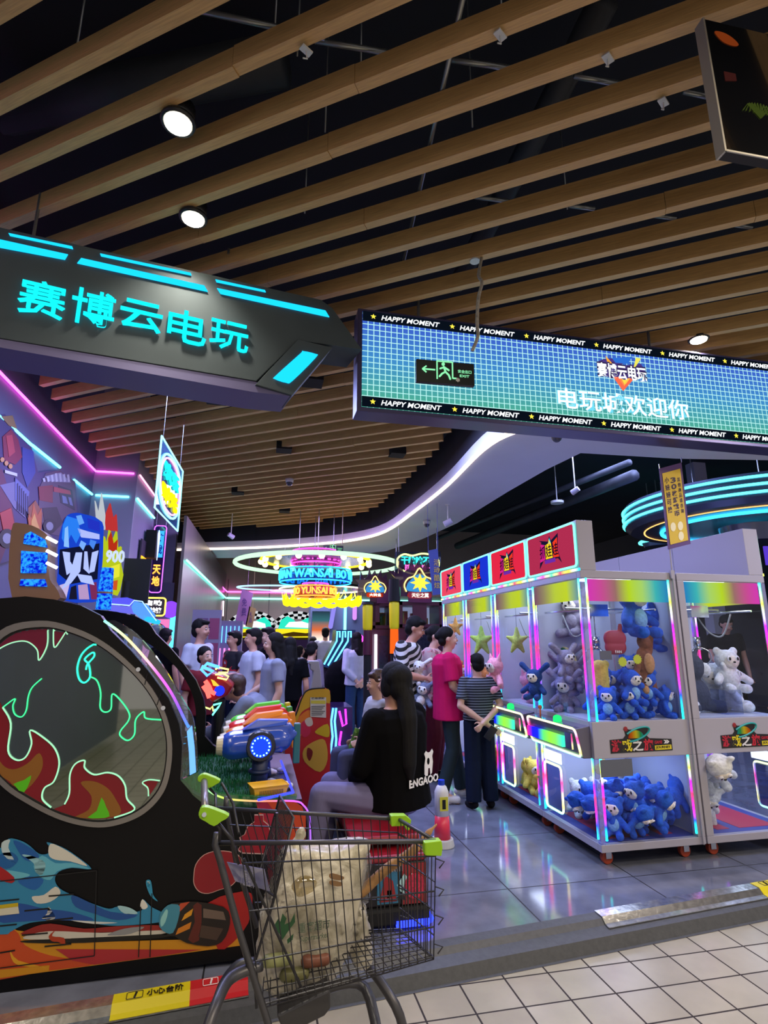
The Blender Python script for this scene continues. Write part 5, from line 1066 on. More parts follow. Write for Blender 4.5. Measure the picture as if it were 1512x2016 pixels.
for q, c in (([(118, 1152), (138, 1146), (130, 1180), (116, 1180)], '#c8b8e8'), ([(140, 1156), (150, 1152), (152, 1180), (136, 1180)], '#181830'), ([(154, 1152), (172, 1150), (176, 1180), (156, 1180)], '#b898c8'), ([(176, 1148), (190, 1146), (192, 1180), (180, 1180)], '#7a2c58'), ([(150, 1016), (160, 1014), (166, 1030), (156, 1034)], '#6aa8f8'), ([(128, 1040), (134, 1036), (136, 1078), (126, 1076)], '#8ac0ff'), ([(160, 1064), (170, 1070), (164, 1084), (156, 1074)], '#7ab0ff'), ([(178, 1062), (190, 1066), (184, 1082), (176, 1072)], '#4a88f0')):
    MB().poly([L(iq(*p, .011)) for p in q], V((0, -.003, 0))).build('painted_piece', emi('ice'+c, c, .8), t)
for q in ([(124, 1086), (138, 1088), (138, 1105), (148, 1120), (132, 1132), (128, 1110)], [(150, 1088), (162, 1088), (158, 1125), (140, 1148), (122, 1160), (138, 1132)], [(167, 1086), (172, 1086), (176, 1130), (165, 1120)], [(182, 1088), (194, 1084), (186, 1125), (176, 1128)], [(152, 1130), (180, 1134), (186, 1152), (160, 1146)]):
    MB().poly([L(iq(*p, .014)) for p in q], V((0, -.008, 0))).build('raised_letter', emi('letter_lilac', '#a8b8f8', .95), t)
c0 = at(203, 1200, Y=3.5); t = thing('glitter_drum', 'small glowing blue glitter drum at the right end of the cabinet roof', 'lamp', c0)
MB().cyl((0, 0, 0), (0, 0, .09), .04).cyl((0, 0, .10), (0, 0, .24), .04, .032).build('drum', glit(), t, smooth=False); MB().cyl((0, 0, .09), (0, 0, .10), .042).build('band', mat('tan_frame', ''), t)
c0 = at(222, 1165, Y=5.4); t = thing('flame_marquee', 'yellow and green flame shaped marquee with red spikes behind the ice figure', 'marquee', c0); L = lambda v: v-c0
def qf(x, y, o=0): return at(x, y, Y=5.4-o)
MB().poly([L(qf(*p)) for p in [(202, 1165), (196, 1100), (204, 1055), (208, 1075), (214, 1040), (220, 1065), (228, 1045), (230, 1080), (237, 1075), (236, 1110), (240, 1130), (234, 1160), (228, 1172)]], V((0, .06, 0))).build('flame_board', emi('flame_lime', '#b8c820', .8), t)
for q, c in (([(213, 1060), (219, 1046), (224, 1070), (232, 1062), (230, 1085), (214, 1085)], '#b83018'), ([(205, 1120), (236, 1110), (235, 1135), (206, 1145)], '#e8e838'), ([(206, 1148), (232, 1142), (230, 1162), (210, 1160)], '#d05820')):
    MB().poly([L(qf(*p, .01)) for p in q], V((0, -.006, 0))).build('flame_patch', emi('fp'+c, c, .8), t)
text('numerals', '900', L(qf(207, 1108, .012)), X, Z, .16, .12, emi('numeral_pale', '#c8d8f0', .9), t, bold=.04)
MB().cyl((.1, .03, -c0.z), (.1, .03, .1), .03).build('post', BLK, t)
for q, c in (([(190, 1040), (186, 985), (193, 1010), (199, 970), (205, 1010), (208, 1042)], '#c8d0d8'), ([(206, 1042), (208, 1010), (216, 990), (222, 1020), (228, 1012), (230, 1045)], '#c83838')):
    MB().poly([L(qf(*p, .01)) for p in q], V((0, .04, 0))).build('spike', emi('spk'+c, c, .7), t)
o = MB().box((0, 0, 0), (.24, .03, .42)).box((.1, .005, -1.8), (.14, .025, 0)).build('speaker_box', BLK); o.location = at(236, 1187, Y=5.6); tag(o, 'black rectangular panel beside the flame marquee', 'panel')
# hexagonal blue glass pieces on the next cabinet roof
c0 = at(250, 1222, Y=4.3); t = thing('crystal_roof', 'glowing blue faceted roof piece of the cabinet behind', 'marquee', c0); L = lambda v: v-c0
for q, c in (([(207, 1178), (250, 1176), (262, 1182), (256, 1192), (212, 1186)], '#5a58f0'), ([(204, 1190), (254, 1194), (262, 1208), (214, 1202)], '#6a6ae8'), ([(264, 1184), (278, 1186), (296, 1210), (282, 1222), (262, 1206), (258, 1194)], '#5a9cf0'), ([(282, 1210), (306, 1220), (302, 1228), (280, 1222)], '#30c8f0')):
    MB().poly([L(at(*p, Y=4.3)) for p in q], V((0, .25, 0))).build('crystal', emi('cr'+c, c, .9), t, bevel=.004)
MB().tube([L(at(*p, Y=4.29)) for p in ((203, 1188), (255, 1192), (264, 1182), (280, 1184), (300, 1212), (308, 1222))], .004, 6).build('edge_light', emi('crystal_edge', '#90b8ff', 2), t)
# wall mural: cut-out fire engine boards
def mu(x, y, o=0): return at(x, y, X=-2.09+o)
c0 = mu(70, 1080); t = thing('wall_mural', 'cut-out fire engine mural on the left wall under the cyan tube', 'mural', c0); L = lambda v: v-c0
def mb_(pts, c, lay, nm='mural_piece'): return MB().poly([L(mu(*p, .02+.002*lay)) for p in pts], V((-.004, 0, 0))).build(nm, mat('mural'+c, c, .5), t)
mb_([(-60, 820), (10, 815), (30, 850), (62, 880), (75, 930), (115, 925), (148, 948), (155, 1010), (150, 1060), (-60, 1130)], '#3a2f62', 0)
mb_([(2, 820), (25, 818), (34, 845), (18, 838)], '#8a6a48', 2); mb_([(5, 860), (22, 845), (36, 865), (44, 900), (30, 915), (8, 905)], '#7a1c3c', 2); mb_([(12, 858), (24, 856), (30, 890), (18, 900)], '#a83848', 3)
mb_([(-60, 900), (5, 925), (20, 975), (30, 1030), (0, 1110), (-60, 1120)], '#5a1c40', 1); mb_([(0, 955), (30, 948), (55, 975), (50, 1020), (28, 1000)], '#6c6690', 2); mb_([(44, 880), (66, 888), (70, 930), (54, 960), (44, 930)], '#2a3c88', 2)
mb_([(78, 960), (90, 932), (118, 925), (146, 950), (152, 1010), (148, 1060), (90, 1050), (76, 1010)], '#54405c', 2); mb_([(76, 958), (104, 955), (104, 990), (78, 985)], '#7a1c30', 3); mb_([(115, 955), (142, 965), (148, 1005), (120, 990)], '#26243c', 3); mb_([(84, 1000), (112, 998), (124, 1030), (106, 1048), (88, 1034)], '#2a2030', 3)
mb_([(56, 1000), (70, 985), (84, 1010), (80, 1050), (58, 1040)], '#8a4a30', 3); mb_([(30, 940), (58, 968), (54, 1008), (30, 985)], '#5c62a0', 3)
for i, p in enumerate(((5, 905), (13, 912), (21, 918))): mb_([(p[0]+4*math.cos(a), p[1]+5*math.sin(a)) for a in np.linspace(0, 2*PI, 9)[:-1]], '#c88a60', 4)
for k in range(7): mb_([(84+k*8, 936-k*1.2+abs(k-3)*2), (88+k*8, 935-k*1.2+abs(k-3)*2), (90+k*8, 948), (86+k*8, 949)], '#c0bcd0', 4)
for k in range(6): mb_([(34+k*4, 952+k*5), (36+k*4, 951+k*5), (36+k*4, 1004+k*3), (34+k*4, 1004+k*3)], '#2c2850', 4)
for x, y, r in ((98, 1036, 13), (136, 1030, 12), (14, 1060, 16)):
    mb_([(x+r*math.cos(a), y+r*1.2*math.sin(a)) for a in np.linspace(0, 2*PI, 15)[:-1]], '#1c1828', 4); mb_([(x+r*.55*math.cos(a), y+r*.66*math.sin(a)) for a in np.linspace(0, 2*PI, 13)[:-1]], '#8a86a0', 5)
mb_([(58, 1048), (54, 1010), (62, 1020), (66, 990), (74, 1015), (82, 1000), (82, 1040), (74, 1056)], '#b8582c', 4); mb_([(62, 1046), (62, 1026), (68, 1010), (74, 1030), (78, 1040), (70, 1052)], '#d89a50', 5)
mb_([(106, 958), (138, 966), (140, 974), (106, 968)], '#a83848', 4); mb_([(122, 975), (130, 978), (134, 992), (124, 990)], '#7078a8', 4); mb_([(134, 978), (140, 980), (144, 996), (138, 994)], '#7078a8', 4); mb_([(10, 925), (34, 932), (34, 938), (10, 931)], '#c8c4d8', 4)
mb_([(0, 1010), (22, 1000), (30, 1040), (10, 1060)], '#a83030', 3); mb_([(88, 938), (120, 930), (140, 950), (100, 948)], '#8c88a8', 3)
p = at(-20, 1180, Y=2.93); o = MB().poly([at(*q, Y=2.93)-p for q in spline([(-60, 1135), (0, 1125), (24, 1130), (38, 1150), (32, 1175), (10, 1190), (-60, 1230)], 3)], V((0, .05, 0))).build('roof_fin', mat('teal_paint', '#1c5a88', .4), None); o.location = p; tag(o, 'teal and blue rounded roof fin at the left edge on the flame cabinet', 'roof fin')
# wall pieces on the column side
c0 = at(290, 1060, X=-1.58); t = thing('icecream_sign', 'small white and blue lit ice cream shaped sign on a dark box on the column', 'sign', c0)
MB().box((0, -.12, -.28), (.14, .12, .1)).build('box', BLK, t); MB().poly([V((.145, a, b)) for a, b in ((-.08, .06), (-.02, .12), (.06, .05), (.05, -.1), (0, -.3), (-.04, -.1))], V((.01, 0, 0))).build('lit_shape', emi('lit_ice', '#b8c8ff', 1.6), t)
c0 = at(280, 1110, X=-1.58); t = thing('poster_light', 'tall dark poster with a glowing orange band on the column side', 'poster', c0)
MB().box((0, -.25, -.35), (.02, .25, .3)).build('board', mat('poster_dark', '#2a2034', .5), t); MB().box((.02, -.22, -.02), (.03, .22, .08)).build('band', emi('orange_band', '#ffa028', 2), t)
c0 = at(311, 1100, Y=8.7); t = thing('vertical_neon_sign', 'narrow hanging neon sign with blue and orange characters beyond the column', 'neon sign', c0)
MB().box((-.09, 0, -.52), (.09, .02, .52)).build('board', glass('neon_back', '#c0b8e0', .1, opac=.3, ocol='#403a70'), t)
MB().tube([V((-.085+a, -.01, -.5+b)) for a, b in rrect(.17, 1.0, .04, 3)], .008, 6, closed=True).build('neon_frame', emi('violet_neon', '#c060ff', 2.2), t)
MB().box((-.06, -.02, .02), (.06, -.01, .42)).build('backing', emi('blue_glow', '#38a8ff', 1.2), t)
MB().cyl((-.07, 0, .5), (-.07, 0, 4.6-c0.z), .004).cyl((.07, 0, .5), (.07, 0, 4.6-c0.z), .004).build('hanging_wire', WIRE, t)
text('neon_lettering', '游戏', (-.055, -.03, .05), X, Z, .11, .34, emi('navy_text', '#1840a0', .8), t, bold=.03, vert=True); text('neon_lettering', '天地', (-.055, -.03, -.42), X, Z, .11, .34, emi('orange_text', '#ffa040', 2), t, bold=.03, vert=True)
# photo booth
c0 = at(325, 1252, Y=8.9); wb = at(352, 1252, Y=8.9).x-at(290, 1252, Y=8.9).x
t = thing('photo_booth', 'photo booth with pink glowing front and a cyan light column at the rear left', 'photo booth', (at(290, 1252, Y=8.9).x, 8.6, 0)); zt_ = at(320, 1205, Y=8.6).z
MB().box((-.3, .05, 0), (wb, .4, zt_)).build('body', LIL, t); MB().box((.0, .03, at(0, 1290, Y=8.6).z*0+.9), (wb*.75, .045, zt_-.1)).build('glowing_front', emi('booth_pink', '#f080c0', .9), t)
MB().box((wb*.78, .0, .9), (wb*.95, .04, zt_-.05)).build('light_column', emi('booth_cyan', '#40c8ff', 3), t)
MB().ball((wb*.35, .02, zt_-.35), (.18, .02, .2), 16, 10).build('mirror', mat('mirror', '#8aa0b0', .1, .9), t)
c0 = at(292, 1212, Y=8.4); t = thing('booth_sign', 'square white lettered sign with a yellow neon border over the photo booth', 'sign', c0); sw = at(324, 1212, Y=8.4).x-c0.x; sh = at(292, 1177, Y=8.4).z-c0.z
MB().box((-.1, 0, 0), (sw, .05, sh)).build('board', emi('sign_dim', '#403848', .6), t); MB().tube([V((-.1+a, -.01, b)) for a, b in rrect(sw+.1, sh, .04, 3)], .012, 6, closed=True).build('neon_border', emi('border_yellow', '#ffd850', 2.5), t)
WTX = emi('white_text', '#ffffff', 2.2); text('lettering', '自助', (-.05, -.02, sh*.55), X, Z, sw, sh*.32, WTX, t, bold=.05); text('lettering', '自拍馆', (-.05, -.02, sh*.14), X, Z, sw, sh*.32, WTX, t, bold=.04)
o = MB().ball((0, 0, 0), (.12, .05, .12), 18, 10).build('violet_dome', emi('violet_dome', '#8040ff', 1.2), None, smooth=True); o.location = at(336, 1200, Y=8.5); tag(o, 'small violet half dome lamp right of the yellow bordered sign', 'lamp')
# white poster wall behind the young man in white
c0 = at(364, 1400, Y=8.0); t = thing('poster_stand', 'tall pale panel with pink posters behind the young man in a white shirt', 'panel', (c0.x, 8.0, 0)); wq = at(430, 1300, Y=8.0).x-c0.x; zt_ = at(362, 1200, Y=8.0).z
MB().box((0, 0, 0), (wq, .06, zt_)).build('panel', mat('pale_panel', '#8b86a2', .5), t)
for i in range(3):
    for j in range(2): MB().box((wq*(.18+.42*j), -.004, .75+i*.33), (wq*(.55+.4*j), 0, 1.03+i*.33)).box((wq*(.22+.42*j), -.006, .8+i*.33), (wq*(.45+.4*j), -.004, .9+i*.33)).build('poster', mat('poster_pink%d' % j, ('#6a4a78', '#93406a')[j], .5), t)
# ================================================================= REAR OF THE ARCADE
def circ(R, z, n=48, cx=0, cy=0): return [V((cx+math.cos(a)*R, cy+math.sin(a)*R, z)) for a in np.linspace(0, 2*PI, n+1)[:-1]]
RY = 9.6
def rc(x, y): return at(x, y, Y=RY)
c0 = rc(626, 1112); pxm = (rc(726, 1112)-rc(626, 1112)).x/100
t = thing('ring_chandelier', 'wide pale green glowing ring lamp around the lettered chandelier', 'chandelier', c0)
MB().tube(circ(156*pxm, 0), .035, 8, closed=True).build('light_ring', emi('pale_green_ring', '#b8f0c0', 1.3), t); MB().cyl((0, 156*pxm, 0), (0, 156*pxm, 1.5), .01).cyl((156*pxm, 0, 0), (156*pxm, 0, 1.5), .01).build('suspension_rod', WIRE, t)
c0 = rc(622, 1118); t = thing('lettered_chandelier', 'chandelier of stacked round bands with glowing letters and a yellow bulb ring', 'chandelier', c0)
yr = 104*pxm; MB().tube(circ(yr, .12), .028, 8, closed=True).build('bulb_ring', emi('yellow_ring', '#ffc828', 2), t)
m = MB()
for p in circ(yr, .08, 16): m.ball(p, .05, 10, 6)
m.build('bulbs', emi('warm_bulb', '#fff0a0', 6), t)
def band(R, z0, h, s, col, gcol, nm, st_=1.6):
    n = 64; vs = circ(R, z0, n)+circ(R, z0+h, n)
    b = MB().add(vs, [(k, (k+1) % n, n+(k+1) % n, n+k) for k in range(n)]).build('band', glass('bandglass'+nm, gcol, .05, opac=.25, ocol=gcol), t)
    MB().tube(circ(R+.005, z0), .012, 6, closed=True).tube(circ(R+.005, z0+h), .012, 6, closed=True).build('band_rim', emi('bandrim'+nm, col, st_), b)
    v, f, d = glyphs(s+'  ', .02, 0, 1, .1); full = 2*PI; vs = []
    for a, bb, cc in v:
        th = -PI/2+a*full; r = R+.01+cc*.02; vs.append(V((math.cos(th)*r, math.sin(th)*r, z0+h*.15+bb*h*.7)))
    MB().add(vs, f).build('lettering', emi('bandtext'+nm, col, st_*1.3), b)
band(38*pxm, -.50, .17, 'SAI BO YUN DIAN WAN SAI BO YUN', '#ffa040', '#c08050', 'o')
band(67*pxm, -.26, .21, 'SAI BO YUN DIAN WAN  SAI BO YUN DIAN WAN', '#38b8ff', '#4080c0', 'c')
band(46*pxm, .06, .22, 'SAI BO YUN DIAN WAN SAI BO YUN', '#ff50d8', '#c050a0', 'm')
band(24*pxm, -.42, .14, 'SAI BO YUN', '#e050ff', '#8050a0', 'v')
for a in (0, PI/2, PI, 1.5*PI): MB().cyl((math.cos(a)*.3, math.sin(a)*.3, 0), (math.cos(a)*.3, math.sin(a)*.3, 4.6-c0.z), .008).build('suspension_rod', WIRE, t)
MB().cyl((0, 0, .11), (0, 0, .15), yr-.1, seg=40).build('canopy', mat('canopy_dark', '#22242c', .25, .6), t)
c0 = at(635, 1161, Y=11); px2 = (at(735, 1161, Y=11)-at(635, 1161, Y=11)).x/100
t = thing('banana_garland', 'round canopy with glowing yellow bananas hanging around its rim', 'chandelier', c0)
MB().tube(circ(82*px2, 0), .014, 6, closed=True).build('rim_light', emi('rim_white', '#ffffe0', 1.5), t); MB().cyl((0, 0, .01), (0, 0, .06), 80*px2, seg=40).build('canopy', mat('canopy_dark', ''), t)
YN = emi('banana_yellow', '#ffe818', 1.5)
for k in range(16):
    a = 2*PI*k/16; c = V((math.cos(a)*70*px2, math.sin(a)*70*px2, -.06)); d = V((-math.sin(a), math.cos(a), 0))
    pts = [c+d*(.24*math.cos(u))+V((0, 0, -.20*math.sin(u)-.02)) for u in np.linspace(.15, PI*.8, 9)]
    MB().tube(pts, [.012, .03, .045, .05, .05, .045, .035, .02, .012], 8).build('banana', YN, t, smooth=True)
    MB().tube([c+d*(.2+.12*math.cos(u))+V((0, 0, -.16*math.sin(u))) for u in np.linspace(0, PI, 8)], .005, 6).build('neon_swag', emi('swag', '#fff060', 2), t)
MB().cyl((0, 0, .05), (0, 0, 4.6-c0.z), .01).build('suspension_rod', WIRE, t)
c0 = at(560, 1158, Y=10.4); t = thing('oval_neon', 'thin flattened pink and cyan neon oval left of the banana ring', 'neon ring', c0)
MB().tube([V((.85*math.cos(a), .5*math.sin(a), 0)) for a in np.linspace(0, 2*PI, 40)[:-1]], .014, 6, closed=True).build('outer_tube', emi('oval_blue', '#a0d8ff', 1.6), t); MB().tube([V((.3+.55*math.cos(a), .3*math.sin(a), -.05)) for a in np.linspace(0, 2*PI, 40)[:-1]], .010, 6, closed=True).build('inner_tube', emi('oval_pink', '#ffa8d8', 1.6), t)
MB().cyl((0, .5, 0), (0, .5, 4.6-c0.z), .006).build('suspension_rod', WIRE, t)
# cloud neon board and crest signs with cabinets
c0 = at(778, 1130, Y=8.5); q8 = lambda x, y, o=0: at(x, y, Y=8.5-o)
t = thing('cloud_sign', 'cloud shaped neon board with cyan and pink Chinese characters', 'neon sign', c0); L = lambda v: v-c0
MB().poly([L(q8(*p)) for p in ((777, 1086), (868, 1086), (868, 1134), (777, 1134))], V((0, .01, 0))).build('clear_board', glass('cloud_board', '#a0a8c0', .1, opac=.2, ocol='#404a60'), t)
MB().tube([L(q8(p[0], p[1], .02)) for p in spline([(782, 1108), (784, 1098), (796, 1091), (812, 1094), (830, 1090), (848, 1092), (860, 1098), (864, 1110), (858, 1124), (840, 1128), (815, 1130), (795, 1124), (784, 1116)], 4)], .014, 6, closed=True).build('cloud_outline', emi('cloud_neon', '#e8ff90', 2), t)
text('neon_lettering', '干啥啥不行', L(q8(790, 1111, .02)), X, Z, L(q8(860, 1111)).x-L(q8(790, 1111)).x, .14, emi('teal_char', '#30f0e0', 2), t, bold=.02); text('neon_lettering', '抓娃娃第一名', L(q8(797, 1123, .02)), X, Z, L(q8(860, 1111)).x-L(q8(797, 1111)).x, .10, emi('pink_char', '#f060c0', 1.8), t, bold=.02)
MB().cyl(L(q8(785, 1086)), L(q8(785, 1086))+Z*1.5, .004).cyl(L(q8(860, 1086)), L(q8(860, 1086))+Z*1.5, .004).build('wire', WIRE, t)
def crest(cx_, cy_, w_, Yd, label, tx):
    c0 = at(cx_, cy_+20, Y=Yd); s = (at(cx_+w_, cy_, Y=Yd)-at(cx_, cy_, Y=Yd)).x/50
    t = thing('crest_sign', label, 'neon sign', c0)
    P = lambda u, v, o=0, *_: V((u*s, -o, v*s))
    MB().poly([P(*p) for p in ((-70, -6), (-66, 40), (-90, 66), (-60, 56), (-58, 92), (-44, 60), (-30, 70), (-22, 104), (-14, 74), (0, 96), (10, 72), (26, 100), (30, 66), (48, 86), (52, 50), (70, 70), (62, 30), (68, -6))], V((0, .03, 0))).build('spiky_backboard', glass('spiky', '#b8a8b8', .2, opac=.5, ocol='#5a3a4a'), t)
    m = MB().tube(spline([P(*p, .02) for p in ((-38, 6), (-44, 24), (-34, 42), (-16, 50), (0, 72), (16, 50), (34, 42), (44, 24), (38, 6))], 4, closed=False), 1.8*s, 6); m.build('crest_outline', emi('crest_yellow', '#fff080', 2), t)
    MB().poly([P(p[0], p[1], .015) for p in spline([(-32, 8), (-36, 24), (-26, 38), (0, 56), (26, 38), (36, 24), (32, 8)], 3)], V((0, .005, 0))).build('crest_panel', emi('crest_blue', '#3a90d0', .9), t)
    MB().poly([P(a*.55, b*.5+18, .03) for a, b in star(0, 26, 52, 8, .5)], V((0, -.005, 0))).build('gold_burst', emi('crest_gold', '#ffc840', 1.4), t)
    b = MB().poly([P(a-34, b-12) for a, b in rrect(68, 18, 8)], V((0, -.01, 0))).build('name_plate', emi('plate_red', '#c03010', 1.0), t); text('lettering', tx, P(-24, -9, .032), X, Z, 48*s, 12*s, emi('plate_text', '#fff8e0', 2), b, depth=.004)
    MB().box((-20*s, .0, -.4), (20*s, .02, -10*s)).build('bracket', mat('maroon_metal', '#4a1a30', .4), t)
crest(738, 1150, 24, 8.0, 'spiky backed crest sign with a gold burst, the left of two', '大转盘'); crest(826, 1150, 34, 7.6, 'larger spiky backed crest sign with a gold burst, the right of two', '天使之翼')
MAR = mat('maroon_metal', ''); 
def cabinet(x0, x1, yt, yb, Yd, label, scr, group=None):
    a, b = at(x0, yt, Y=Yd), at(x1, yb, Y=Yd); wv = b.x-a.x
    t = thing('prize_cabinet', label, 'prize cabinet', (a.x, Yd, 0)); zb2, zt2 = b.z, a.z
    MB().box((0, .02, 0), (wv, .6, zb2)).box((0, .5, zb2), (wv, .6, zt2)).box((0, 0, zt2-.06), (wv, .6, zt2)).box((0, 0, zb2), (wv, .5, zb2+.05)).box((0, 0, zb2), (.05, .5, zt2)).box((wv-.05, 0, zb2), (wv, .5, zt2)).build('frame', MAR, t, bevel=.004)
    MB().box((.05, .48, zb2+.05), (wv-.05, .5, zt2-.06)).build('lit_back', emi('litback'+scr, scr, .5), t); m = MB()
    for i in range(5): m.box((.1+i*(wv-.25)/5, .3, zb2+.05), (.1+i*(wv-.25)/5+.1, .38, zb2+.05+.08+.12*random.random()))
    m.build('prize_boxes', mat('pb'+scr, '#b86a3a', .5), t); MB().box((.04, .008, zb2+.04), (wv-.04, .012, zt2-.05)).build('glass', CGL, t)
    MB().box((wv*.2, -.01, zt2-.02), (wv*.75, 0, zt2+.18)).build('name_board', mat('maroon_board', '#5a1c48', .4), t)
    MB().box((.1, .0, .6), (wv-.1, .018, zb2-.1)).build('display', mat('dark_panel', '#20222e', .2, noise=.5, nscale=30), t)
    return t
cabinet(733, 777, 1185, 1238, 8.0, 'maroon framed prize cabinet under the left crest sign', '#7080a0'); cabinet(786, 872, 1183, 1236, 7.6, 'wide maroon framed prize cabinet under the right crest sign', '#a0a8c8')
MB_ = [tag(MB().cyl(at(740, 1249, Y=7.97), V((at(740, 1249, Y=7.97).x, 7.97, .02)), .02).build('light_tube', emi('white_bar', ''), None), 'thin vertical white light tube under the left maroon cabinet', 'light tube')]
for x, y0, y1, lb in ((724, 1196, 1236, 'left'), (776, 1190, 1234, 'right')):
    a, b = at(x, y0, Y=7.4), at(x, y1, Y=7.4); t = thing('padded_post', lb+' yellow padded post with a black cap between the crest sign cabinets', 'post', (a.x, 7.4, 0))
    MB().cyl((0, 0, 0), (0, 0, b.z), .05).build('stem', BLK, t); m = MB().cap((0, 0, b.z), (0, 0, a.z), .065, .07); m.build('yellow_pad', mat('yellow_pad', '#e8d810', .5), t, smooth=True); MB().cyl((0, 0, a.z+.04), (0, 0, a.z+(.34 if lb == 'right' else .08)), .085, .07).build('cap', BLK, t)
    MB().cyl((0, 0, b.z-.35), (0, 0, b.z-.02), .06, .055).build('orange_base', emi('orange_post', '#ff6a20', .8) if lb == 'right' else MAR, t)
c = [at(x, y, Y=6.9) for x, y in ((852, 1172), (868, 1170), (862, 1080), (843, 1084))]
o = MB().poly([v-c[0] for v in c], V((0, .006, 0))).cyl(c[3]-c[0], V((c[3].x-c[0].x, 0, 4.6-c[0].z)), .003).cyl(c[2]-c[0], V((c[2].x-c[0].x, 0, 4.6-c[0].z)), .003).build('blue_banner', mat('violet_banner', '#45509c', .6)); o.location = c[0]; tag(o, 'narrow blue violet banner hanging beside the cloud sign', 'banner'); text('lettering', '活动酷炫', V((0.02, -.004, .08)), X, Z, .08, .4, mat('gold_ink', '#c8a850', .5), o, depth=.002, vert=True)
# racing cabinets
def racer(cx_, Yd, label):
    a = at(cx_, 1255, Y=Yd); t = thing('racing_game', label, 'racing game', (a.x, Yd, 0), group='racing cabinets'); ztp = at(cx_, 1205, Y=Yd).z
    k = 1.0
    MB().box((-.5, .2, 0), (.5, .9, .9)).box((-.48, .4, .9), (.48, .9, a.z)).build('body', mat('racer_dark', '#1a1420', .4), t)
    MB().box((-.42, .38, .95), (.42, .4, a.z-.05)).build('screen', emi('racer_screen', '#281c38', .7), t)
    MB().poly([V((u, 0, v)) for u, v in ((-.52, a.z), (.52, a.z), (.56, a.z+.02), (.5, a.z+.2), (-.5, a.z+.2), (-.56, a.z+.02))], V((0, .3, 0))).build('marquee', emi('racer_yellow', '#e8d820', 1.0), t)
    MB().poly([V((u, -.01, a.z+v)) for u, v in ((-.5, .05), (-.1, .13), (.2, .10), (.5, .14), (.3, .03), (-.2, .02))], V((0, -.005, 0))).build('marquee_print', emi('racer_print', '#584010', .5), t)
    n = 14; m = MB(); mw = MB()
    for i in range(n):
        for j in range(3):
            a0_, a1_ = PI*.05+PI*.9*i/n, PI*.05+PI*.9*(i+1)/n; r0, r1 = .28+.06*j, .34+.06*j
            q = [V((math.cos(aa)*r*1.35, .05, a.z+.16+math.sin(aa)*r)) for aa, r in ((a0_, r0), (a1_, r0), (a1_, r1), (a0_, r1))]
            (m if (i+j) % 2 else mw).poly(q, V((0, .03, 0)))
    m.build('checkered_arch', emi('check_black', '#0c0c10', .3), t); mw.build('checkered_arch', emi('check_white', '#d8dce0', .8), t)
    MB().poly([V((u, .03, a.z+.2+v)) for u, v in ((-.45, 0), (-.4, .2), (-.25, .3), (-.1, .22), (.0, .12), (.1, .2), (.28, .28), (.42, .16), (.46, 0))], V((0, .02, 0))).build('teal_print', emi('racer_teal', '#28d8b8', 1.0), t); MB().poly([V((u, .02, a.z+.22+v)) for u, v in ((-.3, .02), (-.2, .14), (.1, .16), (.3, .1), (.32, 0))], V((0, .008, 0))).build('white_print', emi('racer_white', '#e8f4f0', 1.1), t)
    MB().tube(circ(.17, 0, 20), .02, 6, closed=True).build('steering_wheel', DARK, t).location = (0, .1, 1.0)
    MB().box((-.3, -.8, 0), (.3, -.1, .35)).box((-.28, -.85, .3), (.28, -.7, 1.1)).build('seat', mat('racer_seat', '#50102a', .5), t, bevel=.03)
racer(495, 13.6, 'racing cabinet with checkered arch and yellow marquee, left of the pair at the far wall'); racer(585, 13.6, 'racing cabinet with checkered arch and yellow marquee, right of the pair at the far wall')
# tall glowing screens and neon game
c0 = at(650, 1250, Y=12.8); t = thing('neon_shooting_booth', 'tall booth with a bright cartoon screen and a vertical cyan neon line', 'arcade machine', (c0.x, 12.8, 0)); z1 = at(650, 1182, Y=12.8).z
MB().box((-.45, 0, 0), (.9, .6, z1)).build('body', mat('booth_blue', '#3c4668', .4), t); MB().box((-.42, -.01, 1.2), (-.02, 0, z1-.25)).build('screen', rainbow('booth_screen', 'Z', 1, 1.1, ['#304840', '#e8e0d0', '#c86030', '#306068', '#203040']), t)
MB().cyl((.33, -.04, 1.2), (.33, -.04, z1+.1), .03).build('cyan_line', emi('booth_line', '#70ffff', 3), t); MB().cap((.55, -.04, 1.9), (.55, -.04, z1-.05), .05).build('pink_lamp', emi('booth_pink2', '#c080e0', 1.2), t, smooth=True); MB().cap((-.0, -.04, 1.7), (.08, -.04, z1-.1), .05).build('violet_lamp', emi('booth_violet', '#8880e0', 1.0), t, smooth=True)
c0 = at(655, 1300, Y=10.2); t = thing('neon_lane_game', 'slanted lane game outlined with parallel blue neon lines behind the woman in white', 'arcade machine', (c0.x, 10.2, 0))
NB = emi('lane_blue', '#58c8ff', 2.6); B0 = lambda x, y: at(x, y, Y=10.2)-V((c0.x, 10.2, 0))
MB().poly([B0(636, 1312), B0(652, 1318), B0(698, 1262), B0(700, 1240), B0(662, 1240), B0(660, 1262)], V((0, .5, 0))).build('lane_bed', mat('lane_bed', '#25486a', .3), t)
for d in (0, 11, 22): MB().tube([B0(638+d*.7, 1308+d*.2), B0(663+d, 1262), B0(664+d, 1243), B0(669+d, 1243), B0(669+d, 1255)], .016, 6).build('neon_line', NB, t)
MB().box((-.4, .1, 0), (.5, .6, 1.0)).build('base', mat('lane_base', '#241430', .4), t)
c0 = at(705, 1250, Y=9.8); t = thing('magenta_arrow_sign', 'magenta neon arrow shape to the right of the lane game', 'neon sign', c0)
MB().poly([at(x, y, Y=9.8)-c0 for x, y in ((704, 1244), (712, 1250), (730, 1268), (724, 1290), (720, 1276), (708, 1260))], V((0, .03, 0))).build('arrow', emi('arrow_magenta', '#f040e8', 2), t); MB().cyl((0, .05, -.2), (0, .05, -c0.z), .03).build('post', DARK, t)
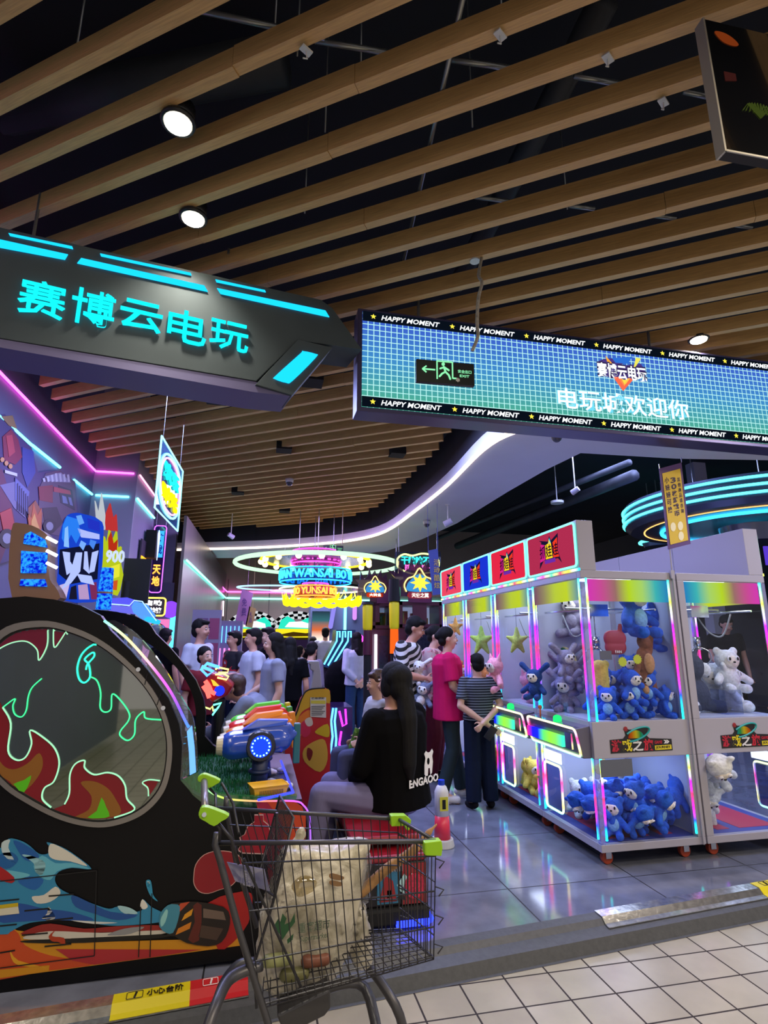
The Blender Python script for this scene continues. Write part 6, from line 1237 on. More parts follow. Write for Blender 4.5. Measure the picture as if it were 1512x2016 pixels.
c0 = at(672, 1500, Y=6.2); t = thing('dance_game', 'low machine with blue and magenta neon tubes beside the yellow drip panel', 'arcade machine', (c0.x, 6.2, 0)); B0 = lambda x, y, o=0: at(x, y, Y=6.2-o)-V((c0.x, 6.2, 0))
MB().poly([B0(640, 1392), B0(694, 1392), B0(694, 1500), B0(640, 1510)], V((0, .5, 0))).build('front', mat('violet_gloss', '#2a1a4a', .1), t)
for q, mt in (([(656, 1394), (652, 1420), (655, 1450), (650, 1485)], 'b'), ([(662, 1394), (659, 1420), (662, 1455), (660, 1488)], 'b'), ([(668, 1400), (675, 1430), (682, 1425), (680, 1396)], 'm'), ([(672, 1440), (668, 1465), (676, 1490)], 'm')):
    MB().tube([B0(*p, .02) for p in q], .012, 6).build('neon_tube', emi('dance_blue', '#50a8ff', 3) if mt == 'b' else emi('dance_magenta', '#e030e8', 2.5), t)
MB().box((-.35, -.35, 0), (.45, .0, .08)).build('step_board', mat('pink_board', '#8a3a80', .25), t, bevel=.01)
# jacket rack like light machine behind boy in jersey
c0 = at(455, 1290, Y=11.0); t = thing('light_curtain_game', 'booth with vertical blue and pink light lines at the far left', 'arcade machine', (at(428, 1290, Y=11).x, 11, 0)); wv = at(474, 1290, Y=11).x-at(428, 1290, Y=11).x; z1 = at(450, 1222, Y=11).z
MB().box((0, 0, 0), (wv, .5, z1)).build('body', mat('curtain_body', '#787098', .4), t)
for i in range(5): MB().box((wv*(.12+.18*i), -.02, 1.35), (wv*(.15+.18*i), 0, z1-.1)).build('blue_light', emi('curtain_blue', '#60b8ff', 2.2), t)
for i in range(3): MB().box((wv*(.05+.2*i), -.02, .6), (wv*(.12+.2*i), 0, 1.25)).build('pink_light', emi('curtain_pink', '#f088d8', 1.3), t)
for x, y, c, tx, lb in ((478, 1195, '#a06ab0', '免费', 'tilted translucent violet banner hanging left of the racing cabinets'), (492, 1215, '#a88860', '礼品', 'small tilted tan card hanging by the racing cabinets')):
    p = at(x, y, Y=12.2); o = MB().poly([V((-.14, 0, -.32)), V((.10, 0, -.38)), V((.2, 0, .3)), V((-.04, 0, .38))], V((0, .01, 0))).cyl((.08, 0, .3), (.08, 0, 2.4 if x < 485 else 4.2), .004).build('hanging_card', mat('card'+c, c, .5)); o.location = p; o.scale = (1 if x < 485 else .6,)*3; tag(o, lb, 'banner'); text('lettering', tx, (-.02, -.01, -.2), X, Z, .1, .4, mat('card_ink', '#502a80', .5), o, depth=.003, vert=True)
# red launcher machine with neon (behind the far arch)
c0 = at(428, 1345, Y=4.85); t = thing('neon_blaster_game', 'red blaster shaped game with blue, yellow and red neon outlines behind the flame cabinet', 'arcade machine', (c0.x, 4.85, 0)); B0 = lambda x, y, o=0: at(x, y, Y=4.85-o)-V((c0.x, 4.85, 0))
MB().poly([B0(402, 1345), B0(412, 1322), B0(440, 1332), B0(461, 1350), B0(450, 1368), B0(418, 1385), B0(404, 1368)], V((0, .25, 0))).build('red_body', mat('blaster_red', '#9a1420', .3, coat=.5), t, bevel=.02)
MB().ball(B0(432, 1360, .02), (.04, .02, .04), 14, 8).build('blue_lamp', emi('lamp_deep_blue', '#1020ff', 3), t, smooth=True)
MB().poly([B0(x, y, .02) for x, y in ((415, 1337), (422, 1340), (434, 1352), (420, 1350))], V((0, -.004, 0))).build('yellow_patch', emi('patch_yellow', '#e8c840', 1), t)
for q, c, r in (([(397, 1312), (420, 1322), (408, 1330), (396, 1318), (408, 1306), (432, 1314)], '#4a90ff', 0.013), ([(424, 1318), (430, 1314), (450, 1318), (448, 1324), (430, 1324)], '#ffe070', 0.007), ([(424, 1328), (440, 1326), (450, 1332), (446, 1338), (428, 1334)], '#ffe070', 0.007), ([(404, 1340), (412, 1352), (416, 1362), (424, 1366)], '#ff5048', 0.017), ([(400, 1350), (408, 1362), (412, 1374)], '#ff5048', 0.017), ([(420, 1388), (436, 1384), (430, 1392), (418, 1408), (424, 1396)], '#60ffe0', 0.007), ([(402, 1392), (414, 1396), (418, 1390), (420, 1400)], '#e8ff70', 0.006)):
    MB().tube([B0(*p, .03) for p in q], r, 6).build('neon_outline', emi('no'+c, c, 2.6), t)
MB().cyl(B0(430, 1380)+V((0, .12, 0)), V((B0(430, 1380).x, .12, 0)), .05).box((-.2, .0, 0), (.2, .3, .45)).build('stand', DARK, t)
# yellow and red cheese-drip panel machine
Yc = 4.55; B1 = lambda x, y, o=0: at(x, y, Y=Yc-o)
c0 = V((B1(610, 1450).x, Yc, 0)); t = thing('drip_panel_game', 'yellow and red arcade cabinet side with a melting drip print and a white notice', 'arcade machine', c0); L = lambda v: v-c0
out = [(560, 1620), (562, 1440), (580, 1408), (592, 1375), (606, 1358), (640, 1354), (650, 1360), (652, 1620)]
sp2 = MB().poly([L(B1(*p)) for p in out], V((0, .05, 0))).build('side_panel', mat('drip_red', '#a81c24', .4), t)
def d2(pts, c, lay, sm=3): return MB().poly([L(B1(*(p[:2]), .002+.0008*lay)) for p in (spline(pts, sm) if sm else pts)], V((0, -.0004, 0))).build('print', mat('drip'+c, c, .4), sp2)
d2([(564, 1438), (580, 1408), (592, 1377), (607, 1360), (640, 1356), (649, 1361), (649, 1385), (628, 1378), (610, 1392), (596, 1400), (588, 1412), (576, 1440)], '#b89018', 1)
d2([(568, 1440), (590, 1410), (610, 1398), (612, 1425), (590, 1450)], '#c86a1c', 0); d2([(620, 1440), (645, 1425), (648, 1450), (632, 1448)], '#b8a018', 1); d2([(598, 1475), (622, 1458), (640, 1458), (645, 1495), (630, 1520), (600, 1500)], '#b8943a', 1)
d2([(592, 1425), (604, 1418), (612, 1440), (600, 1452), (590, 1440)], '#b01c48', 2); d2([(600, 1418), (612, 1412), (616, 1426), (606, 1430)], '#b8b0b0', 3); d2([(606, 1472), (616, 1480), (610, 1498), (604, 1488)], '#6a1414', 2)
MB().tube([L(B1(p.x, p.y, .004)) for p in spline([(563, 1440), (582, 1408), (594, 1375), (607, 1358), (640, 1354)], 4, closed=False)], .006, 6).build('black_edge', BLK, sp2)
nt_ = MB().poly([L(B1(*p, .008)) for p in ((611, 1373), (642, 1373), (642, 1413), (611, 1411))], V((0, -.001, 0))).build('notice', mat('notice_paper', '#b8b8c0', .5), t)
MB().poly([L(B1(*p, .010)) for p in ((612, 1379), (641, 1379), (641, 1386), (612, 1385))], V((0, -.001, 0))).build('notice_band', mat('notice_yellow', '#b8b040', .5), nt_); text('lettering', '使用须知', L(B1(613, 1377, .010)), X, Z, .10, .016, BT, nt_, depth=.001, bold=.02)
m = MB()
for i in range(6): m.box(L(B1(613, 1390+i*3.4, .010)), L(B1(640-(i % 3)*3, 1391+i*3.4, .012)))
m.build('notice_lines', mat('notice_grey', '#50505c', .6), nt_)
MB().box((-.55, .1, 0), (.1, 1.3, .42)).build('body', mat('drip_body', '#301018', .4), t)
c0 = at(625, 1352, Y=4.9); t = thing('lever_post', 'pale grey upright lever with two notches standing above the yellow drip panel', 'lever', (c0.x, 4.9, 0)); L = lambda v: v-V((c0.x, 4.9, 0))
MB().poly([L(at(*p, Y=4.9)) for p in ((612, 1354), (617, 1322), (611, 1318), (611, 1308), (606, 1306), (608, 1301), (628, 1301), (632, 1325), (634, 1356), (634, 1400), (612, 1400))], V((0, .10, 0))).build('lever', mat('pale_plastic', '#8e8e98', .4), t, bevel=.008); MB().box((-.05, .01, 0), (.05, .09, L(at(620, 1400, Y=4.9)).z)).build('post', DARK, t)
# bottle shaped post and red kiddie ride
c0 = at(874, 1668, Z=0); c0.y += .03; t = thing('bottle_post', 'bottle shaped post with blue cap, white top and red lower part on a white foot', 'post', c0); zt_ = at(872, 1535, Y=c0.y).z-c0.z
MB().cyl((0, 0, 0), (0, 0, .05), .085, .075, 24).build('foot', mat('foot_white', '#c8c8c4', .4), t, bevel=.005)
MB().cyl((0, 0, .05), (0, 0, zt_*.46), .058, .05, 24).build('red_part', mat('bottle_red', '#e8384e', .35), t, smooth=True); MB().tube([(0, 0, zt_*.46), (0, 0, zt_*.82), (0, 0, zt_*.9), (0, 0, zt_*.93)], [.05, .05, .035, .02], 24).build('white_part', mat('bottle_white', '#dcdcd8', .35), t, smooth=True)
MB().cyl((0, 0, zt_*.9), (0, 0, zt_*1.0), .024, seg=16).build('cap', mat('bottle_blue', '#1c4ad0', .3), t); MB().box((-.03, -.052, zt_*.55), (.03, -.048, zt_*.76)).build('label', mat('bottle_label', '#c8c83c', .4), t); MB().box((-.012, -.055, zt_*.58), (.012, -.052, zt_*.72)).build('label_mark', BLK, t)
KR = mat('ride_red', '#8a1220', .35, coat=.4); KX0, KX1, KY0 = at(704, 1850, Z=.04).x, at(862, 1835, Z=.04).x, 3.02
t = thing('kiddie_ride', 'low red and black ride-on machine with round speaker and blue light under it', 'ride', (KX0, KY0, 0)); kw = KX1-KX0
MB().box((-.02, .0, .03), (kw, .95, .10)).build('base', BLK, t, bevel=.01); MB().box((0, .03, .10), (kw-.01, .9, .30)).build('body', mat('ride_black', '#14101a', .4), t, bevel=.01)
MB().box((.02, .02, .30), (kw-.01, .85, .335)).box((.0, .10, .36), (kw-.02, .85, .40)).build('seat_bench', KR, t, bevel=.012); MB().box((kw-.14, .022, .11), (kw-.01, .03, .29)).build('speaker_panel', KR, t)
MB().cyl((kw-.075, .022, .19), (kw-.075, .012, .19), .055, seg=24).build('speaker', mat('speaker_red', '#b02040', .5, noise=.4, nscale=120), t); m = MB()
for i in range(9): m.box((kw*.38+i*.012, .015, .262), (kw*.38+i*.012+.006, .022, .295))
m.build('vent', mat('vent_grey', '#8a8a98', .4), t)
pc = MB().box((.12, .020, .12), (kw-.15, .03, .26)).build('picture_panel', mat('pic_blue', '#2a6a90', .4), t)
for q, c in (([(.13, .13), (.16, .25), (.20, .22), (.22, .13)], '#8a1a20'), ([(.17, .145), (.19, .15), (.19, .18), (.17, .18)], '#c8b020'), ([(.22, .2), (.26, .25), (.30, .2), (.27, .15), (.24, .17)], '#a0c8d0'), ([(.21, .14), (.25, .16), (.27, .13)], '#1c1a20'), ([(.28, .22), (.30, .25), (.31, .16)], '#d0d8d8')):
    MB().poly([V((a, .0185, b)) for a, b in q], V((0, -.0005, 0))).build('picture_patch', mat('kr'+c, c, .4), pc)
UB = emi('under_blue', '#2030ff', 4); MB().tube([(kw*.55, -.0, .035), (kw-.01, -.0, .035), (kw+.01, .02, .035), (kw+.01, .7, .035)], .016, 6).build('under_light', UB, t)
MB().box((kw-.06, .45, .33), (kw-.0, .95, .60)).build('side_board', mat('tan_red_board', '#7c4a3a', .4), t); MB().box((kw-.065, .44, .33), (kw+.004, .96, .47)).build('side_board_foot', KR, t)
# ================================================================= PEOPLE
SK = mat('skin', '#c08e78', .5); SKL = mat('skin_light', '#d0a490', .5); HB_ = mat('hair_black', '#0a090b', .75, noise=.4, nscale=60, stretch=(1, 1, .1), bump=.5, spec=.25); HBR = mat('hair_brown', '#3a241c', .5, noise=.3, nscale=60, bump=.3)
def stripes(name, c1, c2, scale, th=.5, axis='Z', rot=0):
    if name in MATS: return MATS[name]
    m = mat(name, c1, .8); nt = m.node_tree; N = nt.nodes.new; L = nt.links.new; tc = N('ShaderNodeTexCoord'); mp = N('ShaderNodeMapping'); mp.inputs['Rotation'].default_value = (0, rot, 0); L(tc.outputs['Object'], mp.inputs[0]); sp = N('ShaderNodeSeparateXYZ'); L(mp.outputs[0], sp.inputs[0])
    a = N('ShaderNodeMath'); a.operation = 'MULTIPLY'; a.inputs[1].default_value = scale; L(sp.outputs[axis], a.inputs[0]); b = N('ShaderNodeMath'); b.operation = 'FRACT'; L(a.outputs[0], b.inputs[0]); c = N('ShaderNodeMath'); c.operation = 'GREATER_THAN'; c.inputs[1].default_value = th; L(b.outputs[0], c.inputs[0])
    mx = N('ShaderNodeMixRGB'); L(c.outputs[0], mx.inputs[0]); mx.inputs[1].default_value = (*lin(c1), 1); mx.inputs[2].default_value = (*lin(c2), 1); L(mx.outputs[0], nt.nodes['Principled BSDF'].inputs['Base Color']); return m
def blotch(name, cols, scale):
    if name in MATS: return MATS[name]
    m = mat(name, cols[0], .8); nt = m.node_tree; N = nt.nodes.new; L = nt.links.new; tc = N('ShaderNodeTexCoord'); n = N('ShaderNodeTexNoise'); n.inputs['Scale'].default_value = scale; L(tc.outputs['Object'], n.inputs[0]); r = N('ShaderNodeValToRGB'); r.color_ramp.interpolation = 'CONSTANT'; r.color_ramp.elements[0].color = (*lin(cols[0]), 1); r.color_ramp.elements[0].position = 0; r.color_ramp.elements[1].position = .54; r.color_ramp.elements[1].color = (*lin(cols[1]), 1)
    if len(cols) > 2: e = r.color_ramp.elements.new(.62); e.color = (*lin(cols[2]), 1)
    L(n.outputs[0], r.inputs[0]); L(r.outputs[0], nt.nodes['Principled BSDF'].inputs['Base Color']); return m
def hand(m, w, d, side, curl=.5, k=1.0, facing=None):
    """palm, four bent fingers of different lengths and a thumb leaving the palm's side"""
    d = d.normalized(); a = (facing or V((0, -1, 0))); s = d.cross(a); s = s.normalized() if s.length > .1 else V((1, 0, 0)); n = s.cross(d).normalized(); s *= side
    for u in (-.026, -.009, .009, .026): m.cap(w+d*.01, w+d*.078*k+s*u*k, .015*k, .012*k, 8)
    for u, L_ in ((-.030, .058), (-.010, .07), (.010, .075), (.030, .066)):
        b = w+d*.078*k+s*u*k; c = b+(d*.6+n*curl*.5)*L_*.55*k; e = c+(d*.3+n*curl)*L_*.5*k; m.cap(b, c, .0095*k, .0085*k, 6).cap(c, e, .0085*k, .0075*k, 6)
    b = w+d*.03*k+s*.036*k; c = b+(d*.5+s*.5+n*.3).normalized()*.035*k; m.cap(w+d*.02*k, b, .013*k, .012*k, 6).cap(b, c, .0115*k, .010*k, 6).cap(c, c+(d*.8+n*.4)*.028*k, .010*k, .008*k, 6)
def person(label, loc, rz, H, J=None, skin=SK, shirt=None, sleeve=.65, pants=None, shoes=None, hair='short', haircol=HB_, head=(0, 0), vox=.010, build=1.0, face=True, hem=.93, wide=1.0, legs=True, group=None, pants_to=1.0, loose=1.0):
    k = H/1.70; t = thing('person', label, 'person', loc, rz, group, sc=k)
    j = dict(P=(0, 0, .95), N=(0, .015, 1.43), H=(0, -.01, 1.585), S0=(-.175, .01, 1.385), S1=(.175, .01, 1.385), E0=(-.225, .03, 1.11), E1=(.225, .03, 1.11), W0=(-.225, -.06, .87), W1=(.225, -.06, .87), L0=(-.088, 0, .92), L1=(.088, 0, .92), K0=(-.1, -.02, .50), K1=(.1, -.02, .50), A0=(-.105, .03, .085), A1=(.105, .03, .085), F0=(-.12, -.11, .025), F1=(.12, -.11, .025))
    if J: j.update(J)
    j = {a: V(b) for a, b in j.items()}; b_ = build
    up_ = (j['N']-j['P']).normalized(); side = (j['S1']-j['S0']).normalized(); fr = up_.cross(side).normalized()   # front = -Y for default
    fr = -fr if fr.dot(V((0, -1, 0))) < -2 else fr
    R = Matrix.Rotation(head[0], 3, 'Z') @ Matrix.Rotation(head[1], 3, 'X')
    hc = j['H']; hp = lambda x, y, z: hc+R @ V((x, y, z))
    R4 = R.to_4x4()
    m = MB()
    def tor(o, ex, full=True):
        P, N_ = j['P'], j['N']; T = N_-P; f = []
        for u, rx, ry in ((-.06, .155, .115), (.08, .148, .110), (.3, .128*.5+.075, .098), (.55, .150, .108), (.78, .168, .108), (.92, .150, .090), (1.0, .085, .065)):
            f.append((P+T*u, rx*b_+ex, ry*b_+ex, side, fr))
        o.loft(f)
    tor(m, -.012); m.cap(j['N']-up_*.04, hc-V((0, 0, .05)), .052, .05)
    m.ball(hp(0, .012, .025), (.072, .090, .088), 16, 12, M=R4).ball(hp(0, -.022, -.028), (.056, .062, .082), 16, 12, M=R4).ball(hp(0, -.035, -.085), (.032, .035, .025), 10, 8, M=R4)
    m.cap(hp(0, -.082, .012), hp(0, -.098, -.018), .008, .0125); m.ball(hp(.074, .01, -.005), (.010, .02, .03), 8, 6, M=R4).ball(hp(-.074, .01, -.005), (.010, .02, .03), 8, 6, M=R4)
    m.ball(hp(.03, -.07, -.03), (.022, .018, .02), 8, 6).ball(hp(-.03, -.07, -.03), (.022, .018, .02), 8, 6)
    for s in (0, 1):
        sg_ = 1 if s else -1; S_, E_, W_ = j['S%d' % s], j['E%d' % s], j['W%d' % s]
        m.cap(j['N']-up_*.05, S_, .05, .052).cap(S_, E_, .047*b_, .038*b_).cap(E_, E_.lerp(W_, .35), .038*b_, .040*b_).cap(E_.lerp(W_, .35), W_, .040*b_, .026)
        hand(m, W_, (W_-E_), sg_, .5, 1.0)
        if legs:
            L_, K_, A_, F_ = j['L%d' % s], j['K%d' % s], j['A%d' % s], j['F%d' % s]
            m.cap(L_, K_, .082*b_, .056).cap(K_, K_.lerp(A_, .35), .054, .056).cap(K_.lerp(A_, .35), A_, .056, .036).cap(A_, F_, .038, .030)
    blob('body', m, skin, t, vox, 2)
    if shirt:
        o = MB(); P, N_ = j['P'], j['N']; T = N_-P; h0 = (hem-.95)/.48
        f = [(P+T*u, rx*b_*loose+.016, ry*b_*loose+.018, side, fr) for u, rx, ry in ((h0, .168, .125), ((h0+.3)/2, .155, .118), (.3, .148, .110), (.55, .156, .112), (.78, .172, .112), (.92, .155, .095), (1.0, .075, .06))]
        o.loft(f)
        for s in (0, 1):
            S_, E_, W_ = j['S%d' % s], j['E%d' % s], j['W%d' % s]; o.cap(j['N']-up_*.075, S_, .055, .064)
            if sleeve <= 1:
                q = S_.lerp(E_, sleeve); o.cyl(S_, q, .060*b_*loose, .064*b_*loose, 12).ball(S_, .062*b_)
            else:
                o.cap(S_, E_, .062*b_*loose, .056*loose).cyl(E_, E_.lerp(W_, sleeve-1), .056*loose, .042*loose, 12).ball(E_, .055*loose)
        blob('shirt', o, shirt, t, vox, 2)
    if pants:
        o = MB().ball(j['P']-V((0, 0, .02)), (.158*b_, .118*b_, .10), 16, 10)
        for s in (0, 1):
            L_, K_, A_ = j['L%d' % s], j['K%d' % s], j['A%d' % s]; o.cap(j['P']-V((0, 0, .02)), L_, .09, .095*b_).cap(L_, K_, .096*b_, .072*wide)
            q = K_.lerp(A_, pants_to); o.cyl(K_, q, .072*wide, .064*wide, 14)
        blob('trousers', o, pants, t, vox, 2)
    if shoes:
        for s in (0, 1):
            A_, F_ = j['A%d' % s], j['F%d' % s]; o = MB().cap(A_-V((0, 0, .035)), F_+V((0, 0, .01)), .046, .036).ball(A_+(A_-F_)*.25-V((0, 0, .04)), .038)
            for i, v in enumerate(o.v): o.v[i] = (v[0], v[1], max(v[2], min(A_.z, F_.z)-.024))
            blob('shoe', o, shoes, t, .010, 1)
    # hair
    o = MB()
    if hair:
        o.ball(hp(0, .028, .045), (.084, .094, .088), 18, 12, M=R4)
        if hair in ('short', 'curly', 'crop'):
            o.ball(hp(0, .055, -.01), (.080, .062, .078), 12, 8, M=R4).ball(hp(0, -.045, .085), (.062, .045, .03), 12, 8, M=R4)
        if hair == 'curly':
            for i in range(26):
                a = random.uniform(0, 2*PI); e = random.uniform(.1, 1.4); d = V((math.cos(a)*math.cos(e)*.085, .02+math.sin(a)*math.cos(e)*.09, .045+math.sin(e)*.09))
                if d.y < -.05 and d.z < .07: continue
                o.ball(hp(*d), .022, 8, 6)
        if hair == 'bun': o.ball(hp(0, .06, -.02), (.07, .05, .06), 12, 8, M=R4).ball(hp(0, .11, .03), .042, 10, 8)
        if hair in ('long', 'ponytail'):
            o.ball(hp(0, .06, -.02), (.078, .055, .08), 12, 8, M=R4).ball(hp(.07, .015, -.02), (.018, .05, .07), 8, 6, M=R4).ball(hp(-.07, .015, -.02), (.018, .05, .07), 8, 6, M=R4)
        if hair == 'long':
            n_ = j['N']; o.cap(hp(0, .07, -.02), n_+V((0, .075, -.05)), .07, .075).cap(n_+V((.03, .085, -.02)), n_+V((.03, .10, -.16)), .055, .03).cap(n_+V((-.03, .085, -.02)), n_+V((-.04, .10, -.18)), .055, .03).cap(hp(.06, .02, -.03), n_+V((.09, .02, .0)), .03, .02).cap(hp(-.06, .02, -.03), n_+V((-.09, .02, .0)), .03, .02)
        if hair == 'ponytail':
            n_ = j['N']; o.cap(hp(0, .10, -.01), hp(0, .135, -.06), .03, .035).cap(hp(0, .135, -.06), n_+V((0.0, .13, -.10)), .04, .045).cap(n_+V((.0, .13, -.10)), n_+V((.01, .12, -.30)), .045, .012)
        blob('hair', o, haircol, t, min(vox, .010), 2)
    if face and hair != 'none':
        e = MB().ball(hp(.028, -.081, .012), (.012, .006, .006), 8, 6, M=R4).ball(hp(-.028, -.081, .012), (.012, .006, .006), 8, 6, M=R4); e = e.build('eyes', EYW, t, smooth=True)
        MB().ball(hp(.028, -.086, .012), .0055, 8, 6).ball(hp(-.028, -.086, .012), .0055, 8, 6).build('pupils', EYE, e, smooth=True)
        MB().cap(hp(.016, -.088, .030), hp(.044, -.080, .030), .0035).cap(hp(-.016, -.088, .030), hp(-.044, -.080, .030), .0035).build('eyebrows', haircol, t, smooth=True)
        MB().cap(hp(-.018, -.085, -.052), hp(.018, -.085, -.052), .0055).build('mouth', mat('lips', '#8c4a44', .5), t, smooth=True)
    return t
def cloth(n, c, r=.85): return mat('cloth_'+n, c, r, noise=.08, nscale=12, bump=.1, spec=.12)
def pl(px_, py_, Yd): p = at(px_, py_, Y=Yd); return V((p.x, Yd, 0)), p.z
DP = cloth('navy_trousers', '#131c30'); BLKC = cloth('black', '#08090d', .95); WHC = cloth('white', '#b8bcd0'); SHW = cloth('shoe_white', '#d8d8d8')
# woman in black hoodie sitting with her back to us on the red bench, child on her lap
L_, z = pl(776, 1303, 3.52); zs = .40; 
HJ = dict(P=(0, 0, zs+.10), N=(.03, .0, zs+.60), H=(.03, -.02, zs+.755), S0=(-.165, .0, zs+.55), S1=(.205, .0, zs+.54), E0=(-.22, -.08, zs+.28), E1=(.26, -.06, zs+.28), W0=(-.20, -.30, zs+.14), W1=(.12, -.26, zs+.16), L0=(-.09, -.02, zs+.07), L1=(.09, -.02, zs+.07), K0=(.22, -.36, zs+.14), K1=(.40, -.24, zs+.13), A0=(.26, -.42, .12), A1=(.46, -.28, .12), F0=(.32, -.50, .05), F1=(.54, -.34, .05))
kk = (z)/(zs+.755+.125)
t = person('seated person with long black ponytail, back turned, black hoodie with white bear print', L_+V((.02, 0, 0)), math.radians(-146), 1.7*kk, HJ, shirt=cloth('hoodie', '#050507', .95), sleeve=1.9, pants=cloth('lavender', '#6e6a8e'), hair='ponytail', vox=.009, hem=.90, loose=1.12, build=1.12, shoes=BLKC)
HOOD = t
pm = MB().ball((.03, .085, zs+.56), (.10, .05, .06), 14, 8)
m2 = MB().ball((.03, .03, zs+.785), (.092, .10, .09), 14, 10).ball((.03, .06, zs+.73), (.085, .07, .09), 12, 8).cap((.04, .10, zs+.68), (.06, .14, zs+.55), .055, .06).cap((.06, .14, zs+.55), (.07, .155, zs+.30), .06, .045).cap((.07, .155, zs+.30), (.06, .16, zs+.18), .045, .012); blob('thick_ponytail', m2, HB_, t, .01, 2); blob('hood', pm, cloth('hoodie', ''), t, .01, 2)
def hb(u, v): return V((.03+u, .178+.0*u, zs+.18+v))
rgt = -1
bear = [(.0, .0), (.0, .05), (.01, .09), (.0, .115), (.015, .13), (.035, .118), (.055, .12), (.075, .135), (.085, .118), (.075, .095), (.08, .06), (.07, .0), (.055, -.01), (.05, .03), (.035, .03), (.03, -.01), (.01, -.01)]
BP = mat('white_print', '')
o = MB().poly([V((.03-.08-u*rgt*-1, .172, zs+.23+v)) for u, v in bear], V((0, .002, 0))).build('bear_print', BP, t)
MB().poly([V((.03-.08-.035-.012*math.cos(a), .1745, zs+.30+.02*math.sin(a))) for a in np.linspace(0, 2*PI, 9)[:-1]], V((0, .001, 0))).build('bear_eye', BLKC, o)
text('lettering', 'ENGAOO', V((.09, .172, zs+.175)), -X, Z, .27, .045, BP, t, depth=.003, bold=.03)
# child on lap
L2, z2 = pl(744, 1320, 3.42); zc_ = .52
CJ = dict(P=(0, 0, .55), N=(0, 0, 1.02), H=(0, -.02, 1.17), S0=(-.15, 0, .98), S1=(.15, 0, .98), E0=(-.19, -.05, .74), E1=(.19, -.05, .74), W0=(-.1, -.2, .66), W1=(.1, -.2, .66), L0=(-.08, 0, .52), L1=(.08, 0, .52), K0=(-.1, -.38, .52), K1=(.1, -.38, .52), A0=(-.1, -.40, .14), A1=(.1, -.40, .14), F0=(-.1, -.5, .1), F1=(.1, -.5, .1))
hch = z2; kc = .66
person('small curly-haired child in a white shirt on the lap of the seated person', V((at(744, 1320, Y=3.78).x, 3.78, at(744, 1320, Y=3.78).z-1.30*kc)), math.radians(-78), 1.7*kc, CJ, skin=SKL, shirt=cloth('child_white', '#b0b0b8'), sleeve=.7, pants=cloth('child_blue', '#4a4f70'), hair='curly', haircol=HBR, vox=.011)
o = MB(); p = at(706, 1460, Y=3.75); o.loft([(V((0, 0, -.07)), .05, .006, X, Y), (V((0, 0, -.05)), .055, .02, X, Y), (V((0, 0, .05)), .055, .02, X, Y), (V((0, 0, .075)), .055, .005, X, Y)]); b = blob('snack_bag', o, mat('foil_green', '#5a8a3a', .25, .3, noise=.7, nscale=9), None, .006, 1, loc=p); b.rotation_euler = (0, .35, .2); tag(b, 'crinkled green and yellow snack bag held at the left of the seated person', 'snack bag')
# boy in striped shirt
L_, z = pl(938, 1288, 4.87)
BJ = dict(E0=(-.25, .07, 1.12), E1=(.25, .07, 1.12), W0=(.04, .15, 1.00), W1=(-.03, .18, .93), K0=(-.09, 0, .5), K1=(.09, 0, .5), F0=(-.13, -.1, .025), F1=(.13, -.1, .025))
BJ['W0'] = (.02, .17, .93); BJ['W1'] = (-.10, .16, .88)
t = person('boy in a dark striped shirt and wide navy trousers with his hands behind his back', L_, PI, z, BJ, skin=SKL, shirt=stripes('navy_stripe', '#141d2c', '#8a94a4', 34, .78), sleeve=.75, pants=DP, shoes=cloth('dark_shoe', '#1a1a20'), hair='short', vox=.008, wide=1.35, hem=.96, build=1.05)
o = MB().box((-.035, -.005, -.06), (.035, .005, .06)); ph = o.build('phone', mat('phone_black', '#1a1a22', .2), None, bevel=.004); ph.location = V((L_.x+.03, 4.87-.185, .63)); ph.rotation_euler = (.2, .6, 0); tag(ph, 'dark phone held behind the back of the striped boy', 'phone')
# woman in magenta shirt, facing right
L_, z = pl(880, 1236, 5.15)
t = person('woman in an oversized magenta t-shirt and dark leggings looking right', L_, math.radians(78), z, dict(E0=(-.22, -.02, 1.12), E1=(.22, 0, 1.12), W0=(-.2, -.17, 1.0), W1=(.22, -.2, .98), K0=(-.1, -.02, .5), K1=(.1, -.06, .5), A0=(-.1, .10, .085), A1=(.12, -.12, .085), F0=(-.12, -.05, .025), F1=(.13, -.28, .025)), skin=SKL, shirt=cloth('magenta', '#c01858'), sleeve=.85, pants=cloth('leggings', '#27343a'), shoes=SHW, hair='bun', vox=.009, build=1.12, loose=1.12, hem=.78)
# man in striped top
L_, z = pl(800, 1216, 5.5)
t = person('man with short dark hair in a black and white striped top bending his head', L_, math.radians(62), z+.02, dict(H=(0, -.10, 1.565), N=(0, -.02, 1.43), E0=(-.24, -.02, 1.12), W0=(-.15, -.22, 1.08)), skin=SK, shirt=stripes('zebra_stripe', '#0c0c10', '#c8c8cc', 17, .5, 'Z', .5), sleeve=.95, pants=BLKC, shoes=BLKC, hair='short', head=(0, .35), vox=.010, build=1.1)
L_, z = pl(850, 1232, 5.95)
t = person('woman in a pale pink flowered jacket and dark red skirt carrying plush toys', L_, math.radians(60), z, dict(H=(0, -.05, 1.575), E0=(-.23, -.06, 1.14), W0=(-.12, -.24, 1.16), E1=(.23, -.06, 1.14), W1=(.12, -.24, 1.1)), skin=SKL, shirt=blotch('flower_jacket', ['#b8a0a0', '#c88890', '#8a5058'], 14), sleeve=1.9, pants=cloth('wine', '#4a1420'), shoes=BLKC, hair='bun', vox=.010, wide=1.5, build=1.1, hem=.86, head=(0, .2))
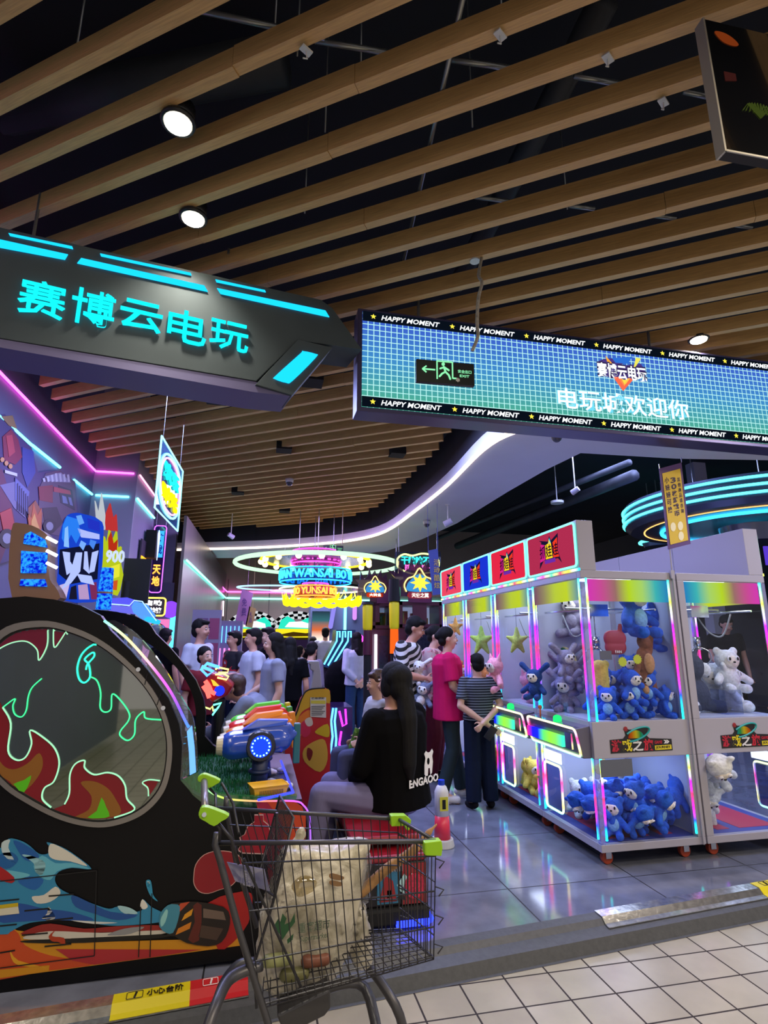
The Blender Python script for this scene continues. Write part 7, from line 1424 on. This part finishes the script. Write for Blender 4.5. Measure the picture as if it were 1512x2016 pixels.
for x, y, Yd, s, lb in ((818, 1322, 5.35, .85, 'upper'), (826, 1372, 5.3, 1.0, 'lower')):
    p = at(x, y, Y=Yd); q = plush('plush_dog', 'white and grey plush dog carried by the woman in the pink jacket, the %s one' % lb, WHP if lb == 'upper' else GRY, PM('white', ''), WHP, 'long', s); q.location = p-V((0, 0, .12)); q.rotation_euler = (0, .2, -.5)
# girl in white shirt and jeans, back turned
L_, z = pl(700, 1246, 8.16)
t = person('girl with long black hair in a white shirt and blue jeans, hands behind her', L_+V((.02, 0, 0)), PI+.25, z, dict(E0=(-.23, .08, 1.12), E1=(.23, .08, 1.12), W0=(.0, .17, .93), W1=(.05, .16, .93), H=(0, -.03, 1.585)), skin=SKL, shirt=WHC, sleeve=1.8, pants=cloth('jeans', '#2c4468'), shoes=SHW, hair='long', vox=.010, hem=.88, loose=1.1, wide=1.15)
L_, z = pl(720, 1262, 9.0); person('person in a black t-shirt half hidden behind the girl in the white shirt', L_, PI-.3, z, dict(), shirt=BLKC, pants=BLKC, shoes=BLKC, hair='short', vox=.014)
o = blob('black_bag', MB().ball((0, 0, 0), (.2, .14, .32)).cap((0, 0, .2), (.1, 0, .35), .05), BLKC, None, .02, 2, loc=at(665, 1345, Y=8.3)); o.location.z -= .0; tag(o, 'big black coat hanging over a seat beside the girl in white', 'coat')
# others in the middle distance
def P(px_, py_, Yd, rz, label, col, **k): 
    L_, z = pl(px_, py_, Yd); k.setdefault('vox', .014); return person(label, L_, math.radians(rz), k.pop('H', z), shirt=col, **k)
P(397, 1220, 6.3, 60, 'young man with short black hair in a white t-shirt at the rear left, facing right', WHC, pants=DP, shoes=SHW, hair='short')
t = P(405, 1274, 5.6, 40, 'woman with tied back black hair and dark red top seen over the far cabinet', cloth('brick', '#6a2028'), pants=DP, shoes=BLKC, hair='bun', skin=SKL)
P(462, 1243, 7.2, -60, 'boy in a black, white and red jersey facing left', blotch('jersey', ['#14141c', '#b02030', '#b8b8c0'], 5), pants=DP, shoes=BLKC, hair='crop')
P(500, 1238, 6.3, -75, 'man in a loose white t-shirt facing left, left of the woman in profile', WHC, pants=DP, shoes=SHW, hair='short', loose=1.15, J=dict(E0=(-.23, -.1, 1.14), W0=(-.2, -.32, 1.15)))
P(540, 1247, 5.35, -80, 'woman with dark hair down her back in a pale grey t-shirt, in left profile', cloth('pale_grey_tee', '#8e93a8'), pants=DP, shoes=BLKC, hair='long', skin=SKL, vox=.011, J=dict(E0=(-.22, -.06, 1.14), W0=(-.2, -.26, 1.02)))
P(572, 1256, 6.2, 170, 'tall person all in black behind the woman in profile', BLKC, pants=BLKC, shoes=BLKC, hair='long')
P(528, 1236, 7.2, -60, 'person with black hair looking left between the man in white and the woman in profile', BLKC, pants=BLKC, shoes=BLKC, hair='short', skin=SKL)
z_ = at(505, 1323, Y=5.15).z
person('person in a light grey hoodie crouching forward with brown hair', V((at(512, 1323, Y=5.15).x, 5.15, 0)), math.radians(-100), 1.7*z_/1.18, dict(P=(0, .12, .55), N=(0, -.12, .95), H=(0, -.24, 1.04), S0=(-.18, -.08, .92), S1=(.18, -.08, .92), E0=(-.22, -.22, .72), E1=(.22, -.22, .72), W0=(-.15, -.42, .68), W1=(.15, -.42, .68), L0=(-.1, .1, .52), L1=(.1, .1, .52), K0=(-.13, -.3, .52), K1=(.13, -.3, .52), A0=(-.12, -.1, .1), A1=(.12, -.1, .1), F0=(-.12, -.25, .04), F1=(.12, -.25, .04)), shirt=cloth('hoodie_grey', '#7c8294'), sleeve=1.9, pants=DP, shoes=SHW, hair='short', haircol=HBR, vox=.012, loose=1.2, hem=.93)
P(607, 1262, 6.7, 150, 'man in a dusky lilac shirt leaning forward over a machine in the middle', cloth('lilac_shirt', '#7a7088'), pants=BLKC, shoes=BLKC, hair='short', J=dict(H=(0, -.14, 1.56), N=(0, -.06, 1.42)), head=(0, .4), build=1.1, sleeve=1.6)
P(641, 1236, 11.6, 175, 'distant man in a white vest facing away near the cartoon screen', WHC, pants=DP, shoes=BLKC, hair='short', sleeve=.2)
P(616, 1254, 11.9, 200, 'distant woman with black hair left of the man in the white vest', BLKC, pants=BLKC, shoes=BLKC, hair='long')
P(574, 1264, 11.2, 10, 'distant young woman in a dark top facing us, hand at her mouth', cloth('plum', '#3a2434'), pants=DP, shoes=BLKC, hair='bun', skin=SKL, J=dict(E1=(.22, -.1, 1.14), W1=(.05, -.17, 1.42)))
P(592, 1272, 10.8, 100, 'distant girl with long black hair beside the young woman with a hand at her mouth', WHC, pants=BLKC, shoes=BLKC, hair='long', skin=SKL)
P(328, 1238, 7.8, 150, 'person whose black hair shows in front of the photo booth', BLKC, pants=BLKC, shoes=BLKC, hair='short')
P(905, 1262, 6.9, 70, 'person in dark clothes behind the woman in magenta', cloth('slate', '#3a4460'), pants=BLKC, shoes=BLKC, hair='long', skin=SKL)
p = at(1425, 1165, Y=5.6)
person('person in black seen through the glass of the front right claw machine', V((at(1420, 1200, Y=7.0).x+.1, 7.1, 0)), math.radians(-20), 1.78, dict(H=(0, -.09, 1.56), E0=(-.24, -.05, 1.12), W0=(-.2, -.25, 1.0)), shirt=BLKC, pants=BLKC, shoes=BLKC, hair='short', head=(0, .45), vox=.012)
# ================================================================= SHOPPING CART
ZT = .75
nr, nf = at(430, 1660, Z=ZT), at(858, 1656, Z=ZT); fr_, ff = at(425, 1591, Z=ZT), at(783, 1612, Z=ZT)   # near rear, near front, far rear, far front
FLR = -.1
CT = thing('shopping_cart', 'grey wire shopping cart with lime green corner caps in the foreground', 'shopping cart', V(((nr.x+nf.x)/2, (nr.y+ff.y)/2, FLR)))
o_ = lambda v: v-CT.location
WR = mat('cart_wire', '#3c3c40', .4, .6); TB = mat('cart_tube', '#4a4a4e', .38, .5); LIME = mat('lime_plastic', '#8ec41a', .4)
# bottom outline of the basket
nbr, nbf = at(515, 1985, Y=nr.y-.06), at(858, 1888, Y=nf.y+.03)
zb_r, zb_f = nbr.z, nbf.z
fbr = fr_.lerp(ff, .12); fbr = V((nbr.x+.02, fr_.y-.06, zb_r)); fbf = V((ff.x+.0, ff.y-.03, zb_f))
nbf = V((nf.x-.005, nf.y+.03, zb_f))
def wire(m, a, b, r=.0022, bend=None): m.cyl(o_(a), o_(b), r, seg=5)
rimm = MB(); rimm.tube([o_(v) for v in (nr, nf)], .0075, 8).tube([o_(v) for v in (fr_, ff)], .0075, 8).tube([o_(v) for v in (nf, ff)], .0065, 8)
rimm.build('basket_rim', TB, CT, smooth=True)
def side_mesh(a0, a1, b0, b1, n, rows, nm):
    m = MB()
    for i in range(n+1):
        u = i/n; wire(m, a0.lerp(a1, u), b0.lerp(b1, u), .0019)
    for v in rows: wire(m, a0.lerp(b0, v), a1.lerp(b1, v), .0027)
    m.build(nm, WR, CT)
n0 = nr.lerp(nf, .02); n1 = nf
# the near side wires lean: their feet sit further back
side_mesh(nr.lerp(nf, .10), nf, nbr, nbf, 20, (.13, .43, .73, .98), 'side_wires')
side_mesh(fr_.lerp(ff, .05), ff, fbr, fbf, 20, (.13, .43, .73, .98), 'side_wires')
side_mesh(nf, ff, nbf, fbf, 11, (.13, .35, .6, .8, .98), 'front_wires')
m = MB()
for i in range(24):
    u = i/23; wire(m, nbr.lerp(nbf, u), fbr.lerp(fbf, u), .0019)
for i in range(10):
    u = i/9; wire(m, nbr.lerp(fbr, u), nbf.lerp(fbf, u), .0021)
m.build('basket_floor', WR, CT)
m = MB()
for k in range(4):
    z = .15+.24*k; q = nf.lerp(nbf, z); q2 = ff.lerp(fbf, z); m.tube([o_(q), o_(q+V((.03, 0, -.012))), o_(q+V((.012, 0, -.03)))], .0026, 5).tube([o_(q2), o_(q2+V((.03, 0, -.012)))], .0026, 5)
m.build('front_bumper_wires', WR, CT)
# rear frame uprights and handle
h0, h1 = at(402, 1537, Z=.88), at(404, 1604, Z=.86)
up1 = [o_(nr+V((-.006, -.01, .035))), o_(nr+V((-.01, -.012, .0))), o_(at(432, 1690, Y=nr.y-.02)), o_(at(470, 1830, Y=nr.y-.04)), o_(at(512, 1965, Y=nr.y-.06)), o_(at(528, 2016, Y=nr.y-.07)), o_(at(536, 2060, Y=nr.y-.08))]
MB().tube(up1, .011, 10).build('rear_upright', TB, CT, smooth=True)
fu = V((0, fr_.y-nr.y+.02, 0)); MB().tube([o_(v+fu) for v in (nr+V((.0, 0, .035)), nr, at(455, 1800, Y=nr.y), at(505, 1960, Y=nr.y-.04))], .010, 10).build('rear_upright', TB, CT, smooth=True)
m = MB().cyl(o_(h0), o_(h1), .012, seg=14); m.build('handle', mat('handle_grey', '#77706a', .35, .5), CT, smooth=True)
def cap_px(pts, Yc_, dz, nm='handle_cap'):
    q = [o_(at(p[0], p[1], Y=Yc_)) for p in pts]; return MB().poly(q, V((0, .03, 0))).build(nm, LIME, CT, bevel=.004)
cap_px(spline([(391, 1600), (397, 1590), (410, 1590), (430, 1597), (451, 1607), (435, 1618), (421, 1627), (405, 1618), (393, 1611)], 2), h1.y-.018, 0); cap_px(spline([(389, 1531), (400, 1524), (412, 1527), (434, 1537), (425, 1545), (410, 1552), (402, 1540), (391, 1540)], 2), h0.y-.01, 0)
MB().cyl(o_(at(402, 1604, Y=h1.y-.02)), o_(at(402, 1604, Y=h1.y-.026)), .007, seg=12).build('bolt', CHROME, CT)
for a, b, yy in (((436, 1541), (470, 1640), h0.y), ((412, 1552), (425, 1592), h0.y), ((422, 1620), (432, 1655), h1.y), ((428, 1618), (470, 1700), h1.y)):
    MB().tube([o_(at(*a, Y=yy)), o_(at((a[0]+b[0])/2+6, (a[1]+b[1])/2-8, Y=yy)), o_(at(*b, Y=(yy+nr.y)/2))], .005, 8).build('handle_stay', WR, CT, smooth=True)
for (pts, yy) in (([(775, 1606), (799, 1606), (810, 1615), (806, 1635), (800, 1634), (797, 1626), (771, 1627), (770, 1607)], ff.y-.015), ([(836, 1659), (870, 1655), (872, 1670), (870, 1686), (837, 1685)], nf.y-.02)):
    MB().poly([o_(at(x, y, Y=yy)) for x, y in pts], V((0, .035, 0))).build('corner_cap', LIME, CT, bevel=.004)
# folding rear gate and child seat
g = lambda x, y, Yd: o_(at(x, y, Y=Yd))
ym = (nr.y+fr_.y)/2
ga, gb, gc, gd = at(551, 1566, Y=fr_.y-.08), at(578, 1610, Y=nr.y+.02), at(541, 1765, Y=nr.y+.03), at(505, 1740, Y=fr_.y-.1)
m = MB().tube([o_(v) for v in (ga, gb, gc, gd)], .0045, 8, closed=True); m.build('seat_gate', TB, CT, smooth=True); m = MB()
for i in range(1, 16): wire(m, ga.lerp(gb, i/16), gd.lerp(gc, i/16), .0019)
for v in (.25, .5, .75): wire(m, ga.lerp(gd, v), gb.lerp(gc, v), .0022)
m.build('seat_gate_wires', WR, CT)
q = [at(452, 1700, Y=nr.y+.05), at(541, 1765, Y=nr.y+.05), at(505, 1712, Y=fr_.y-.05), at(445, 1690, Y=fr_.y-.05)]
q = [at(447, 1698, Y=nr.y+.02), at(463, 1735, Y=nr.y+.0), at(532, 1755, Y=nr.y+.02), at(521, 1712, Y=nr.y+.06)]
pt = MB().poly([o_(v) for v in q], V((0, .006, .0))).build('seat_flap', mat('flap_grey', '#4c4b66', .4), CT)
text('lettering', '儿童座椅', o_(at(474, 1742, Y=nr.y-.0)), (at(496, 1748, Y=nr.y)-at(474, 1742, Y=nr.y)), (at(474, 1712, Y=nr.y)-at(474, 1742, Y=nr.y)), .045, .05, mat('pale_print', '#9a9aa8', .6), CT, depth=.001)
m = MB()
for a, b in (((541, 1765), (500, 1900)), ((500, 1900), (505, 1985)), ((480, 1690), (600, 1960)), ((541, 1765), (545, 1600))): m.tube([o_(at(*a, Y=nr.y-.01)), o_(at(*b, Y=nr.y-.02))], .0045, 8)
m.build('brace_rod', WR, CT)
# chassis and legs with castors
yb_ = (nbr.y+fbr.y)/2
m = MB().poly([o_(at(x, y, Y=nbr.y+.06)) for x, y in ((545, 2000), (650, 1948), (652, 1985), (640, 2000), (560, 2040))], V((0, .22, 0))); m.build('chassis_plate', TB, CT, bevel=.006)
wf = V((.52, 1.93, FLR)); wf2 = V((.50, 2.22, FLR)); wr = V((-.12, 1.80, FLR)); wr2 = V((-.16, 2.42, FLR))
c1 = V((nbr.x+.22, yb_, .26))
def leg(pts, nm='leg'): return MB().tube([o_(v) for v in spline(pts, 5, closed=False)], .017, 10, flat=.75).build(nm, TB, CT, smooth=True)
for side, w_ in ((-.1, at(785, 2010, Y=1.86)), (.1, at(800, 1950, Y=2.2))):
    w_ = V((w_.x, w_.y, FLR+.12)); leg([V((c1.x-.02, yb_+side, .28)), V((c1.x+.12, yb_+side*1.1, .27)), V((w_.x-.04, w_.y, .16)), w_])
    MB().cyl(o_(w_+V((0, 0, -.0))), o_(w_+V((0, 0, -.05))), .014).build('castor_stem', TB, CT); MB().cyl(o_(V((w_.x, w_.y-.014, FLR+.045))), o_(V((w_.x, w_.y+.014, FLR+.045))), .045, seg=24).build('castor_wheel', mat('castor_black', '#1c1c1e', .5), CT, bevel=.004)
for pts in ([at(515, 1900, Y=2.05), at(455, 1925, Y=2.0), at(425, 1980, Y=1.9), at(405, 2040, Y=1.85)], [at(500, 1895, Y=2.3), at(470, 1900, Y=2.3), at(440, 1935, Y=2.3), at(420, 1990, Y=2.3)]):
    leg(pts); w_ = pts[-1]; leg([w_, w_.lerp(V((w_.x-.03, w_.y, FLR+.1)), .5), V((w_.x-.03, w_.y, FLR+.1))]); MB().cyl(o_(V((w_.x-.03, w_.y-.014, FLR+.045))), o_(V((w_.x-.03, w_.y+.014, FLR+.045))), .045, seg=24).build('castor_wheel', mat('castor_black', ''), CT, bevel=.004)
# plastic carrier bag with shopping
BC = at(612, 1800, Y=(nr.y+fr_.y)/2-.03)
BG = bpy.data.materials.new('carrier_film'); BG.use_nodes = True; nt = BG.node_tree; b = nt.nodes['Principled BSDF']; b.inputs['Base Color'].default_value = (*lin('#cfc9b4'), 1); b.inputs['Roughness'].default_value = .28; b.inputs['Alpha'].default_value = .86
n = nt.nodes.new('ShaderNodeTexNoise'); n.inputs['Scale'].default_value = 14; n.inputs['Detail'].default_value = 6; n.inputs['Distortion'].default_value = 1.2; bp = nt.nodes.new('ShaderNodeBump'); bp.inputs['Strength'].default_value = .6; bp.inputs['Distance'].default_value = .02; tc = nt.nodes.new('ShaderNodeTexCoord'); nt.links.new(tc.outputs['Object'], n.inputs[0]); nt.links.new(n.outputs[0], bp.inputs['Height']); nt.links.new(bp.outputs[0], b.inputs['Normal'])
r = nt.nodes.new('ShaderNodeValToRGB'); r.color_ramp.elements[0].position = .35; r.color_ramp.elements[0].color = (*lin('#a8a28c'), 1); r.color_ramp.elements[1].position = .6; r.color_ramp.elements[1].color = (*lin('#d6d0bc'), 1); nt.links.new(n.outputs[0], r.inputs[0]); nt.links.new(r.outputs[0], b.inputs['Base Color'])
t = thing('carrier_bag', 'full white plastic carrier bag with green print lying in the shopping cart', 'carrier bag', BC)
yq = BC.y
def bq(x, y, Yd=None): return at(x, y, Y=Yd or yq)-BC
m = MB(); rings = []
for y, x0, x1, d in ((1932, 520, 655, .05), (1915, 508, 672, .09), (1860, 508, 690, .12), (1790, 515, 702, .12), (1730, 535, 712, .11), (1690, 548, 722, .09), (1665, 556, 728, .06)):
    a, b_ = bq(x0, y), bq(x1, y); rings.append(((a+b_)/2, (b_.x-a.x)/2, d, X, Y))
m.loft(rings, 28); m.cap(bq(572, 1690), bq(585, 1648), .03, .012).cap(bq(580, 1660), bq(590, 1640), .012, .02); m.cap(bq(700, 1790), bq(712, 1880), .03, .04)
bb = blob('bag_body', m, BG, t, .009, 1)
rs = random.Random(5)
from mathutils import noise as mnoise
for v in bb.data.vertices:
    c = v.co; f = mnoise.noise(c*9+V((3, 1, 2)))*.022+abs(mnoise.noise(c*22))*.014; v.co += v.normal*f
FLM = glass('clear_film', '#f0f0f0', .12, .12, opac=.12, ocol='#c8c8c8')
m = MB().ball(bq(690, 1700), (.075, .07, .075), 16, 12).cap(bq(690, 1700), bq(715, 1760), .06, .03); fb = blob('clear_produce_bag', m, FLM, t, .010, 1)
for v in fb.data.vertices: v.co += v.normal*mnoise.noise(v.co*16)*.02
m = MB().ball(bq(600, 1752, yq-.09), (.05, .02, .045), 18, 10); m.build('round_container', glass('container_clear', '#e8e0c8', .2, .05, opac=.15, ocol='#b0a070'), t, smooth=True)
PG = mat('bag_print_green', '#2c5a38', .5); yf = yq-.142
mk_ = MB()
for q in ([(538, 1825), (548, 1808), (552, 1815), (556, 1798), (564, 1808), (560, 1820), (572, 1815), (580, 1797), (581, 1815), (566, 1835), (556, 1850), (550, 1838)], [(565, 1850), (578, 1838), (576, 1850), (566, 1858)]):
    mk_.poly([bq(x, y, yf) for x, y in q], V((0, -.001, 0)))
mk_.build('leaf_logo', PG, t)
text('lettering', '重客超市', bq(587, 1838, yf), bq(650, 1828, yf)-bq(587, 1838, yf), Z, .105, .03, mat('bag_print_grey', '#5a6a58', .5), t, depth=.001, bold=.01)
text('lettering', 'Supermarket', bq(590, 1858, yf), bq(650, 1848, yf)-bq(590, 1858, yf), Z, .095, .022, mat('bag_print_grey', ''), t, depth=.001, shear=.2)
MB().poly([bq(p[0], p[1], yq-.125) for p in spline([(648, 1722), (655, 1719), (675, 1725), (677, 1730), (668, 1733), (650, 1729)], 2)], V((0, -.001, 0))).poly([bq(p[0], p[1], yq-.125) for p in spline([(648, 1735), (655, 1733), (672, 1737), (674, 1743), (664, 1745), (650, 1741)], 2)], V((0, -.001, 0))).build('small_print', mat('bag_print_brown', '#8a6a48', .5), t)
# things in the bottom of the cart
for x, y, c, s, nm, lb in ((545, 1890, '#8c9060', .03, 'wrapped_vegetable', 'pale green wrapped vegetable under the carrier bag'), (622, 1890, '#7a4a38', .03, 'produce_pack', 'reddish produce pack under the carrier bag'), (580, 1918, '#6a6a44', .03, 'produce_pack', 'olive coloured produce pack at the bottom of the carrier bag')):
    m = MB().cap((-s, 0, 0), (s, 0, 0), s*.7); o = blob(nm, m, mat('pk'+c, c, .4, noise=.3, nscale=20), None, .007, 1, loc=at(x, y, Y=yq-.12)); tag(o, lb, 'food')
p0, p1, p2, p3 = at(712, 1755, Y=yq-.02), at(760, 1712, Y=yq-.02), at(820, 1668, Y=yq-.04), at(861, 1622, Y=yq-.05)
o = MB().tube([v-p0 for v in spline([at(690, 1765, Y=yq), p0, p1, at(792, 1690, Y=yq-.03), p2, at(845, 1638, Y=yq-.05), p3], 4, closed=False)], [.020]*6+[.0185]*6+[.0165]*5+[.012]*4+[.007, .005, .005, .004], 12)
rt_ = blob('long_root', o, mat('root_skin', '#a57c4e', .7, noise=.25, nscale=25, bump=.3), None, .005, 1, loc=p0); tag(rt_, 'long brown root vegetable sticking out of the front of the shopping cart', 'root vegetable')
